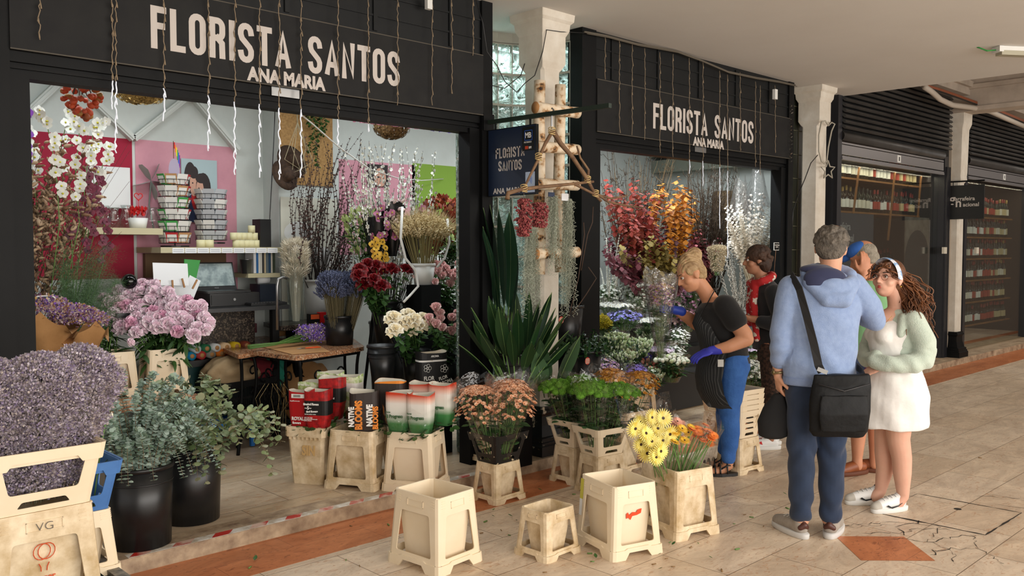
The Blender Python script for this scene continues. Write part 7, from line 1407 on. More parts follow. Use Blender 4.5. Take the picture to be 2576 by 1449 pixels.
M_lis=mat('green_white_buds','A9BC86',.6,island=['DDE4CC','7E9A5C','C4D0A4']); M_lil=mat('pink_lily','C993B8',.6,island=['DDB0CE','A86E98']); M_multi=mat('mixed_everlasting','7A4AA8',.7,island=['5B3FA8','E4DCD0','C98A4A','8E5AB8','D9B8C8']); M_pur=mat('purple_statice','6348B8',.7,island=['7A60CC','4C3498','8E7AD0']); M_tul=mat('coral_tulip','D9685A',.6,island=['E58A74','B8483E']); M_pbud=mat('cream_peony_bud','E9EBD4',.6,island=['F4F4E8','B9C98A'])
SML=daisyT(.014,7,.4,.2); TUL=MB(); TUL.sph((0,0,.012),.013,6,5,sc=(1,1,1.7)); TULm=TUL.tmpl(); BALL=MB(); BALL.sph((0,0,0),.02,8,6); BALLm=BALL.tmpl(); BELL=daisyT(.022,5,1.2,0)
W_m=[M_wm,M_yc]
L=[('chrysanthemum_bunch','flat white chrysanthemum heads beside the post in the second opening',1545,762,5.3,46,60,D_mum,W_m,220,dict(dome=.01,leaf=None,wrap=M_film)),
('chrysanthemum_bunch','white chrysanthemum heads low behind the wrapped white stocks',1600,745,5.6,40,60,D_mum,W_m,120,dict(dome=.02,leaf=None)),
('stock_bunch','tall white stock flowers in open cellophane, left clump',1600,705,5.45,38,110,BELL,M_wst,260,dict(vol=.35,dome=.05)),
('stock_bunch','tall white stock flowers in open cellophane, right clump',1655,712,5.5,36,110,BELL,M_wst,240,dict(vol=.35,dome=.05)),
('bellflower_bunch','lilac blue bellflowers below the white stocks',1572,782,5.1,42,50,BELL,M_blu,90,dict(vol=.6,dome=.04)),
('goldenrod_bunch','yellow goldenrod beside the second shop post',1517,795,5.0,18,50,TINY,M_sol,300,dict(bs=(1.5,2.5),vol=.4)),
('bud_bunch','green and white buds, back left of the low display',1540,838,4.95,42,60,TULm,M_lis,200,dict(bs=(.5,.9),vol=.3,dome=.03)),
('bud_bunch','green and white buds, middle of the low display',1600,852,4.95,45,60,TULm,M_lis,220,dict(bs=(.5,.9),vol=.3,dome=.03)),
('bud_bunch','green and white buds with pink edges near the statice',1560,882,4.85,40,50,TULm,M_lis,180,dict(bs=(.5,.9),vol=.3,dome=.03)),
('lily_bunch','pink lilies behind the florist, left clump',1702,705,5.5,26,100,BELL,M_lil,90,dict(bs=(1,1.6),vol=.35)),
('lily_bunch','pink lilies behind the florist, right clump',1745,715,5.5,26,100,BELL,M_lil,90,dict(bs=(1,1.6),vol=.35)),
('statice_bunch','mixed colour everlasting flowers in the low black bucket',1522,900,4.72,36,45,SML,[M_multi,M_yc],330,dict(vol=.4,wrap=None)),
('statice_bunch','purple statice right of the mixed everlastings',1585,912,4.78,44,50,SML,[M_pur,M_wm],380,dict(vol=.35)),
('tulip_bunch','coral tulips below the hanging bouquet',1630,905,4.85,24,45,TULm,M_tul,30,dict(vol=.5)),
('peony_bunch','cream peony buds with dark leaves in a tall cream bucket',1688,892,4.66,44,70,BALLm,M_pbud,46,dict(dome=.05,nleaf=160)),
('freesia_bunch','white freesias in front of the florist apron',1706,825,4.9,32,70,SML,[M_wm,M_lis],180,dict(vol=.3)),
('freesia_bunch','white and pale pink freesias beside the hanging bouquet',1668,872,4.8,34,50,SML,[mat('pale_lilac','D4BCDC',.6,island=['E8D8EA']),M_wm],200,dict(dome=.02)),
('freesia_bunch','white freesias low by the florist elbow',1700,868,4.7,26,40,SML,[M_wm,M_lis],120,dict(vol=.4)),
('scabiosa_bunch','deep purple pompon flowers beside the scarf woman',1893,800,4.9,20,60,POMP,mat('deep_purple','4A2470',.7,island=['5E3488']),26,dict(bs=(.7,1))),
('daisy_bunch','white daisies right of the florist hip, upper bunch',1890,848,4.6,30,60,D_mum,W_m,110,dict(dome=.03)),
('daisy_bunch','white daisies right of the florist hip, lower bunch in the cream collar',1890,905,4.08,34,85,D_mum,W_m,150,dict(dome=.04,vol=.5)),
('daisy_bunch','pale lilac flowers between the two white daisy bunches',1905,872,4.35,28,30,SML,[mat('pale_lilac','D4BCDC',.6,island=['E8D8EA']),M_wm],130,dict(dome=.02)),
('green_bunch','fresh green buds behind the lily clumps',1750,770,5.6,40,80,TULm,M_lis,130,dict(bs=(.6,1),vol=.3)),
('pink_filler','pink and red filler flowers between the buds and the bouquet',1650,845,5.1,30,50,SML,[mat('pink_filler','C2607E',.6,island=['DD9AA8','8E2F4A']),M_yc],130,dict(vol=.4)),
('mum_bunch','white chrysanthemums filling the low front of the second opening',1640,800,5.05,36,50,D_mum,W_m,150,dict(dome=.02)),
('bud_bunch','creamy green buds right of the lilac bellflowers',1630,822,5.15,34,45,TULm,M_lis,150,dict(bs=(.5,.9),vol=.3)),
('stock_bunch','violet stocks behind the coral tulips',1610,880,5.0,30,45,BELL,[M_pur,M_wm],110,dict(vol=.4)),
('carnation_bunch','rose pink carnations between the lilies and the freesias',1730,780,5.2,30,55,D_mum,[mat('rose_pink','C9809C',.65,island=['DBA0B6','A85E7C']),M_wm],130,dict(vol=.4)),
('statice_bunch','violet statice low by the mixed everlastings',1555,925,4.70,26,35,SML,[M_pur,M_wm],180,dict(vol=.4)),
('bud_bunch','fresh green buds low between the statice and tulips',1640,925,4.75,32,50,TULm,M_lis,120,dict(bs=(.5,.9),vol=.3)),
('stock_bunch','creamy stocks deep at the left of the second opening',1530,715,5.6,34,80,BELL,M_wst,150,dict(vol=.3)),
('daisy_bunch','white daisies behind the florist back',1860,830,4.95,30,60,D_mum,W_m,120,dict(dome=.03)),
('mum_bunch','pale pink chrysanthemums deep in the display',1690,800,5.4,34,50,D_mum,[mat('blush_petal','E2C2C6',.6),M_yc],110,dict(dome=.03))]
for i,(nm,lab,px,py,Y,rp,hp,T_,m_,n,kw) in enumerate(L): FB(nm,lab,px,py,Y,rp,hp,T_,m_,n,300+i,**kw)
t=thing('display_bench','dark stepped display bench carrying the flowers of the second shop','display stand',(0,0,0))
for k,(x0,x1,y0,y1,z_) in enumerate(((5.45,8.3,4.85,5.1,.42),(5.45,8.6,5.1,5.35,.62),(5.45,9.2,5.35,5.5,.85),(5.45,8.6,5.5,5.9,.85))): b=MB(); b.box(x0,x1,y0,y1,.085,z_); b.build('step',mat('dark_display_wood','1E1B18',.7),t)
q=PY(1520,945,4.72); round_bucket('low black bucket of mixed everlastings at the second opening',q.x,4.72,.085,.10,.15,max(.2,q.z-.10),M_blackp)
M_au=[mat('preserved_red_leaf','7E2622',.65,island=['983628','561A1C','A84C34']),mat('preserved_orange_leaf','C27A22',.6,island=['D99334','A45E1A']),mat('preserved_burgundy_leaf','521E2A',.65,island=['6C2C38','361218','844450']),mat('preserved_pink_leaf','94444C',.65,island=['B4666A','742C38']),mat('preserved_olive_leaf','77662A',.6,island=['8E7C38','54481C']),mat('preserved_plum_leaf','5C3E4A',.65,island=['7A5A62','402834'])]
AL=leafT(.042,.034,2,.25,.2,.5,.3); vx=PY(1665,700,5.75); rr=random.Random(88)
names=['red','orange','burgundy','pink','olive','plum']
zones=[(1520,1600,445,520,0),(1560,1680,470,560,0),(1640,1740,440,520,1),(1700,1760,480,560,1),(1620,1720,500,600,5),(1680,1800,540,640,3),(1740,1830,590,660,3),(1510,1600,590,660,2),(1560,1640,560,640,4),(1600,1700,600,690,4),(1530,1620,630,700,2),(1700,1790,620,690,2),(1560,1640,520,580,0),(1640,1700,640,700,4)]
for zi,(x0,x1,y0,y1,mi) in enumerate(zones):
    for k in range(13):
        Y_=rr.uniform(5.15,5.6); tip=PY(rr.uniform(x0,x1),rr.uniform(y0,y1),Y_); base=Vector((vx.x+rr.uniform(-.2,.2),5.75+rr.uniform(-.1,.1),1.05)); mid=base.lerp(tip,.5)+Vector((rr.uniform(-.35,.35),rr.uniform(-.15,.05),rr.uniform(-.15,.1)))
        branch('preserved_branch','preserved '+names[mi]+' leafed eucalyptus branch in the big autumn arrangement','branch','preserved '+names[mi]+' branches in the autumn arrangement',base,mid,tip,AL,46,1,M_au[mi],M_twig,zi*20+k,r=.003,pairs=False,spread=.95,t0=.38,s=(.9,2.0),taper=.9,droop=.1)
round_bucket('dark bucket under the big autumn leaf arrangement',vx.x,5.68,.852,.17,.21,.4,M_blackp)
def willow(i,x0,x1,y0,y1,Y0,Y1,base,lab,grp,m,am=.04,r=.008):
    rr=random.Random(i+900); tip=PY(rr.uniform(x0,x1),rr.uniform(y0,y1),rr.uniform(Y0,Y1)); base=Vector(base)+Vector((rr.uniform(-.15,.15),rr.uniform(-.1,.1),0)); t=thing('curly_willow',lab,'branch',base,0,grp); b=MB(); n=26; ph=rr.random()*6; P=[]
    for k in range(n+1): q=k/n; P.append((tip-base)*q+Vector((am*math.sin(ph+q*19)*q,am*math.cos(ph+q*17)*q,am*.7*math.sin(q*23+ph)*q)))
    b.tube(P,[r*(1-.75*k/n) for k in range(n+1)],4,cap=False)
    for k in range(7): j=rr.randint(8,n-2); d=Vector((rr.uniform(-1,1),rr.uniform(-.6,.6),rr.uniform(-.2,1)))*.16; b.tube([P[j]+d*q+Vector((.02*math.sin(q*12+k),0,.02*math.cos(q*11))) for q in [z_/6 for z_ in range(7)]],.0028,3,cap=False)
    b.build('stems',m,t,True)
M_wil=mat('dark_willow','3A3228',.7,island=['57493A','28221C']); M_wil2=mat('tan_willow','8A7150',.7)
vw=PY(1600,600,6.05)
for i in range(85): willow(i,1508,1700,372,520,5.7,6.2,(vw.x,6.1,1.0),'dark curly willow branch at the back of the second shop','dark curly willow branches behind the autumn leaves',M_wil if i%3 else M_wil2)
vw2=PY(1780,600,5.65)
for i in range(95): willow(200+i,1720,1900,390,560,5.0,5.6,(vw2.x,5.7,1.0),'tangled dark willow branch high right in the second shop','tangled dark willow branches high at the right',M_wil,.05,.007)
for k,(x_,lab) in enumerate(((vw.x,'tall dark tub of curly willow at the back'),(vw2.x,'tall dark tub of tangled willow at the back right'))): round_bucket(lab,x_,6.15 if x_==vw.x else 5.75,.08,.16,.2,.95,M_blackp)
vb=PY(1530,640,5.6)
for i in range(14):
    tip=PY(rr.uniform(1500,1580),rr.uniform(590,720),rr.uniform(5.3,5.7)); base=Vector((vb.x,5.6,.95)); branch('spirea_branch','branch of small white blooms beside the second shop post','branch','small white blooming branches beside the post',base,base.lerp(tip,.5)+Vector((0,0,.1)),tip,BLO,30,1,M_blo,M_stem,i,pairs=True,t0=.4,s=(.6,.9))
M_cot=mat('bleached_white_leaf','E9E4D6',.7,island=['F6F3EA','D6CDB8']); vc=PY(1890,640,4.98)
for i in range(46):
    tip=PY(rr.uniform(1822,1975),rr.uniform(505,615),rr.uniform(4.8,5.0)); base=Vector((vc.x+rr.uniform(-.05,.05),4.98,1.15)); branch('bleached_branch','bleached white leafy branch in the second shop','branch','bleached white branches at the right of the second shop',base,base.lerp(tip,.5)+Vector((0,0,.1)),tip,roundT(.020,.3,6),20,1,M_cot,mat('pale_stem','C9BFA4',.8),i,pairs=True,t0=.45,s=(.7,1.3))
COT=MB(); COT.sph((0,0,.01),.022,7,5); 
for i in range(9):
    tip=PY(rr.uniform(1870,1930),rr.uniform(465,530),4.92); base=Vector((vc.x,4.96,1.3)); branch('cotton_stem','cotton stem with white bolls at the right of the second shop','branch','cotton stems at the right of the second shop',base,base.lerp(tip,.5)+Vector((0,0,.05)),tip,COT.tmpl(),6,1,mat('cotton_white','F2F1EC',.9),M_twig,i,pairs=False,t0=.5,s=(.8,1.1))
PUS=MB(); PUS.sph((0,0,.007),.0062,5,4,sc=(1,1,1.6)); PUSm=PUS.tmpl(); M_pus=mat('silver_catkin','B9BAB2',.8,island=['D8D8D0','94958E']); vp=PY(1865,800,5.0)
for i in range(46):
    tip=PY(rr.uniform(1800,1925),rr.uniform(600,690),rr.uniform(4.9,5.2)); base=Vector((vp.x+rr.uniform(-.05,.05),5.0+rr.uniform(-.05,.05),.72)); branch('pussy_willow','pussy willow stem with silver catkins behind the florist','branch','pussy willow stems behind the florist',base,base.lerp(tip,.5),tip,PUSm,46,1,M_pus,M_twig,i,pairs=False,spread=.5,t0=.25,s=(.8,1.2),taper=1)
q=PY(1885,775,4.95); round_bucket('grey bucket of pussy willow behind the scarf woman',q.x,4.97,.62,.10,.135,q.z-.62,mat('grey_plastic','8A8D8A',.5)); boxo('willow_plinth','dark plinth under the grey pussy willow bucket','plinth',M_black,q.x-.12,q.x+.12,4.85,5.09,.085,.618)
q=PY(1815,620,5.0); bunch('dried_grass_cone','cream dried grass cone behind the florist head','dried grass',(q.x,5.05),q.z-.30,q.z,.03,.09,TINY,mat('cream_grass','C9B998',.9,island=['DCCFB2','A8987A']),900,2,(1.2,2.2),None,0,None,M_film,.02,None,12,vol=.1)
q=PY(1820,510,5.6); b=MB(); b.lathe([(0,0),(.13,0),(.15,.2),(.13,.62),(.10,.66),(0,.66)],24); tag(b.build('cork_bark',mat('cork_bark','7A6444',.9,var='4A3A28',vs=30,bump=1,bs=35),None,True,loc=(q.x,5.6,PY(1820,625,5.6).z)),'rough brown cork bark column beside the bleached branches','bark')
for k,(px,py,lab) in enumerate(((1862,500,'large clear plastic bag at the upper right of the second shop, left one'),(1905,470,'clear plastic bag around the cotton, right one'))):
    q=PY(px,py,5.0); b=MB(); wrap_cone(b,(0,0),0,.42,.14,.05,n=20,seed=k,jag=.03); b.add([(0,0,.46)],[]); tag(b.build('plastic_bag',M_film2,None,True,loc=(q.x,5.0,q.z-.22)),lab,'plastic bag')
b=MB(); p=PX(1545,437,7.2) if False else None
b.box(9.30,9.50,4.9,7.02,2.60,2.76); b.box(9.25,9.50,4.9,7.02,2.80,2.83); S(b,'trim_beam_shop_two',mat('grey_green_beam','8A8F82',.7))
b=MB(); b.box(9.20,9.23,5.0,6.9,2.86,3.3); o=tag(b.build('garden_mural',mat('green_mural','3F5A34',.7,var='D8DCD0',vs=5,vd=.25)),'large faded garden photo panel high on the right wall of the second shop','picture')
b=MB(); b.box(8.36,8.40,4.78,4.86,1.9,2.05); t=thing('power_socket','white double socket with a red switch on the right side of the second shop','socket',(0,0,0)); q=PY(1948,508,4.74); b=MB(); b.box(q.x-.03,q.x+.04,4.73,4.745,q.z-.09,q.z+.08); b.build('plate',M_whitep,t); b=MB(); b.box(q.x-.005,q.x+.015,4.726,4.73,q.z+.04,q.z+.07); b.build('red_switch',M_red,t); b=MB()
for dz in (-.05,.0): b.lathe([(.010,0),(0,0)],10,(q.x+.005,4.7285,q.z+dz)); 
for dz in (-.05,.0): b.box(q.x-.006,q.x+.016,4.7285,4.73,q.z+dz-.01,q.z+dz+.01)
b.build('socket_hole',M_black,t)
q=PY(1953,620,4.62); t=thing('slate_price_tag','small black slate price tag with white chalk writing by the second column','price tag',q); b=MB(); b.box(-.05,.05,-.003,.003,-.04,.04); b.build('frame',M_whitep,t); b=MB(); b.box(-.045,.045,-.005,-.003,-.035,.035); b.build('slate_face',M_black,t); text_mesh('chalk_writing','Unid. Rama\n   2,50€',.020,Matrix.Translation((-.04,-.006,.008))@Matrix.Rotation(pi/2,4,'X'),M_wp,t)
b=MB(); b.tube([(q.x,4.625,q.z-.04),(q.x,4.65,q.z-.4)],.003,4); tag(b.build('tag_stick',M_wood,None,True),'stick holding the black slate price tag','stick')
def bottle_mesh(name,glass,label,cap):
    b=MB(); b.lathe([(0,0),(.037,0),(.038,.18),(.034,.205),(.015,.235),(.0145,.295),(.0155,.297),(.0155,.305),(0,.306)],10,mi=0); b.lathe([(.0385,.05),(.0385,.15)],10,mi=1); b.lathe([(.0158,.25),(.0160,.308),(0,.309)],8,mi=2); return b.mesh(name,[glass,label,cap],True)
gl=[mat('green_bottle_glass','12241A',.12),mat('dark_bottle_glass','0C0D0C',.12),mat('brown_bottle_glass','231408',.12)]; lb=[mat('cream_wine_label','E3DFCF',.7),mat('white_wine_label','EDEDE8',.7),mat('red_wine_label','A83A28',.7),mat('tan_wine_label','C9B98E',.7)]; cp=[mat('black_capsule','141414',.4),mat('red_capsule','8A1F1A',.4),mat('gold_capsule','A88A4A',.4)]
rr=random.Random(5); BOT=[bottle_mesh('wine_bottle_%d'%i,gl[i%3],lb[i%4],cp[(i//2)%3]) for i in range(6)]
adj=['cream labelled dark','white labelled dark','red labelled','tan labelled green','cream labelled brown','white labelled green']
def shelf(xl,xr,Y,z,lab,cabY1,nb,grp,sp=.105):
    b=MB(); b.box(xl,xr,Y-.06,cabY1,z-.022,z); tag(b.build('wine_shelf',M_cabl),lab,'shelf'); x=xl+.06; k=0
    while x<xr-.05 and k<nb:
        i=rr.choice([0,0,1,1,2,3,4,5]) if False else (int(x*1.7)+ (1 if rr.random()<.25 else 0))%6
        o=bpy.data.objects.new('wine_bottle',BOT[i]); COL.objects.link(o); o.location=(x,Y+rr.uniform(-.01,.01),z+.001); o.rotation_euler.z=rr.uniform(-.4,.4)-2.2; s_=rr.uniform(.93,1.06); o.scale=(1,1,s_); tag(o,adj[i]+' wine bottle on '+grp,'bottle',adj[i]+' bottles on '+grp); x+=sp*rr.uniform(.85,1.15); k+=1
YW=YF+.32; YW2=YF+.94
z1_=PY(2116,446,YW).z; z2_=PY(2116,531,YW).z
shelf(9.66,12.6,YW,z1_,'top wooden wine shelf in the nearer wine window',YW2,28,'the top shelf of the nearer wine window'); shelf(9.66,12.6,YW,z2_,'second wooden wine shelf in the nearer wine window',YW2,28,'the second shelf of the nearer wine window')
for k,z_ in enumerate((1.30,.90,.50)): shelf(10.75,12.6,YW+.3,z_,['middle','low','bottom'][k]+' shelf behind the posters in the nearer wine window',YW2,17,'the '+['middle','low','bottom'][k]+' shelf of the nearer wine window')
for k,z_ in enumerate((2.12,1.80,1.46,1.12,.78,.42)): shelf(13.72,16.6,YW,z_,['topmost','second','third','fourth','fifth','lowest'][k]+' shelf in the farther wine window',YW2,26,'the '+['topmost','second','third','fourth','fifth','lowest'][k]+' shelf of the farther wine window')
for k,(xa_,xb_) in enumerate(((10.4,10.62),(11.5,11.68),(12.42,12.55))): b=MB(); b.bar((xa_,YW-.085,z2_-.35),(xb_,YW-.085,2.62),.02,.02); tag(b.build('slanted_strut',M_cabl),'thin slanted wooden strut crossing the nearer wine window, '+['left','middle','right'][k]+' one','strut')
t=thing('wine_shop_panel','blue grey panel with pale lettering inside the nearer wine window','sign panel',(0,0,0)); b=MB(); xa_=9.66; xb_=PY(2197,600,YF+.2).x; b.box(xa_,xb_,YF+.20,YF+.22,.5,z2_-.03); b.build('panel',mat('slate_blue_panel','3A414E',.6),t)
zl=PY(2150,590,YF+.2).z
def gn(t,Mx,s,m):
    for txt,x_,z_,sz,bo in (('g',0,.0,1.0,.035),('arrafeira',.40,.18,.42,.012),('n',.42,-.30,.95,.035),('acional',.98,-.28,.42,.012)): text_mesh('logo_text',txt,sz*s,Mx@Matrix.Translation((x_*s,z_*s,0)),m,t,bold=bo*s*.5,xs=1.0)
gn(t,onY(9.78,YF+.197,zl),.30,mat('panel_lettering','A9ACB0',.6))
t=thing('arch_poster','tall poster of a stone archway at the right of the nearer wine window','poster',(0,0,0)); xa_=PY(2278,600,YF+.2).x; xb_=min(PY(2368,600,YF+.2).x,12.78); b=MB(); b.box(xa_,xb_,YF+.20,YF+.215,.5,z2_-.03); b.build('sheet',mat('stone_print','8E857A',.7,var='5E564E',vs=6),t); b=MB(); xm=(xa_+xb_)/2; P=[(xm+.42*math.cos(w_),YF+.199,1.45+.42*math.sin(w_)) for w_ in [pi*k/14 for k in range(15)]]+[(xm-.42,YF+.199,.6),(xm+.42,YF+.199,.6)]; b.add(P,[tuple(range(len(P)-1,-1,-1))]); b.build('dark_archway',mat('dark_print','2E2E30',.7),t)
XG=12.97; a=PX(2384,468,XG);c=PX(2477,466,XG); z1=a.z; z0=PX(2384,552,XG).z; t=thing('hanging_sign','black hanging sign with white serif lettering beside the third column','hanging sign',(XG,0,0)); b=MB(); b.box(-.012,.012,c.y,a.y,z0,z1); b.build('board',mat('black_sign','121314',.5),t)
s_=(a.y-c.y); gn(t,onX(-.0125,a.y-.07*s_,z0+.48*(z1-z0)),s_*.375,M_letter); 
b=MB(); b.box(-.012,.012,c.y,YF,z1+.045,z1+.065); b.build('bracket',M_black,t); 
for y_ in (c.y+.15*s_,a.y-.15*s_): b=MB(); b.box(-.004,.004,y_-.004,y_+.004,z1,z1+.05); b.build('hanger_rod',M_black,t)
for px,lab in ((2371,'small beige door sensor on the right frame of the nearer wine window'),(2452,'small beige sensor on the left frame of the farther wine window')): q=PY(px+5,630,YF-.03); boxo('door_sensor',lab,'sensor',mat('beige_plastic','C9C2B2',.5),q.x-.05,q.x+.05,YF-.045,YF-.012,q.z-.045,q.z+.045)
b=MB(); b.tube([PY(x_,y_,4.28) for x_,y_ in ((2325,218),(2345,232),(2365,250),(2395,264),(2440,270),(2490,280),(2530,298),(2576,318))],.035,8); tag(b.build('white_pipe',mat('white_pipe','BDB3A6',.6),None,True),'white plastic pipe sagging under the far ceiling beam','pipe')
for k in range(3): b=MB(); b.tube([PY(x_,y_+k*3,4.27) for x_,y_ in ((2330,214),(2370,226),(2410,240),(2460,258),(2500,272),(2540,288),(2576,303))],.012,6); tag(b.build('orange_cable',mat('rusty_cable','8A4E32',.7) if k<2 else M_blackp,None,True),['rusty orange cable above the white pipe, upper one','rusty orange cable above the white pipe, lower one','dark cable running with the orange cables'][k],'cable')
b=MB(); xq=14.6; b.box(xq,xq+.9,4.403,4.43,.07,.0822); 
rr=random.Random(99); k=0
CUT=MB(); CUT.tube([(0,0,0),(.03,0,.001)],.004,6); cm=[CUT.mesh('stem_cutting',[M_stem],True),CUT.mesh('stem_cutting_b',[mat('dry_cutting','8A6A42',.7)],True)]; LB=MB(); LB.stamp(leafT(.04,.022,3,.3,.3),[TR((0,0,.004),(1,0,.15),0,1)]); lm_=LB.mesh('fallen_leaf',[M_gleaf],True)
for i,(px,py) in enumerate([(1245,1300),(1262,1335),(1278,1345),(1290,1300),(1225,1310),(1215,1340),(1300,1310),(1365,1440),(1490,1392),(1500,1405),(1485,1412),(1640,1420),(1655,1432),(1698,1425),(1683,1365),(1690,1372),(1860,1380),(1815,1432),(1793,1405),(1870,1295),(1885,1300),(1790,1275),(1755,1365),(1735,1378),(1655,1395),(1680,1405),(1850,1318),(1980,1245),(1985,1280),(1920,1325),(2000,1240),(880,1322),(975,1318),(640,1412),(632,1425),(700,1340),(760,1300),(905,1425),(870,1410),(1400,1330),(1650,1250),(2060,1110),(1895,1160),(2470,1152),(1240,1282),(1365,1235),(1448,1243)]):
    g=G(px,py,.004); 
    if g.y>3.96: g.z=.0045
    me=lm_ if i%3==0 else cm[i%2]; o=bpy.data.objects.new('fallen_leaf' if i%3==0 else 'stem_cutting',me); COL.objects.link(o); o.location=g; o.rotation_euler.z=rr.random()*6.28; o.scale=(rr.uniform(.5,1.1),)*3
    tag(o,'small fallen green leaf on the arcade floor' if i%3==0 else ('short green stem cutting on the arcade floor' if i%2==0 else 'short brown stem cutting on the arcade floor'),'leaf' if i%3==0 else 'cutting',['fallen leaves on the floor','green stem cuttings on the floor','brown stem cuttings on the floor'][0 if i%3==0 else 1+i%2])
LRZ=YAW-pi/2
class Blob:
    def __init__(s): s.b=MB()
    def sph(s,c,r,sc=(1,1,1),M=None): s.b.sph(tuple(c),r,18,12,0,sc,M); return s
    def ell(s,c,rx,ry,rz,f=None,u=(0,0,1)):   # radii along side, face dir f, up u
        if f is None: M=None
        else:
            f=Vector(f).normalized(); u=Vector(u); sd=f.cross(u).normalized(); u=sd.cross(f); M=Matrix((sd,f,u)).transposed()
        s.b.sph(tuple(c),1,20,14,0,(rx,ry,rz),M); return s
    def cap(s,*pr):  # (p,r),(p,r)... rounded tapered limb
        P=[];Rr=[]
        pts=[(Vector(p),r) for p,r in pr]
        for i in range(len(pts)-1):
            (p,r),(q,w)=pts[i],pts[i+1]; n=max(2,int((q-p).length/.02))
            for k in range(n): t=k/n; P.append(p.lerp(q,t)); Rr.append(r+(w-r)*t)
        P.append(pts[-1][0]);Rr.append(pts[-1][1]); s.b.tube(P,Rr,18); s.b.sph(tuple(P[0]),Rr[0]*.995,18,12); s.b.sph(tuple(P[-1]),Rr[-1]*.995,18,12)
        for p,r in pts[1:-1]: s.b.sph(tuple(p),r*.995,18,12)
        return s
    def loft(s,rings,n=28): # rings: (cx,cy,cz,rx,ry,[yaw])
        v=[]
        for rg in rings:
            cx,cy,cz,rx,ry=rg[:5]; a0=rg[5] if len(rg)>5 else 0; c_,s_=math.cos(a0),math.sin(a0)
            for j in range(n):
                t=2*pi*j/n; a=rx*math.cos(t);b_=ry*math.sin(t); v.append((cx+a*c_-b_*s_,cy+a*s_+b_*c_,cz))
        k=len(rings); f=[(i*n+j,i*n+(j+1)%n,(i+1)*n+(j+1)%n,(i+1)*n+j) for i in range(k-1) for j in range(n)]+[tuple(range(n-1,-1,-1)),tuple((k-1)*n+j for j in range(n))]
        if rings[0][2]>rings[-1][2]: f=[tuple(reversed(q)) for q in f]
        s.b.add(v,f); return s
    def done(s,name,m,parent,vox=.008,sm=6,noise=0,ns=6,fold=None,keep=True):
        o=bpy.data.objects.new(name,s.b.mesh(name,m,True)); COL.objects.link(o); r=o.modifiers.new('r','REMESH'); r.mode='VOXEL'; r.voxel_size=vox; r.use_smooth_shade=True
        if sm: q=o.modifiers.new('s','SMOOTH'); q.factor=.5; q.iterations=sm
        dg=bpy.context.evaluated_depsgraph_get(); dg.update(); me=bpy.data.meshes.new_from_object(o.evaluated_get(dg)); bpy.data.objects.remove(o)
        if noise or fold:
            n=len(me.vertices); V=np.zeros(n*3); me.vertices.foreach_get('co',V); V=V.reshape(-1,3); N=np.zeros(n*3); me.vertices.foreach_get('normal',N); N=N.reshape(-1,3); d=np.zeros(n)
            if noise: rq=np.random.RandomState(len(name)); 
            for i in range(8 if noise else 0): w=rq.uniform(-1,1,3)*ns*rq.uniform(2,7); d+=np.sin(V@w+rq.uniform(0,6))*noise/3
            if fold: d+=fold(V,N)
            V+=N*d[:,None]; me.vertices.foreach_set('co',V.ravel()); me.update()
        me.polygons.foreach_set('use_smooth',np.ones(len(me.polygons),bool)); me.materials.clear(); me.materials.append(m); o=bpy.data.objects.new(name,me); COL.objects.link(o)
        if parent is not None: o.parent=parent
        return o
def V3(*a): return Vector(a)
def person(label,gx,gy): return thing('person',label,'person',(gx,gy,0),LRZ)
def hand(B,w,d,nrm,side,curl=.5,s=1.,spread=.12,thumb=.8):
    """w wrist, d palm direction, nrm palm normal (towards palm side), side: +1 thumb on d x nrm side"""
    w=Vector(w);d=Vector(d).normalized();nrm=Vector(nrm); nrm=(nrm-d*nrm.dot(d)).normalized(); t=d.cross(nrm)*side
    c=w+d*.045*s; B.ell(c,.040*s,.050*s,.015*s,d,nrm); B.cap((w-d*.02,.026*s),(w+d*.015,.024*s))
    for i,(off,L,r) in enumerate(((.028,.074,.0088),(.009,.082,.0090),(-.010,.076,.0086),(-.028,.060,.0078))):
        k=w+d*.083*s+t*off*s; dd=(d+t*off*spread*12).normalized(); segs=(.45,.32,.23); P=[(k-dd*.02*s,r*s*1.05)]; a=0; p=k
        P.append((p,r*s*1.05))
        for j,sg in enumerate(segs):
            a+=curl*(.9+.12*i)*(.75 if j==0 else .95); v=dd*math.cos(a)+nrm*math.sin(a); p=p+v*L*sg*s; P.append((p,r*s*(1-.09*(j+1))))
        B.cap(*P)
    k=w+d*.018*s+t*.024*s; v=(d*.62+t*.72+nrm*.25).normalized(); p1=k+v*.038*s; v2=(d*.85+t*.2+nrm*thumb*curl).normalized(); p2=p1+v2*.030*s; v3=(v2+nrm*.3*curl).normalized(); B.cap((k,.0145*s),(p1,.0115*s),(p2,.0098*s),(p2+v3*.022*s,.0085*s))
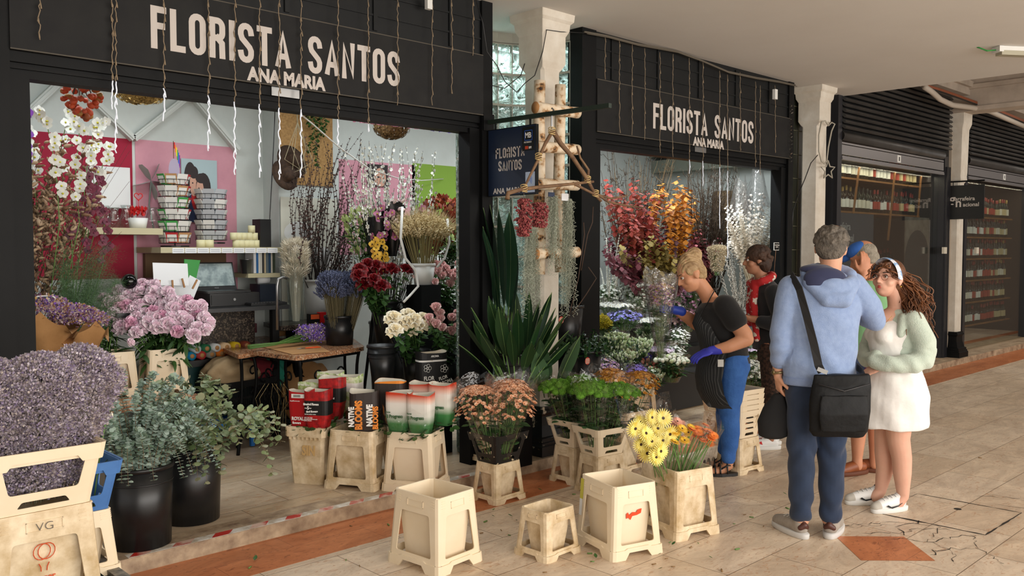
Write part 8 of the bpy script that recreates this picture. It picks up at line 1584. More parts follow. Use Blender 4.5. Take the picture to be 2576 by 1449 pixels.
def head(B,c,f,u,s=1.,jaw=1.,ears=True,nose=1.):
    c=Vector(c);f=Vector(f).normalized();u=Vector(u); sd=f.cross(u).normalized(); u=sd.cross(f)
    P=lambda a,b_,z: c+sd*a*s+f*b_*s+u*z*s
    B.ell(P(0,-.012,.028),.077*s,.094*s,.092*s,f,u); B.ell(P(0,.022,-.045),.060*s*jaw,.064*s,.072*s,f,u); B.ell(P(0,.048,-.086),.032*s*jaw,.032*s,.024*s,f,u)
    B.cap((P(0,.080,.012),.009*s),(P(0,.098*1,-.018),.0105*s*nose),(P(0,.103,-.028),.0125*s*nose)); 
    for q in (-1,1): B.sph(P(.011*q,.092,-.031),.0078*s); B.ell(P(.040*q,.048,-.030),.026*s,.028*s,.026*s,f,u); B.cap((P(.014*q,.079,.026),.008*s),(P(.044*q,.066,.026),.008*s))
    B.ell(P(0,.072,-.060),.024*s,.014*s,.013*s,f,u); B.ell(P(0,.060,-.05),.040*s,.030*s,.034*s,f,u)
    if ears:
        for q in (-1,1): B.ell(P(.077*q,-.008,-.012),.009*s,.018*s,.031*s,f,u); B.ell(P(.082*q,-.016,-.006),.006*s,.012*s,.022*s,f,u)
    return P
def facebits(t,P,s,f,u,iris='4A2E1C',lip='B0605A',brow='2E2018',look=0,half=False):
    f=Vector(f).normalized()
    for q in (-1,1):
        b=MB(); c=P(.032*q,.0750,.004); b.sph(c,.0100*s,12,9,0); b.sph(c+f*.0052*s+ (P(look,0,0)-P(0,0,0)),.0062*s,10,7,1); b.sph(c+f*.0090*s+(P(look,0,0)-P(0,0,0)),.0028*s,8,5,2); b.build('eye',[mat('eye_white','C9BFB6',.3),mat('iris_'+iris,iris,.3),mat('pupil','080606',.2)],t,True)
        b=MB(); b.tube([P((.032+.016*math.sin(w))*q if False else .032*q+.0155*math.cos(w),.0862-.006*abs(math.cos(w))**2,.005+(.0085 if not half else .004)*math.sin(w)) for w in [pi*k/8 for k in range(9)]],.0019*s,5); b.build('eyelash',mat('lash_'+brow,brow,.7),t,True)
        b=MB(); b.tube([P((.014+.006*k)*q,.0865-.0012*k*k*.55,.026+.004*math.sin(k*.55)) for k in range(6)],[.0022*s,.0032*s,.0034*s,.003*s,.0024*s,.0012*s],5); b.build('eyebrow',mat('lash_'+brow,brow,.7),t,True)
    b=MB(); b.tube([P(-.020+.0050*k,.0865-.011*((k-4)/4)**2,-.055+.0018*math.cos((k-4)*1.2)) for k in range(9)],[.001,.003,.0042,.0046,.0040,.0046,.0042,.003,.001],6); b.tube([P(-.017+.00425*k,.0860-.010*((k-4)/4)**2,-.0635) for k in range(9)],[.001,.0035,.005,.0056,.0058,.0056,.005,.0035,.001],6); b.build('lips',mat('lips_'+lip,lip,.45),t,True)
def skin(n,c,c2): return mat(n,c,.5,var=c2,vs=6,vd=.8,spec=.35,sub=.12)
def shoe(t,c,d,L=.28,W=.10,m=None,sole=None,h=.075,heel=None,lace=True,name='shoe'):
    c=Vector(c);d=Vector(d).normalized(); sd=Vector((d.y,-d.x,0)); P=lambda a,b_,z: c+d*a+sd*b_+V3(0,0,z)
    B=Blob(); B.cap((P(-L*.33,0,.052),W*.36),(P(-L*.05,0,.058),W*.40),(P(L*.22,0,.044),W*.40),(P(L*.37,0,.038),W*.34)); B.cap((P(-L*.30,0,.05),W*.36),(P(-L*.28,0,h+.01),W*.36)); B.cap((P(-L*.28,0,h),W*.34),(P(-L*.02,0,h*.85),W*.32)); o=B.done(name+'_upper',m,t,.006,5)
    b=MB(); n=30; v=[]
    for z,e in ((0,.0),(.004,.004),(.026,.006),(.032,.0)):
        for j in range(n): w=2*pi*j/n; a=math.cos(w)*L*.5; bb=math.sin(w)*(W*.46+e)*(1-.10*math.cos(w+0)**3 if math.cos(w)>0 else 1-.05*abs(math.cos(w)))*(abs(math.sin(w))**-.25 if abs(math.sin(w))>.05 else 1)*.96; v.append(tuple(P(a+e*math.cos(w),max(-W*.5,min(W*.5,bb)),z)))
    f=[(i*n+j,i*n+(j+1)%n,(i+1)*n+(j+1)%n,(i+1)*n+j) for i in range(3) for j in range(n)]+[tuple(range(n-1,-1,-1)),tuple(3*n+j for j in range(n))]; b.add(v,f); b.build(name+'_sole',sole or M_whitep,t,True)
    if lace:
        b=MB()
        for k in range(5): b.tube([P(L*.20-.028*k,-.022,.082+.004*k-.006*(k==0)),P(L*.19-.028*k,0,.092+.004*k-.006*(k==0)),P(L*.20-.028*k,.022,.082+.004*k-.006*(k==0))],.0028,5)
        b.build('laces',M_whitep,t,True)
    return P
t=person('man in a pale blue hoodie and navy joggers seen from behind, holding a black pouch',4.60,2.31)
SK=skin('skin_light','D9A98C','C98F72'); f_h=V3(.35,.90,-.22); u_h=V3(.12,.15,1)
B=Blob(); hc=V3(.072,.03,1.622); P=head(B,hc,f_h,u_h,1.0); B.cap((V3(.045,.0,1.40),.062),(V3(.06,.0,1.50),.058),(V3(.068,.0,1.58),.058)); 
B.loft([(0,0,.90,.15,.10),(0,0,1.1,.15,.10),(.01,0,1.3,.17,.10),(.02,0,1.40,.14,.08),(.03,0,1.46,.07,.06)])
B.cap((V3(-.17,0,1.40),.045),(V3(-.215,-.0,1.12),.038),(V3(-.21,.05,.92),.028)); B.cap((V3(.20,0,1.42),.045),(V3(.335,.06,1.21),.042),(V3(.20,.30,1.28),.03)); B.cap((V3(-.08,0,.9),.08),(V3(-.08,.0,.5),.06),(V3(-.08,0,.1),.045)); B.cap((V3(.08,0,.9),.08),(V3(.08,.0,.5),.06),(V3(.08,0,.1),.045))
hand(B,(-.208,.045,.905),(.10,.05,-1),(1,.1,0),1,.75); hand(B,(.19,.32,1.30),(-.5,.5,.5),(-.4,-.3,.6),1,.4)
B.done('body',SK,t,.006,4)
hairm=mat('grey_brown_curly_hair','45403A',.85,var='6E665C',vs=22,vd=.5,bump=1.5,bs=60)
B=Blob(); fh=f_h.normalized(); sdh=fh.cross(u_h).normalized(); uh=sdh.cross(fh)
B.ell(hc-fh*.022+uh*.040,.089,.094,.083,fh,uh); B.ell(hc-fh*.055-uh*.010,.082,.058,.075,fh,uh); 
rq=random.Random(5)
for i in range(330):
    d=sphd(rq.random()*6.28,rq.uniform(-.7,1.4)); p=hc+sdh*d.x*.088+fh*(d.y*.092-.024)+uh*(d.z*.085+.035)
    if d.y<.45 or d.z>.45:
        if (d.z>.80 and abs(d.x)<.40 and -.5<d.y<.6): continue
        B.sph(p,rq.uniform(.007,.013))
B.done('hair',hairm,t,.005,1)
b=MB(); b.sph(hc+uh*.112-fh*.02,.04,14,8,0,(1,1.1,.35)); b.build('thinning_crown',skin('scalp','A87452','8A6246'),t,True)
M_hood=mat('pale_blue_jersey','8CA0C4',.9,var='7F94BA',vs=30,bump=.3,bs=220,sheen=.2); M_navy=mat('navy_lining','262B4A',.9,sheen=.2)
def folds(V,N):
    return .006*np.sin(V[:,2]*38+V[:,0]*22+np.sin(V[:,0]*13)*2)*np.exp(-((V[:,2]-.98)/.12)**2)+.005*np.sin(V[:,2]*70+3*np.sin(V[:,0]*20))*((V[:,0]<-.165)&(V[:,2]<1.2))*np.exp(-((V[:,2]-1.06)/.07)**2)+.004*np.sin(V[:,0]*30+V[:,2]*25)*np.exp(-((V[:,2]-1.2)/.15)**2)
B=Blob(); B.loft([(.005,0,.875,.188,.125),(.005,0,.93,.205,.135),(.012,0,1.05,.200,.130),(.015,.0,1.20,.212,.135),(.015,.01,1.33,.222,.128),(.018,.01,1.41,.205,.108),(.03,.0,1.47,.125,.085),(.04,.0,1.50,.07,.065)])
B.cap((V3(-.155,0,1.40),.072),(V3(-.200,-.01,1.22),.066),(V3(-.215,-.01,1.08),.058),(V3(-.212,.02,1.0),.047)); B.cap((V3(.185,0,1.41),.078),(V3(.29,.02,1.29),.070),(V3(.345,.07,1.215),.062),(V3(.27,.22,1.25),.050))
B.done('hoodie',M_hood,t,.007,5,.0016,5,folds)
B=Blob(); 
for a_ in range(0,25): 
    w=pi*2*a_/24; B.sph((.045+.125*math.cos(w),.0+.085*math.sin(w)-.02,1.475-.035*math.sin(w)*-1-.02*(math.sin(w)<0)),.032)
B.cap((V3(-.08,-.07,1.43),.035),(V3(.0,-.125,1.345),.042),(V3(.09,-.125,1.34),.045),(V3(.17,-.06,1.43),.035)); B.ell((.05,-.11,1.39),.10,.035,.07)
B.done('hood',M_hood,t,.007,5,.002,8)
B=Blob(); B.ell((.005,-.072,1.455),.118,.045,.062); B.ell((-.035,-.080,1.43),.075,.045,.05); B.ell((-.02,-.02,1.505),.10,.06,.03); B.done('hood_lining',M_navy,t,.007,4,.002,8)
B=Blob(); B.loft([(.005,0,.862,.196,.132),(.005,0,.868,.199,.135),(.005,0,.905,.199,.135),(.005,0,.91,.196,.130)]); B.done('hem_band',mat('pale_blue_rib','8093B8',.9,bump=.4,bs=150),t,.007,2)
B=Blob(); B.cap((V3(-.211,.015,1.045),.049),(V3(-.211,.028,.985),.044)); B.done('cuff',mat('pale_blue_rib','8093B8',.9),t,.006,3)
M_jog=mat('navy_jogger_cloth','24344E',.9,var='1D2B42',vs=8,sheen=.15)
def jf(V,N): return .005*np.sin(V[:,2]*42+5*np.sin(V[:,0]*18))*(.4+np.exp(-((V[:,2]-.50)/.08)**2)+np.exp(-((V[:,2]-.16)/.08)**2)+.8*np.exp(-((V[:,2]-.80)/.08)**2))
B=Blob(); B.loft([(.005,0,.60,.12,.08),(.005,0,.80,.17,.12),(.005,0,.92,.165,.115)]); 
for x_,q in ((-.083,-1),(.085,1)): B.cap((V3(x_*.95,0,.83),.094),(V3(x_,.0,.62),.084),(V3(x_,.0,.42),.074),(V3(x_*1.0,.0,.22),.066),(V3(x_*1.0,0,.13),.058))
B.done('joggers',M_jog,t,.007,4,.001,6,jf)
B=Blob()
for x_ in (-.083,.085): B.cap((V3(x_,0,.135),.052),(V3(x_,0,.115),.048))
B.done('elastic_cuffs',M_jog,t,.006,3)
B=Blob()
for x_ in (-.083,.085): B.cap((V3(x_,0,.13),.040),(V3(x_,0,.06),.040))
B.done('socks',mat('navy_sock','1A2030',.95),t,.007,3)
M_gsh=mat('grey_suede','A39A90',.85,var='90877C',vs=20); M_brl=mat('brown_leather_tab','4E2A20',.5)
for c_,d_ in (((-.118,.075,0),(-.34,.94,0)),((.128,.065,0),(.52,.85,0))): 
    Pq=shoe(t,c_,d_,.29,.105,M_gsh,mat('pale_grey_sole','C9C7C4',.6),.07,lace=True,name='sneaker'); B=Blob(); B.cap((Pq(-.115,-.02,.06),.016),(Pq(-.125,0,.075),.018),(Pq(-.115,.02,.06),.016)); B.cap((Pq(-.112,0,.05),.016),(Pq(-.112,0,.10),.014)); B.done('heel_tab',M_brl,t,.005,3)
b=MB(); b.tube([(-.209+.034*math.cos(w),.040+.032*math.sin(w),.925+.004*math.cos(w)) for w in [2*pi*k/20 for k in range(20)]],.007,6,closed=True); b.sph((-.240,.03,.925),.018,12,8,0,(.4,1,1)); o=b.build('wristwatch',mat('gold_watch','8A7A58',.3,.8),None,True); o.parent=t
M_nyl=mat('black_nylon','08090A',.6,var='0E0F11',vs=8,bump=.3,bs=30,spec=.25)
bg=thing('messenger_bag','black nylon messenger bag hanging on the back of the man in the blue hoodie','bag',(4.60,2.31,0),LRZ)
B=Blob(); B.loft([(.045,-.20,.61,.135,.030,-.02),(.045,-.20,.64,.160,.045),(.050,-.205,.75,.165,.055),(.055,-.20,.88,.160,.048),(.06,-.19,.945,.150,.030)]); B.done('bag_body',M_nyl,bg,.006,4,.003,8)
B=Blob(); B.loft([(.05,-.255,.645,.12,.012),(.05,-.262,.74,.135,.016),(.055,-.250,.84,.125,.010)]); B.done('front_pocket',M_nyl,bg,.005,3,.002,9)
b=MB(); b.tube([(-.08,-.245,.90),(.05,-.262,.865),(.19,-.245,.90)],.004,5); b.build('zip',mat('dark_zip','3A3A3C',.4,.6),bg,True)
b=MB(); 
for pr in (((-.165,-.04,1.475),(-.150,-.125,1.40),(-.115,-.150,1.25),(-.075,-.150,1.10),(-.055,-.165,.99),(-.045,-.19,.955)),((.215,.0,.96),(.205,-.10,.945),(.19,-.17,.93))):
    pts=[Vector(p) for p in pr]; v=[];f=[]
    for i,p in enumerate(pts):
        d=(pts[min(i+1,len(pts)-1)]-pts[max(i-1,0)]).normalized(); out=V3(p.x-.01,p.y,0).normalized(); w_=d.cross(out).normalized()*.021
        v+=[tuple(p-w_),tuple(p+w_),tuple(p+w_+out*.006),tuple(p-w_+out*.006)]
    for i in range(len(pts)-1): f+=[(i*4+a,i*4+(a+1)%4,i*4+4+(a+1)%4,i*4+4+a) for a in range(4)]
    b.add(v,f+[(3,2,1,0),tuple(4*(len(pts)-1)+a for a in range(4))])
b.build('strap',mat('black_webbing','1A1A1C',.6),bg)
b=MB(); b.bar((-.070,-.192,.975),(-.02,-.202,.955),.008,.022); b.build('buckle',M_steel,bg)
pb=thing('black_pouch','soft black drawstring pouch dangling from the left hand of the man in the hoodie','bag',(4.60,2.31,0),LRZ)
B=Blob(); B.loft([(-.225,.06,.545,.05,.045),(-.225,.06,.56,.085,.070),(-.225,.06,.64,.090,.075),(-.215,.06,.72,.070,.055),(-.195,.06,.80,.030,.025)]); B.done('pouch_body',mat('soft_black_cloth','121214',.85,bump=.2,bs=15),pb,.006,4,.002,7)
b=MB(); b.tube([(-.195,.06,.79),(-.185,.05,.83),(-.195,.08,.855)],.006,6); b.build('cord',M_blackp,pb,True)
t=person('young woman with curly brown hair, glasses, headband, mint cardigan and white dress, arms folded',5.42,2.27)
SKW=skin('skin_fair','E2B49C','D49E88'); f_w=V3(-.80,-.58,.12); u_w=V3(.05,0,1); hc=V3(-.008,-.01,1.435)
B=Blob(); P=head(B,hc,f_w,u_w,1.0,.95,nose=.9); B.cap((V3(.06,.01,1.22),.052),(V3(.045,.0,1.30),.048),(V3(.03,0,1.38),.048))
B.loft([(.04,0,.88,.12,.10),(.04,0,1.0,.12,.10),(.04,0,1.12,.14,.10),(.05,0,1.21,.13,.08),(.055,0,1.25,.06,.05)])
for x_,y_,kx in ((.045,-.06,.06),(-.045,.06,-.03)): B.cap((V3(.05,y_*1.1,.66),.095),(V3(.035+kx*.3,y_,.45),.068),(V3(.04+kx*.6,y_,.33),.060),(V3(.045+kx*.6,y_,.24),.055),(V3(.03+kx,y_,.09),.034),(V3(.0+kx,y_,.05),.036))
hand(B,(-.085,-.10,.90),(-.55,.2,-.3),(.3,.4,-.6),-1,.5,.88); B.cap((V3(.10,-.14,.93),.036),(V3(-.085,-.10,.90),.026)); 
B.done('body',SKW,t,.006,4)
facebits(t,P,1.0,f_w,u_w,'4A2E1C','C0504A','2A1C16')
b=MB(); 
for q in (-1,1): b.tube([P(.034*q+.021*math.cos(w),.098-.006*abs(math.cos(w)),.000+.019*math.sin(w)) for w in [2*pi*k/20 for k in range(20)]],.0016,5,closed=True); b.tube([P(.054*q,.094,.005),P(.078*q,.04,.008),P(.082*q,-.01,.005)],.0016,5)
b.tube([P(-.013,.100,.003),P(0,.104,.006),P(.013,.100,.003)],.0015,5); o=b.build('glasses',mat('tortoise_frame','7A4434',.3),t,True)
M_hw=mat('curly_brown_hair','4A2C1A',.55,var='7C4E2C',vs=9,vd=.6,bump=1.2,bs=45,spec=.4)
fw=f_w.normalized(); sw=fw.cross(u_w).normalized(); uw=sw.cross(fw); rq=random.Random(3)
B=Blob(); B.ell(hc-fw*.020+uw*.036,.087,.092,.083,fw,uw); B.ell(hc-fw*.055-uw*.02,.086,.058,.09,fw,uw); B.cap((hc-fw*.07-uw*.02,.065),(V3(.115,.02,1.30),.052),(V3(.15,.0,1.20),.035)); B.cap((hc-fw*.055-sw*.04-uw*.03,.035),(V3(.09,-.05,1.29),.028))
B.done('hair',M_hw,t,.006,3,.004,14)
b=MB()
for i in range(300):
    if i<16: st=P(rq.uniform(-.06,.06),.085-rq.uniform(0,.03),.080+rq.uniform(-.01,.01)); en=P(rq.choice([-1,1])*rq.uniform(.065,.10),.075-rq.uniform(0,.04),rq.uniform(-.02,.035)); rad=.007
    else: st=hc-fw*rq.uniform(.0,.08)+sw*rq.uniform(-.08,.08)+uw*rq.uniform(-.03,.06); en=V3(rq.uniform(.05,.225),rq.uniform(-.18,.08),rq.uniform(1.08,1.30)); rad=.013
    n=18; ph=rq.random()*6; pts=[]
    for k in range(n+1): q=k/n; mid=V3(.10 if i>=16 else 0,0,0); p=st.lerp(en,q)+(V3(.05,0,.02)*(4*q*(1-q)) if i>=16 else fw*.012*(4*q*(1-q))); pts.append(p+V3(rad*math.cos(ph+q*15),rad*math.sin(ph+q*15),0)*min(1,q*3))
    b.tube(pts,[.0042*(1-.5*abs(2*k/n-1)**2) for k in range(n+1)],4)
b.build('curls',mat('curly_brown_hair_strands','6A4024',.5,island=['8A5834','43281A','7C4C2C']),t,True)
b=MB(); W=[];n=20
for i in range(n+1):
    w=pi*i/n-.0; c_=hc+sw*math.cos(w)*.093+uw*(math.sin(w)*.122-.005)+fw*(.018+.025*math.sin(w)); W.append((c_,(sw*math.cos(w)+uw*math.sin(w)).normalized()))
v=[]; 
for c_,o_ in W: v+=[tuple(c_-fw*.024),tuple(c_-fw*.012+o_*.007),tuple(c_+fw*.012+o_*.007),tuple(c_+fw*.024)]
b.add(v,[(i*4+a,i*4+a+1,i*4+5+a,i*4+4+a) for i in range(n) for a in range(3)]); b.build('headband',mat('blue_white_headband','DDDCE0',.7,var='7FA3CC',vs=22,vd=.12),t,True)
b=MB(); b.sph(P(-.083,-.012,-.045),.006,8,6); b.sph(P(.083,-.012,-.045),.006,8,6); b.build('earring',mat('gold','C9A24A',.25,1),t,True)
M_dr=mat('white_linen','F0EEEA',.9,var='E6E3DE',vs=12,bump=.35,bs=18); M_mint=mat('mint_knit','C4D0C2',.95,var='B9C7B8',vs=30,bump=.4,bs=160,sheen=.3)
def df(V,N):
    w=np.arctan2(V[:,1],V[:,0]-.04); return (.005*np.sin(w*7+V[:,2]*4)*np.clip((.95-V[:,2])/.45,0,1)*np.clip((V[:,2]-.45)/.1,.4,1))+.003*np.sin(V[:,2]*30+w*5)
B=Blob(); B.loft([(.045,0,.515,.205,.18),(.05,0,.54,.207,.182),(.055,0,.70,.200,.172),(.055,0,.82,.172,.150),(.045,0,.93,.135,.118),(.03,-.01,1.02,.142,.122),(.025,-.015,1.09,.150,.125),(.035,-.01,1.16,.120,.10),(.04,0,1.185,.10,.085)]); B.ell((-.045,-.070,1.085),.066,.066,.062); B.ell((-.060,.040,1.085),.062,.066,.062)
B.done('dress',M_dr,t,.007,4,.001,7,df)
B=Blob(); B.loft([(.085,.0,.93,.115,.135),(.085,.0,1.0,.125,.145),(.09,.0,1.10,.120,.140),(.085,0,1.18,.115,.125),(.075,0,1.235,.085,.08),(.07,0,1.25,.06,.06)])
B.cap((V3(.105,-.12,1.185),.066),(V3(.150,-.165,1.06),.066),(V3(.155,-.165,.955),.064),(V3(.06,-.185,.925),.058),(V3(-.06,-.165,.925),.050),(V3(-.125,-.11,.935),.042)); B.cap((V3(.04,.13,1.18),.058),(V3(-.03,.17,1.05),.055),(V3(-.085,.12,.96),.050),(V3(-.13,-.0,.93),.045),(V3(-.11,-.09,.96),.040)); B.cap((V3(.05,-.11,1.20),.030),(V3(.02,-.13,1.10),.022)); 
B.done('cardigan',M_mint,t,.007,4,.0022,7,lambda V,N:.004*np.sin(V[:,0]*60+V[:,2]*45)*((V[:,2]<1.02)))
b=MB(); b.tube([V3(-.02,-.105,1.21),V3(-.05,-.085,1.165),V3(-.06,-.06,1.15),V3(-.055,-.02,1.17)],.0012,4); b.sph((-.058,-.072,1.153),.006,8,6); b.build('necklace',mat('gold','C9A24A',.25,1),t,True)
M_wsh=mat('white_leather','E8E8E6',.5); M_gt=mat('grey_suede_toe','B9B4AA',.8)
for c_,d_ in (((.0,-.075,0),(-.95,-.30,0)),((-.085,.085,0),(-.98,-.10,0))):
    Pq=shoe(t,c_,d_,.255,.092,M_wsh,mat('white_rubber','DEDEDA',.6),.075,name='sneaker')
    B=Blob(); B.cap((Pq(.085,0,.040),.034),(Pq(.105,0,.036),.030)); B.done('toe_patch',M_gt,t,.005,3)
    for sg in (1,-1):
        b=MB(); prof=[(.055,.045,.052),(.015,.030,.040),(-.03,.040,.050),(-.085,.068,.074),(-.03,.047,.058),(.02,.040,.052),(.045,.055,.056)]; v=[tuple(Pq(a,sg*(.0435 if a>-.05 else .038),z)) for a,z,_ in prof]; b.add(v,[tuple(range(7))]); b.build('curved_side_mark',mat('black_patch','15171C',.5),t)
    B=Blob(); B.cap((Pq(-.095,0,.075),.034),(Pq(-.085,0,.10),.030)); B.done('collar_lining',mat('dark_collar','2A2A30',.8),t,.006,3)
t=person('man in a green t-shirt, blue cap and blue shorts with brown loafers, head bowed',6.13,2.74)
SKM=skin('skin_tan','C98F70','B57A5C'); f_g=V3(-.72,.55,-.42); u_g=V3(-.25,.2,1); hc=V3(.0,.02,1.55)
B=Blob(); P=head(B,hc,f_g,u_g,1.02); B.cap((V3(.075,0,1.33),.065),(V3(.05,0,1.42),.060),(V3(.02,0,1.50),.060))
B.loft([(.06,0,.9,.15,.11),(.06,0,1.1,.17,.12),(.07,0,1.28,.19,.12),(.075,0,1.36,.12,.08),(.07,0,1.40,.06,.06)]); B.cap((V3(-.08,.12,1.30),.05),(V3(-.17,.17,1.10),.042),(V3(-.07,.05,1.45),.028)); B.cap((V3(.22,-.05,1.28),.05),(V3(.25,-.10,1.03),.042),(V3(.10,-.22,.90),.03)); hand(B,(-.03,-.07,1.44),(.05,-.1,1),(0,.8,0),1,.3); hand(B,(.10,-.22,.89),(-.8,-.2,-.3),(0,.4,-.5),1,.5)
for x_,y_ in ((-.035,-.02),(.11,.03)): B.cap((V3(x_,y_,.80),.088),(V3(x_,y_,.50),.066),(V3(x_+.01,y_+.01,.36),.062),(V3(x_,y_,.12),.036),(V3(x_,y_,.06),.038))
B.done('body',SKM,t,.007,4)
B=Blob(); fg=f_g.normalized(); sg_=fg.cross(u_g).normalized(); ug=sg_.cross(fg); B.ell(hc-fg*.020+ug*.030,.082,.090,.080,fg,ug); B.ell(hc-fg*.05-ug*.015,.078,.055,.062,fg,ug); B.done('hair',mat('short_grey_hair','7A7264',.9,var='9A9284',vs=30,vd=.5,bump=.8,bs=120),t,.006,3)
B=Blob(); B.ell(hc+fg*.010+ug*.065,.085,.090,.062,fg,ug); B.cap((hc+fg*.07+ug*.055,.03),(hc+fg*.13+ug*.05,.025)); B.done('cap',mat('bright_blue_cap','2A5FB0',.8),t,.006,4)
B=Blob(); B.loft([(.06,0,.82,.185,.135),(.06,0,1.0,.190,.14),(.065,0,1.15,.195,.14),(.075,0,1.29,.200,.13),(.08,0,1.36,.13,.095),(.075,0,1.40,.075,.07)]); B.cap((V3(.22,-.03,1.29),.075),(V3(.25,-.06,1.16),.070)); B.cap((V3(-.07,.08,1.30),.07),(V3(-.13,.12,1.18),.066)); B.done('t_shirt',mat('sage_green_jersey','7FB07E',.9,var='74A474',vs=10,sheen=.2),t,.008,5,.004,6)
B=Blob(); B.loft([(.045,0,.70,.14,.10),(.055,0,.85,.16,.12),(.055,0,.90,.16,.12)]); 
for x_,y_ in ((-.035,-.02),(.11,.03)): B.cap((V3(x_,y_,.82),.100),(V3(x_,y_,.60),.098),(V3(x_,y_,.585),.094))
B.done('shorts',mat('denim_blue_shorts','4C5C7E',.9,bump=.3,bs=60),t,.008,4,.002,8)
for c_,d_ in (((-.075,-.03,0),(-.90,-.35,0)),((.095,.06,0),(-.9,.35,0))): shoe(t,c_,d_,.275,.10,mat('tan_leather','8A4A24',.5,var='7A3E1C',vs=12),mat('brown_sole','5E3018',.7),.045,lace=False,name='loafer')
pp=thing('purple_bag','purple cloth bag edge hanging between the hoodie man and the white dress','bag',(6.10,2.76,0),LRZ); B=Blob(); B.loft([(.015,-.17,.56,.045,.02),(.015,-.17,.60,.055,.03),(.02,-.17,.78,.045,.025),(.025,-.17,.88,.02,.012)]); B.done('bag_cloth',mat('purple_cloth','6A3A6E',.85),pp,.007,4)
t=person('woman with short dark hair in a black cardigan and red white scarf, facing left',6.44,3.62)
f_s=V3(-.98,.1,-.05); u_s=V3(0,0,1); hc=V3(-.145,0,1.525)
B=Blob(); P=head(B,hc,f_s,u_s,1.0,.95); B.cap((V3(-.09,0,1.33),.055),(V3(-.12,0,1.45),.050)); B.loft([(-.03,0,.85,.11,.14),(-.04,0,1.1,.11,.15),(-.05,0,1.26,.10,.17),(-.07,0,1.34,.06,.07)])
B.cap((V3(-.06,-.17,1.27),.045),(V3(-.01,-.20,1.03),.04),(V3(-.22,-.14,1.06),.028)); hand(B,(-.23,-.14,1.065),(-1,.1,.15),(0,.5,.8),1,.5,.95); B.cap((V3(-.06,.17,1.27),.045),(V3(-.05,.2,1.03),.04),(V3(-.22,.1,1.05),.028)); hand(B,(-.23,.10,1.05),(-1,-.1,.1),(0,-.3,.8),-1,.4,.95)
for x_,y_ in ((-.04,-.08),(.02,.08)): B.cap((V3(x_,y_,.85),.09),(V3(x_,y_,.48),.06),(V3(x_+.01,y_,.07),.035))
B.done('body',skin('skin_olive','B98468','A06C50'),t,.007,4); facebits(t,P,1.0,f_s,u_s,'3A2418','A85A50','2A1C16')
fs=f_s.normalized(); ss=fs.cross(u_s).normalized(); us=ss.cross(fs); B=Blob(); B.ell(hc-fs*.014+us*.040,.094,.098,.088,fs,us); B.ell(hc-fs*.060-us*.03,.088,.060,.080,fs,us); rq=random.Random(8)
for i in range(160):
    d=sphd(rq.random()*6.28,rq.uniform(-.9,1.4))
    if d.y<.3 or d.z>.5: B.sph(hc+ss*d.x*.092+fs*(d.y*.092-.030)+us*(d.z*.088+.022),rq.uniform(.010,.018))
B.done('hair',mat('short_dark_brown_hair','2C1D15',.7,var='4A3020',vs=14,vd=.5,bump=1,bs=50),t,.006,2)
B=Blob(); B.loft([(-.01,0,.80,.15,.17),(-.01,0,.86,.145,.175),(-.03,0,1.0,.125,.165),(-.04,0,1.15,.125,.18),(-.05,0,1.27,.115,.19),(-.07,0,1.34,.08,.10),(-.08,0,1.37,.055,.06)]); B.cap((V3(-.05,-.16,1.27),.072),(V3(.0,-.21,1.06),.065),(V3(-.05,-.20,1.02),.062),(V3(-.15,-.17,1.04),.050)); B.cap((V3(-.05,.16,1.27),.072),(V3(-.03,.2,1.06),.065),(V3(-.16,.12,1.04),.048)); B.done('cardigan',mat('black_wool','15161A',.95,sheen=.2),t,.008,4,.003,7)
M_scf=mat('red_white_scarf','B01E22',.85,var='D8D2C6',vs=14,vd=.05); 
for e_ in [n for n in M_scf.node_tree.nodes if n.type=='VALTORGB']: e_.color_ramp.elements[0].position=.53; e_.color_ramp.elements[1].position=.56; x_=e_.color_ramp.elements
B=Blob(); 
for k in range(24): w=2*pi*k/24; B.sph((-.10+.085*math.cos(w),.095*math.sin(w),1.365-.035*math.cos(w)*-1),.034)
B.cap((V3(-.17,-.05,1.33),.040),(V3(-.19,-.085,1.20),.034),(V3(-.185,-.10,1.05),.032),(V3(-.165,-.11,.90),.028)); B.cap((V3(-.17,.03,1.33),.035),(V3(-.20,-.02,1.18),.032),(V3(-.20,-.05,1.02),.028)); B.done('scarf',M_scf,t,.007,3,.004,12)
B=Blob(); B.loft([(.0,0,.70,.12,.14),(-.01,0,.90,.12,.15)])
for x_,y_ in ((-.04,-.08),(.02,.08)): B.cap((V3(x_,y_,.82),.098),(V3(x_,y_,.48),.072),(V3(x_+.01,y_,.14),.056))
B.done('patterned_trousers',mat('brown_leopard_cloth','4A3226',.9,var='1E1410',vs=45,vd=.2),t,.008,3)
for c_ in ((-.085,-.085,0),(-.03,.08,0)): Pq=shoe(t,c_,(-1,-.05,0),.26,.09,M_wsh,mat('white_rubber','DEDEDA',.6),.07,name='sneaker'); b=MB(); b.add([tuple(Pq(a,.040,z)) for a,z in ((.03,.05),(.05,.075),(.0,.07))],[(0,1,2)]); b.add([tuple(Pq(a,-.044,z)) for a,z in ((.03,.045),(.07,.06),(.04,.075))],[(0,1,2)]); b.build('red_trim',M_red,t)
t=person('florist with tied blond hair, black top, striped apron, blue gloves and jeans, leaning forward',5.43,3.47)
f_f=V3(-.88,-.18,-.42); u_f=V3(-.30,0,1); hc=V3(-.222,-.01,1.435)
B=Blob(); P=head(B,hc,f_f,u_f,1.05); B.cap((V3(-.065,0,1.23),.062),(V3(-.12,0,1.32),.055),(V3(-.18,0,1.40),.055)); B.loft([(.05,0,.80,.14,.16),(.02,0,.95,.13,.15),(-.03,0,1.10,.13,.15),(-.03,0,1.20,.11,.16),(-.06,0,1.27,.06,.07)])
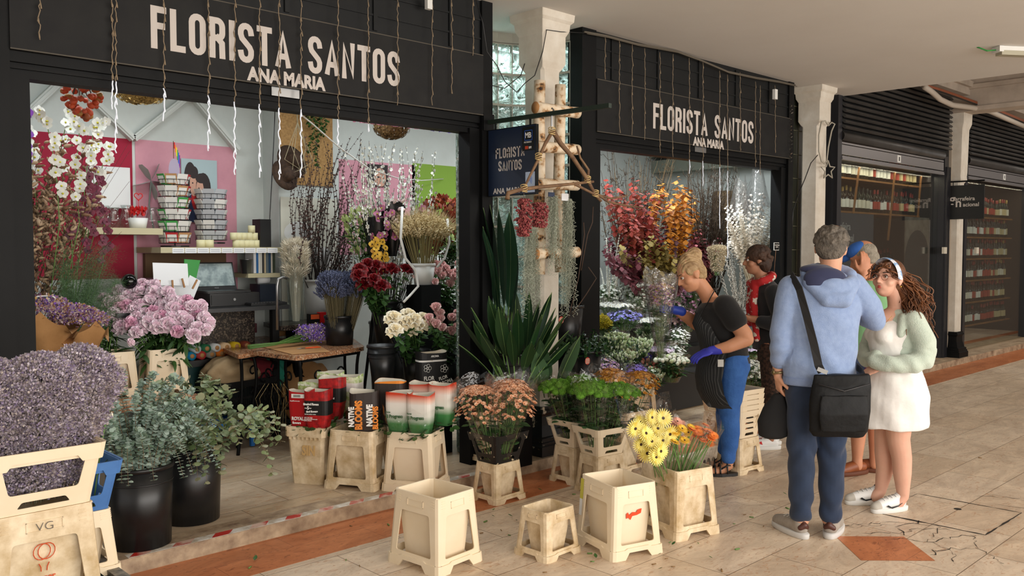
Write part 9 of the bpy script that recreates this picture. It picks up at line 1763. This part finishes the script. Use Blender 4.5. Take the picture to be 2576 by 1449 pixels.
B.cap((V3(.005,-.15,1.19),.055),(V3(.12,-.19,1.02),.058),(V3(.135,-.19,.985),.052),(V3(.0,-.22,.935),.042),(V3(-.09,-.22,.915),.032)); B.cap((V3(-.06,.15,1.20),.06),(V3(-.13,.20,1.06),.050),(V3(-.30,.06,1.165),.034))
for x_,y_ in ((.045,-.085),(.06,.085)): B.cap((V3(.06,y_,.80),.10),(V3(x_,y_,.45),.06),(V3(x_,y_,.08),.036))
B.cap((V3(.045,-.085,.07),.035),(V3(-.01,-.095,.035),.030),(V3(-.06,-.10,.028),.030)); B.cap((V3(.06,.085,.07),.035),(V3(.0,.085,.035),.030),(V3(-.05,.085,.028),.030))
B.done('body',skin('skin_warm','D9A07E','C58A68'),t,.006,4); facebits(t,P,1.05,f_f,u_f,'4A3424','B8706A','5A4028',half=True)
G_=Blob(); hand(G_,(-.105,-.22,.912),(-1,.0,-.35),(0,.3,-.8),-1,.35,1.08); G_.cap((V3(-.06,-.22,.918),.036),(V3(-.12,-.22,.91),.030)); G_.done('glove',mat('violet_blue_nitrile','3A3FC0',.45),t,.005,3)
G_=Blob(); hand(G_,(-.33,.045,1.175),(-1,-.25,.15),(0,-1,-.3),1,.95,1.08); G_.cap((V3(-.27,.07,1.16),.037),(V3(-.34,.04,1.178),.031)); G_.done('glove',mat('blue_nitrile','2340A8',.45),t,.005,3)
ff=f_f.normalized(); sf=ff.cross(u_f).normalized(); uf=sf.cross(ff); M_bl=mat('dark_blond_hair','8A6A48',.6,var='C9AC80',vs=18,vd=.6,bump=.9,bs=40)
B=Blob(); B.ell(hc-ff*.018+uf*.043,.088,.097,.086,ff,uf); B.ell(hc-ff*.060-uf*.005,.082,.056,.070,ff,uf); B.ell(hc-ff*.085+uf*.110,.052,.056,.058,ff,uf); B.ell(hc-ff*.03+uf*.115,.05,.06,.04,ff,uf)
B.done('hair',M_bl,t,.006,3,.003,16,lambda V,N:.0035*np.sin(V[:,1]*330+V[:,2]*90))
M_top=mat('black_cotton','121214',.9,sheen=.2)
B=Blob(); B.loft([(.065,0,.80,.150,.170),(.045,0,.90,.150,.165),(.015,0,1.0,.150,.160),(-.03,0,1.10,.155,.160),(-.03,0,1.19,.130,.170),(-.03,0,1.235,.09,.14)]); B.cap((V3(.0,-.14,1.205),.090),(V3(.058,-.172,1.12),.084)); B.cap((V3(-.05,.14,1.21),.075),(V3(-.08,.17,1.13),.070)); B.done('black_top',M_top,t,.008,4,.003,6)
M_apr=mat('grey_striped_apron','303234',.85)
def _ap():
    nt=M_apr.node_tree;N=nt.nodes;L=nt.links; tc=N.new('ShaderNodeTexCoord'); w=N.new('ShaderNodeTexWave'); w.bands_direction='Y'; w.inputs['Scale'].default_value=22; w.inputs['Distortion'].default_value=0; L.new(tc.outputs['Object'],w.inputs[0]); r=N.new('ShaderNodeValToRGB'); r.color_ramp.elements[0].position=.80; r.color_ramp.elements[0].color=srgb('232527'); r.color_ramp.elements[1].position=.9; r.color_ramp.elements[1].color=srgb('4E5051'); L.new(w.outputs['Fac'],r.inputs[0]); L.new(r.outputs[0],N['Principled BSDF'].inputs['Base Color'])
_ap()
b=MB(); rows=[(1.16,-.180,.09),(1.08,-.205,.12),(1.0,-.17,.155),(.90,-.145,.20),(.80,-.165,.215),(.70,-.175,.21),(.60,-.16,.20),(.52,-.125,.18),(.485,-.09,.15)]; v=[]; n=22
for (z,xf,hw_) in rows:
    for j in range(n+1):
        a=-1.25+2.5*j/n; rx=.20 if z<1.0 else .14; v.append((xf+rx*(1-math.cos(a))*1.0+.006*math.sin(a*9+z*14)*(z<.85),hw_*math.sin(a)/math.sin(1.25)-.01,z))
f=[(i*(n+1)+j,i*(n+1)+j+1,(i+1)*(n+1)+j+1,(i+1)*(n+1)+j) for i in range(len(rows)-1) for j in range(n)]; k_=len(v); v+=[(x+.004,y,z) for x,y,z in v]; f+=[tuple(q+k_ for q in reversed(g)) for g in f]; b.add(v,f); b.build('apron',M_apr,t,True)
b=MB(); b.tube([(-.16,-.08,1.15),(-.10,-.085,1.26),(-.06,-.06,1.32),(-.02,0,1.33),(-.06,.06,1.32),(-.12,.07,1.26),(-.17,.06,1.15)],.009,6,flat=.4); b.tube([(-.06,-.19,.93),(.06,-.19,.91),(.20,-.05,.91),(.20,.06,.91)],.009,6,flat=.4); b.build('apron_strap',M_top,t,True)
M_jean=mat('bright_blue_denim','2A5AA0',.85,var='3A6CB4',vs=12,bump=.3,bs=90)
B=Blob(); B.loft([(.06,0,.66,.12,.12),(.07,0,.76,.142,.170),(.065,0,.86,.135,.165),(.055,0,.90,.12,.15)]); 
for x_,y_ in ((.045,-.085),(.06,.085)): B.cap((V3(.065,y_,.78),.118),(V3(.055,y_,.62),.098),(V3(x_,y_,.45),.074),(V3(x_+.012,y_,.30),.068),(V3(x_,y_,.12),.048))
B.done('jeans',M_jean,t,.007,4,.001,6,lambda V,N:.004*np.sin(V[:,2]*55+V[:,0]*20)*(np.exp(-((V[:,2]-.46)/.07)**2)+np.exp(-((V[:,2]-.18)/.06)**2)))
b=MB(); b.box(-.075,-.035,-.245,-.240,.80,.85); b.build('apron_label',mat('label_grey','C9C9C4',.7),t)
for y_,x0 in ((-.095,-.012),(.085,.0)):
    b=MB(); n=20; b.add([(x0+.125*math.cos(2*pi*j/n),y_+.045*math.sin(2*pi*j/n)*(1.1 if math.cos(2*pi*j/n)<0 else .9),z) for z in (0.001,.022) for j in range(n)],[(j,(j+1)%n,n+(j+1)%n,n+j) for j in range(n)]+[tuple(range(n-1,-1,-1)),tuple(n+j for j in range(n))]); b.build('sandal_sole',M_blackp,t)
    b=MB()
    for xx,zz in ((-.085,.045),(-.055,.058),(-.02,.068),(.03,.085)): b.tube([(xx,y_+.040*math.cos(w),.02+(zz-.0)*math.sin(w)) for w in [pi*k/10 for k in range(11)]],.006,5)
    b.tube([(-.02,y_-.03,.05),(.03,y_-.035,.08),(.085,y_,.075),(.03,y_+.035,.08),(-.02,y_+.03,.05)],.006,5); b.build('sandal_straps',M_blackp,t,True)
c_=Vector((5.43,3.47,0)); Rz=Matrix.Rotation(LRZ,4,'Z'); q=Matrix.Translation(c_)@Rz@Vector((-.425,.02,.80))
bunch('held_bouquet','cellophane wrapped everlasting bouquet held up by the florist, stems down','bouquet',(q.x,q.y),.83,1.37,.03,.095,T(SML.v*1.5,SML.f,SML.m),[mat('everlasting_mix','8A5AA8',.7,island=['C77FB0','E9DCD8','7A2F58','C9B24A','9A6FC0']),M_yc],210,5,(.8,1.3),LMUM,120,M_mleaf,M_film2,.03,None,26,wz=.62,wr=.13,vol=.72)
q2=Matrix.Translation(Vector((6.44,3.62,0)))@Rz@Vector((-.335,-.13,1.09))
b=MB(); b.sph((0,0,0),.018,10,8,0,(1.5,1,1)); tag(b.build('small_red_item',M_red,None,True,loc=q2),'small red object held by the woman with the scarf','small item')
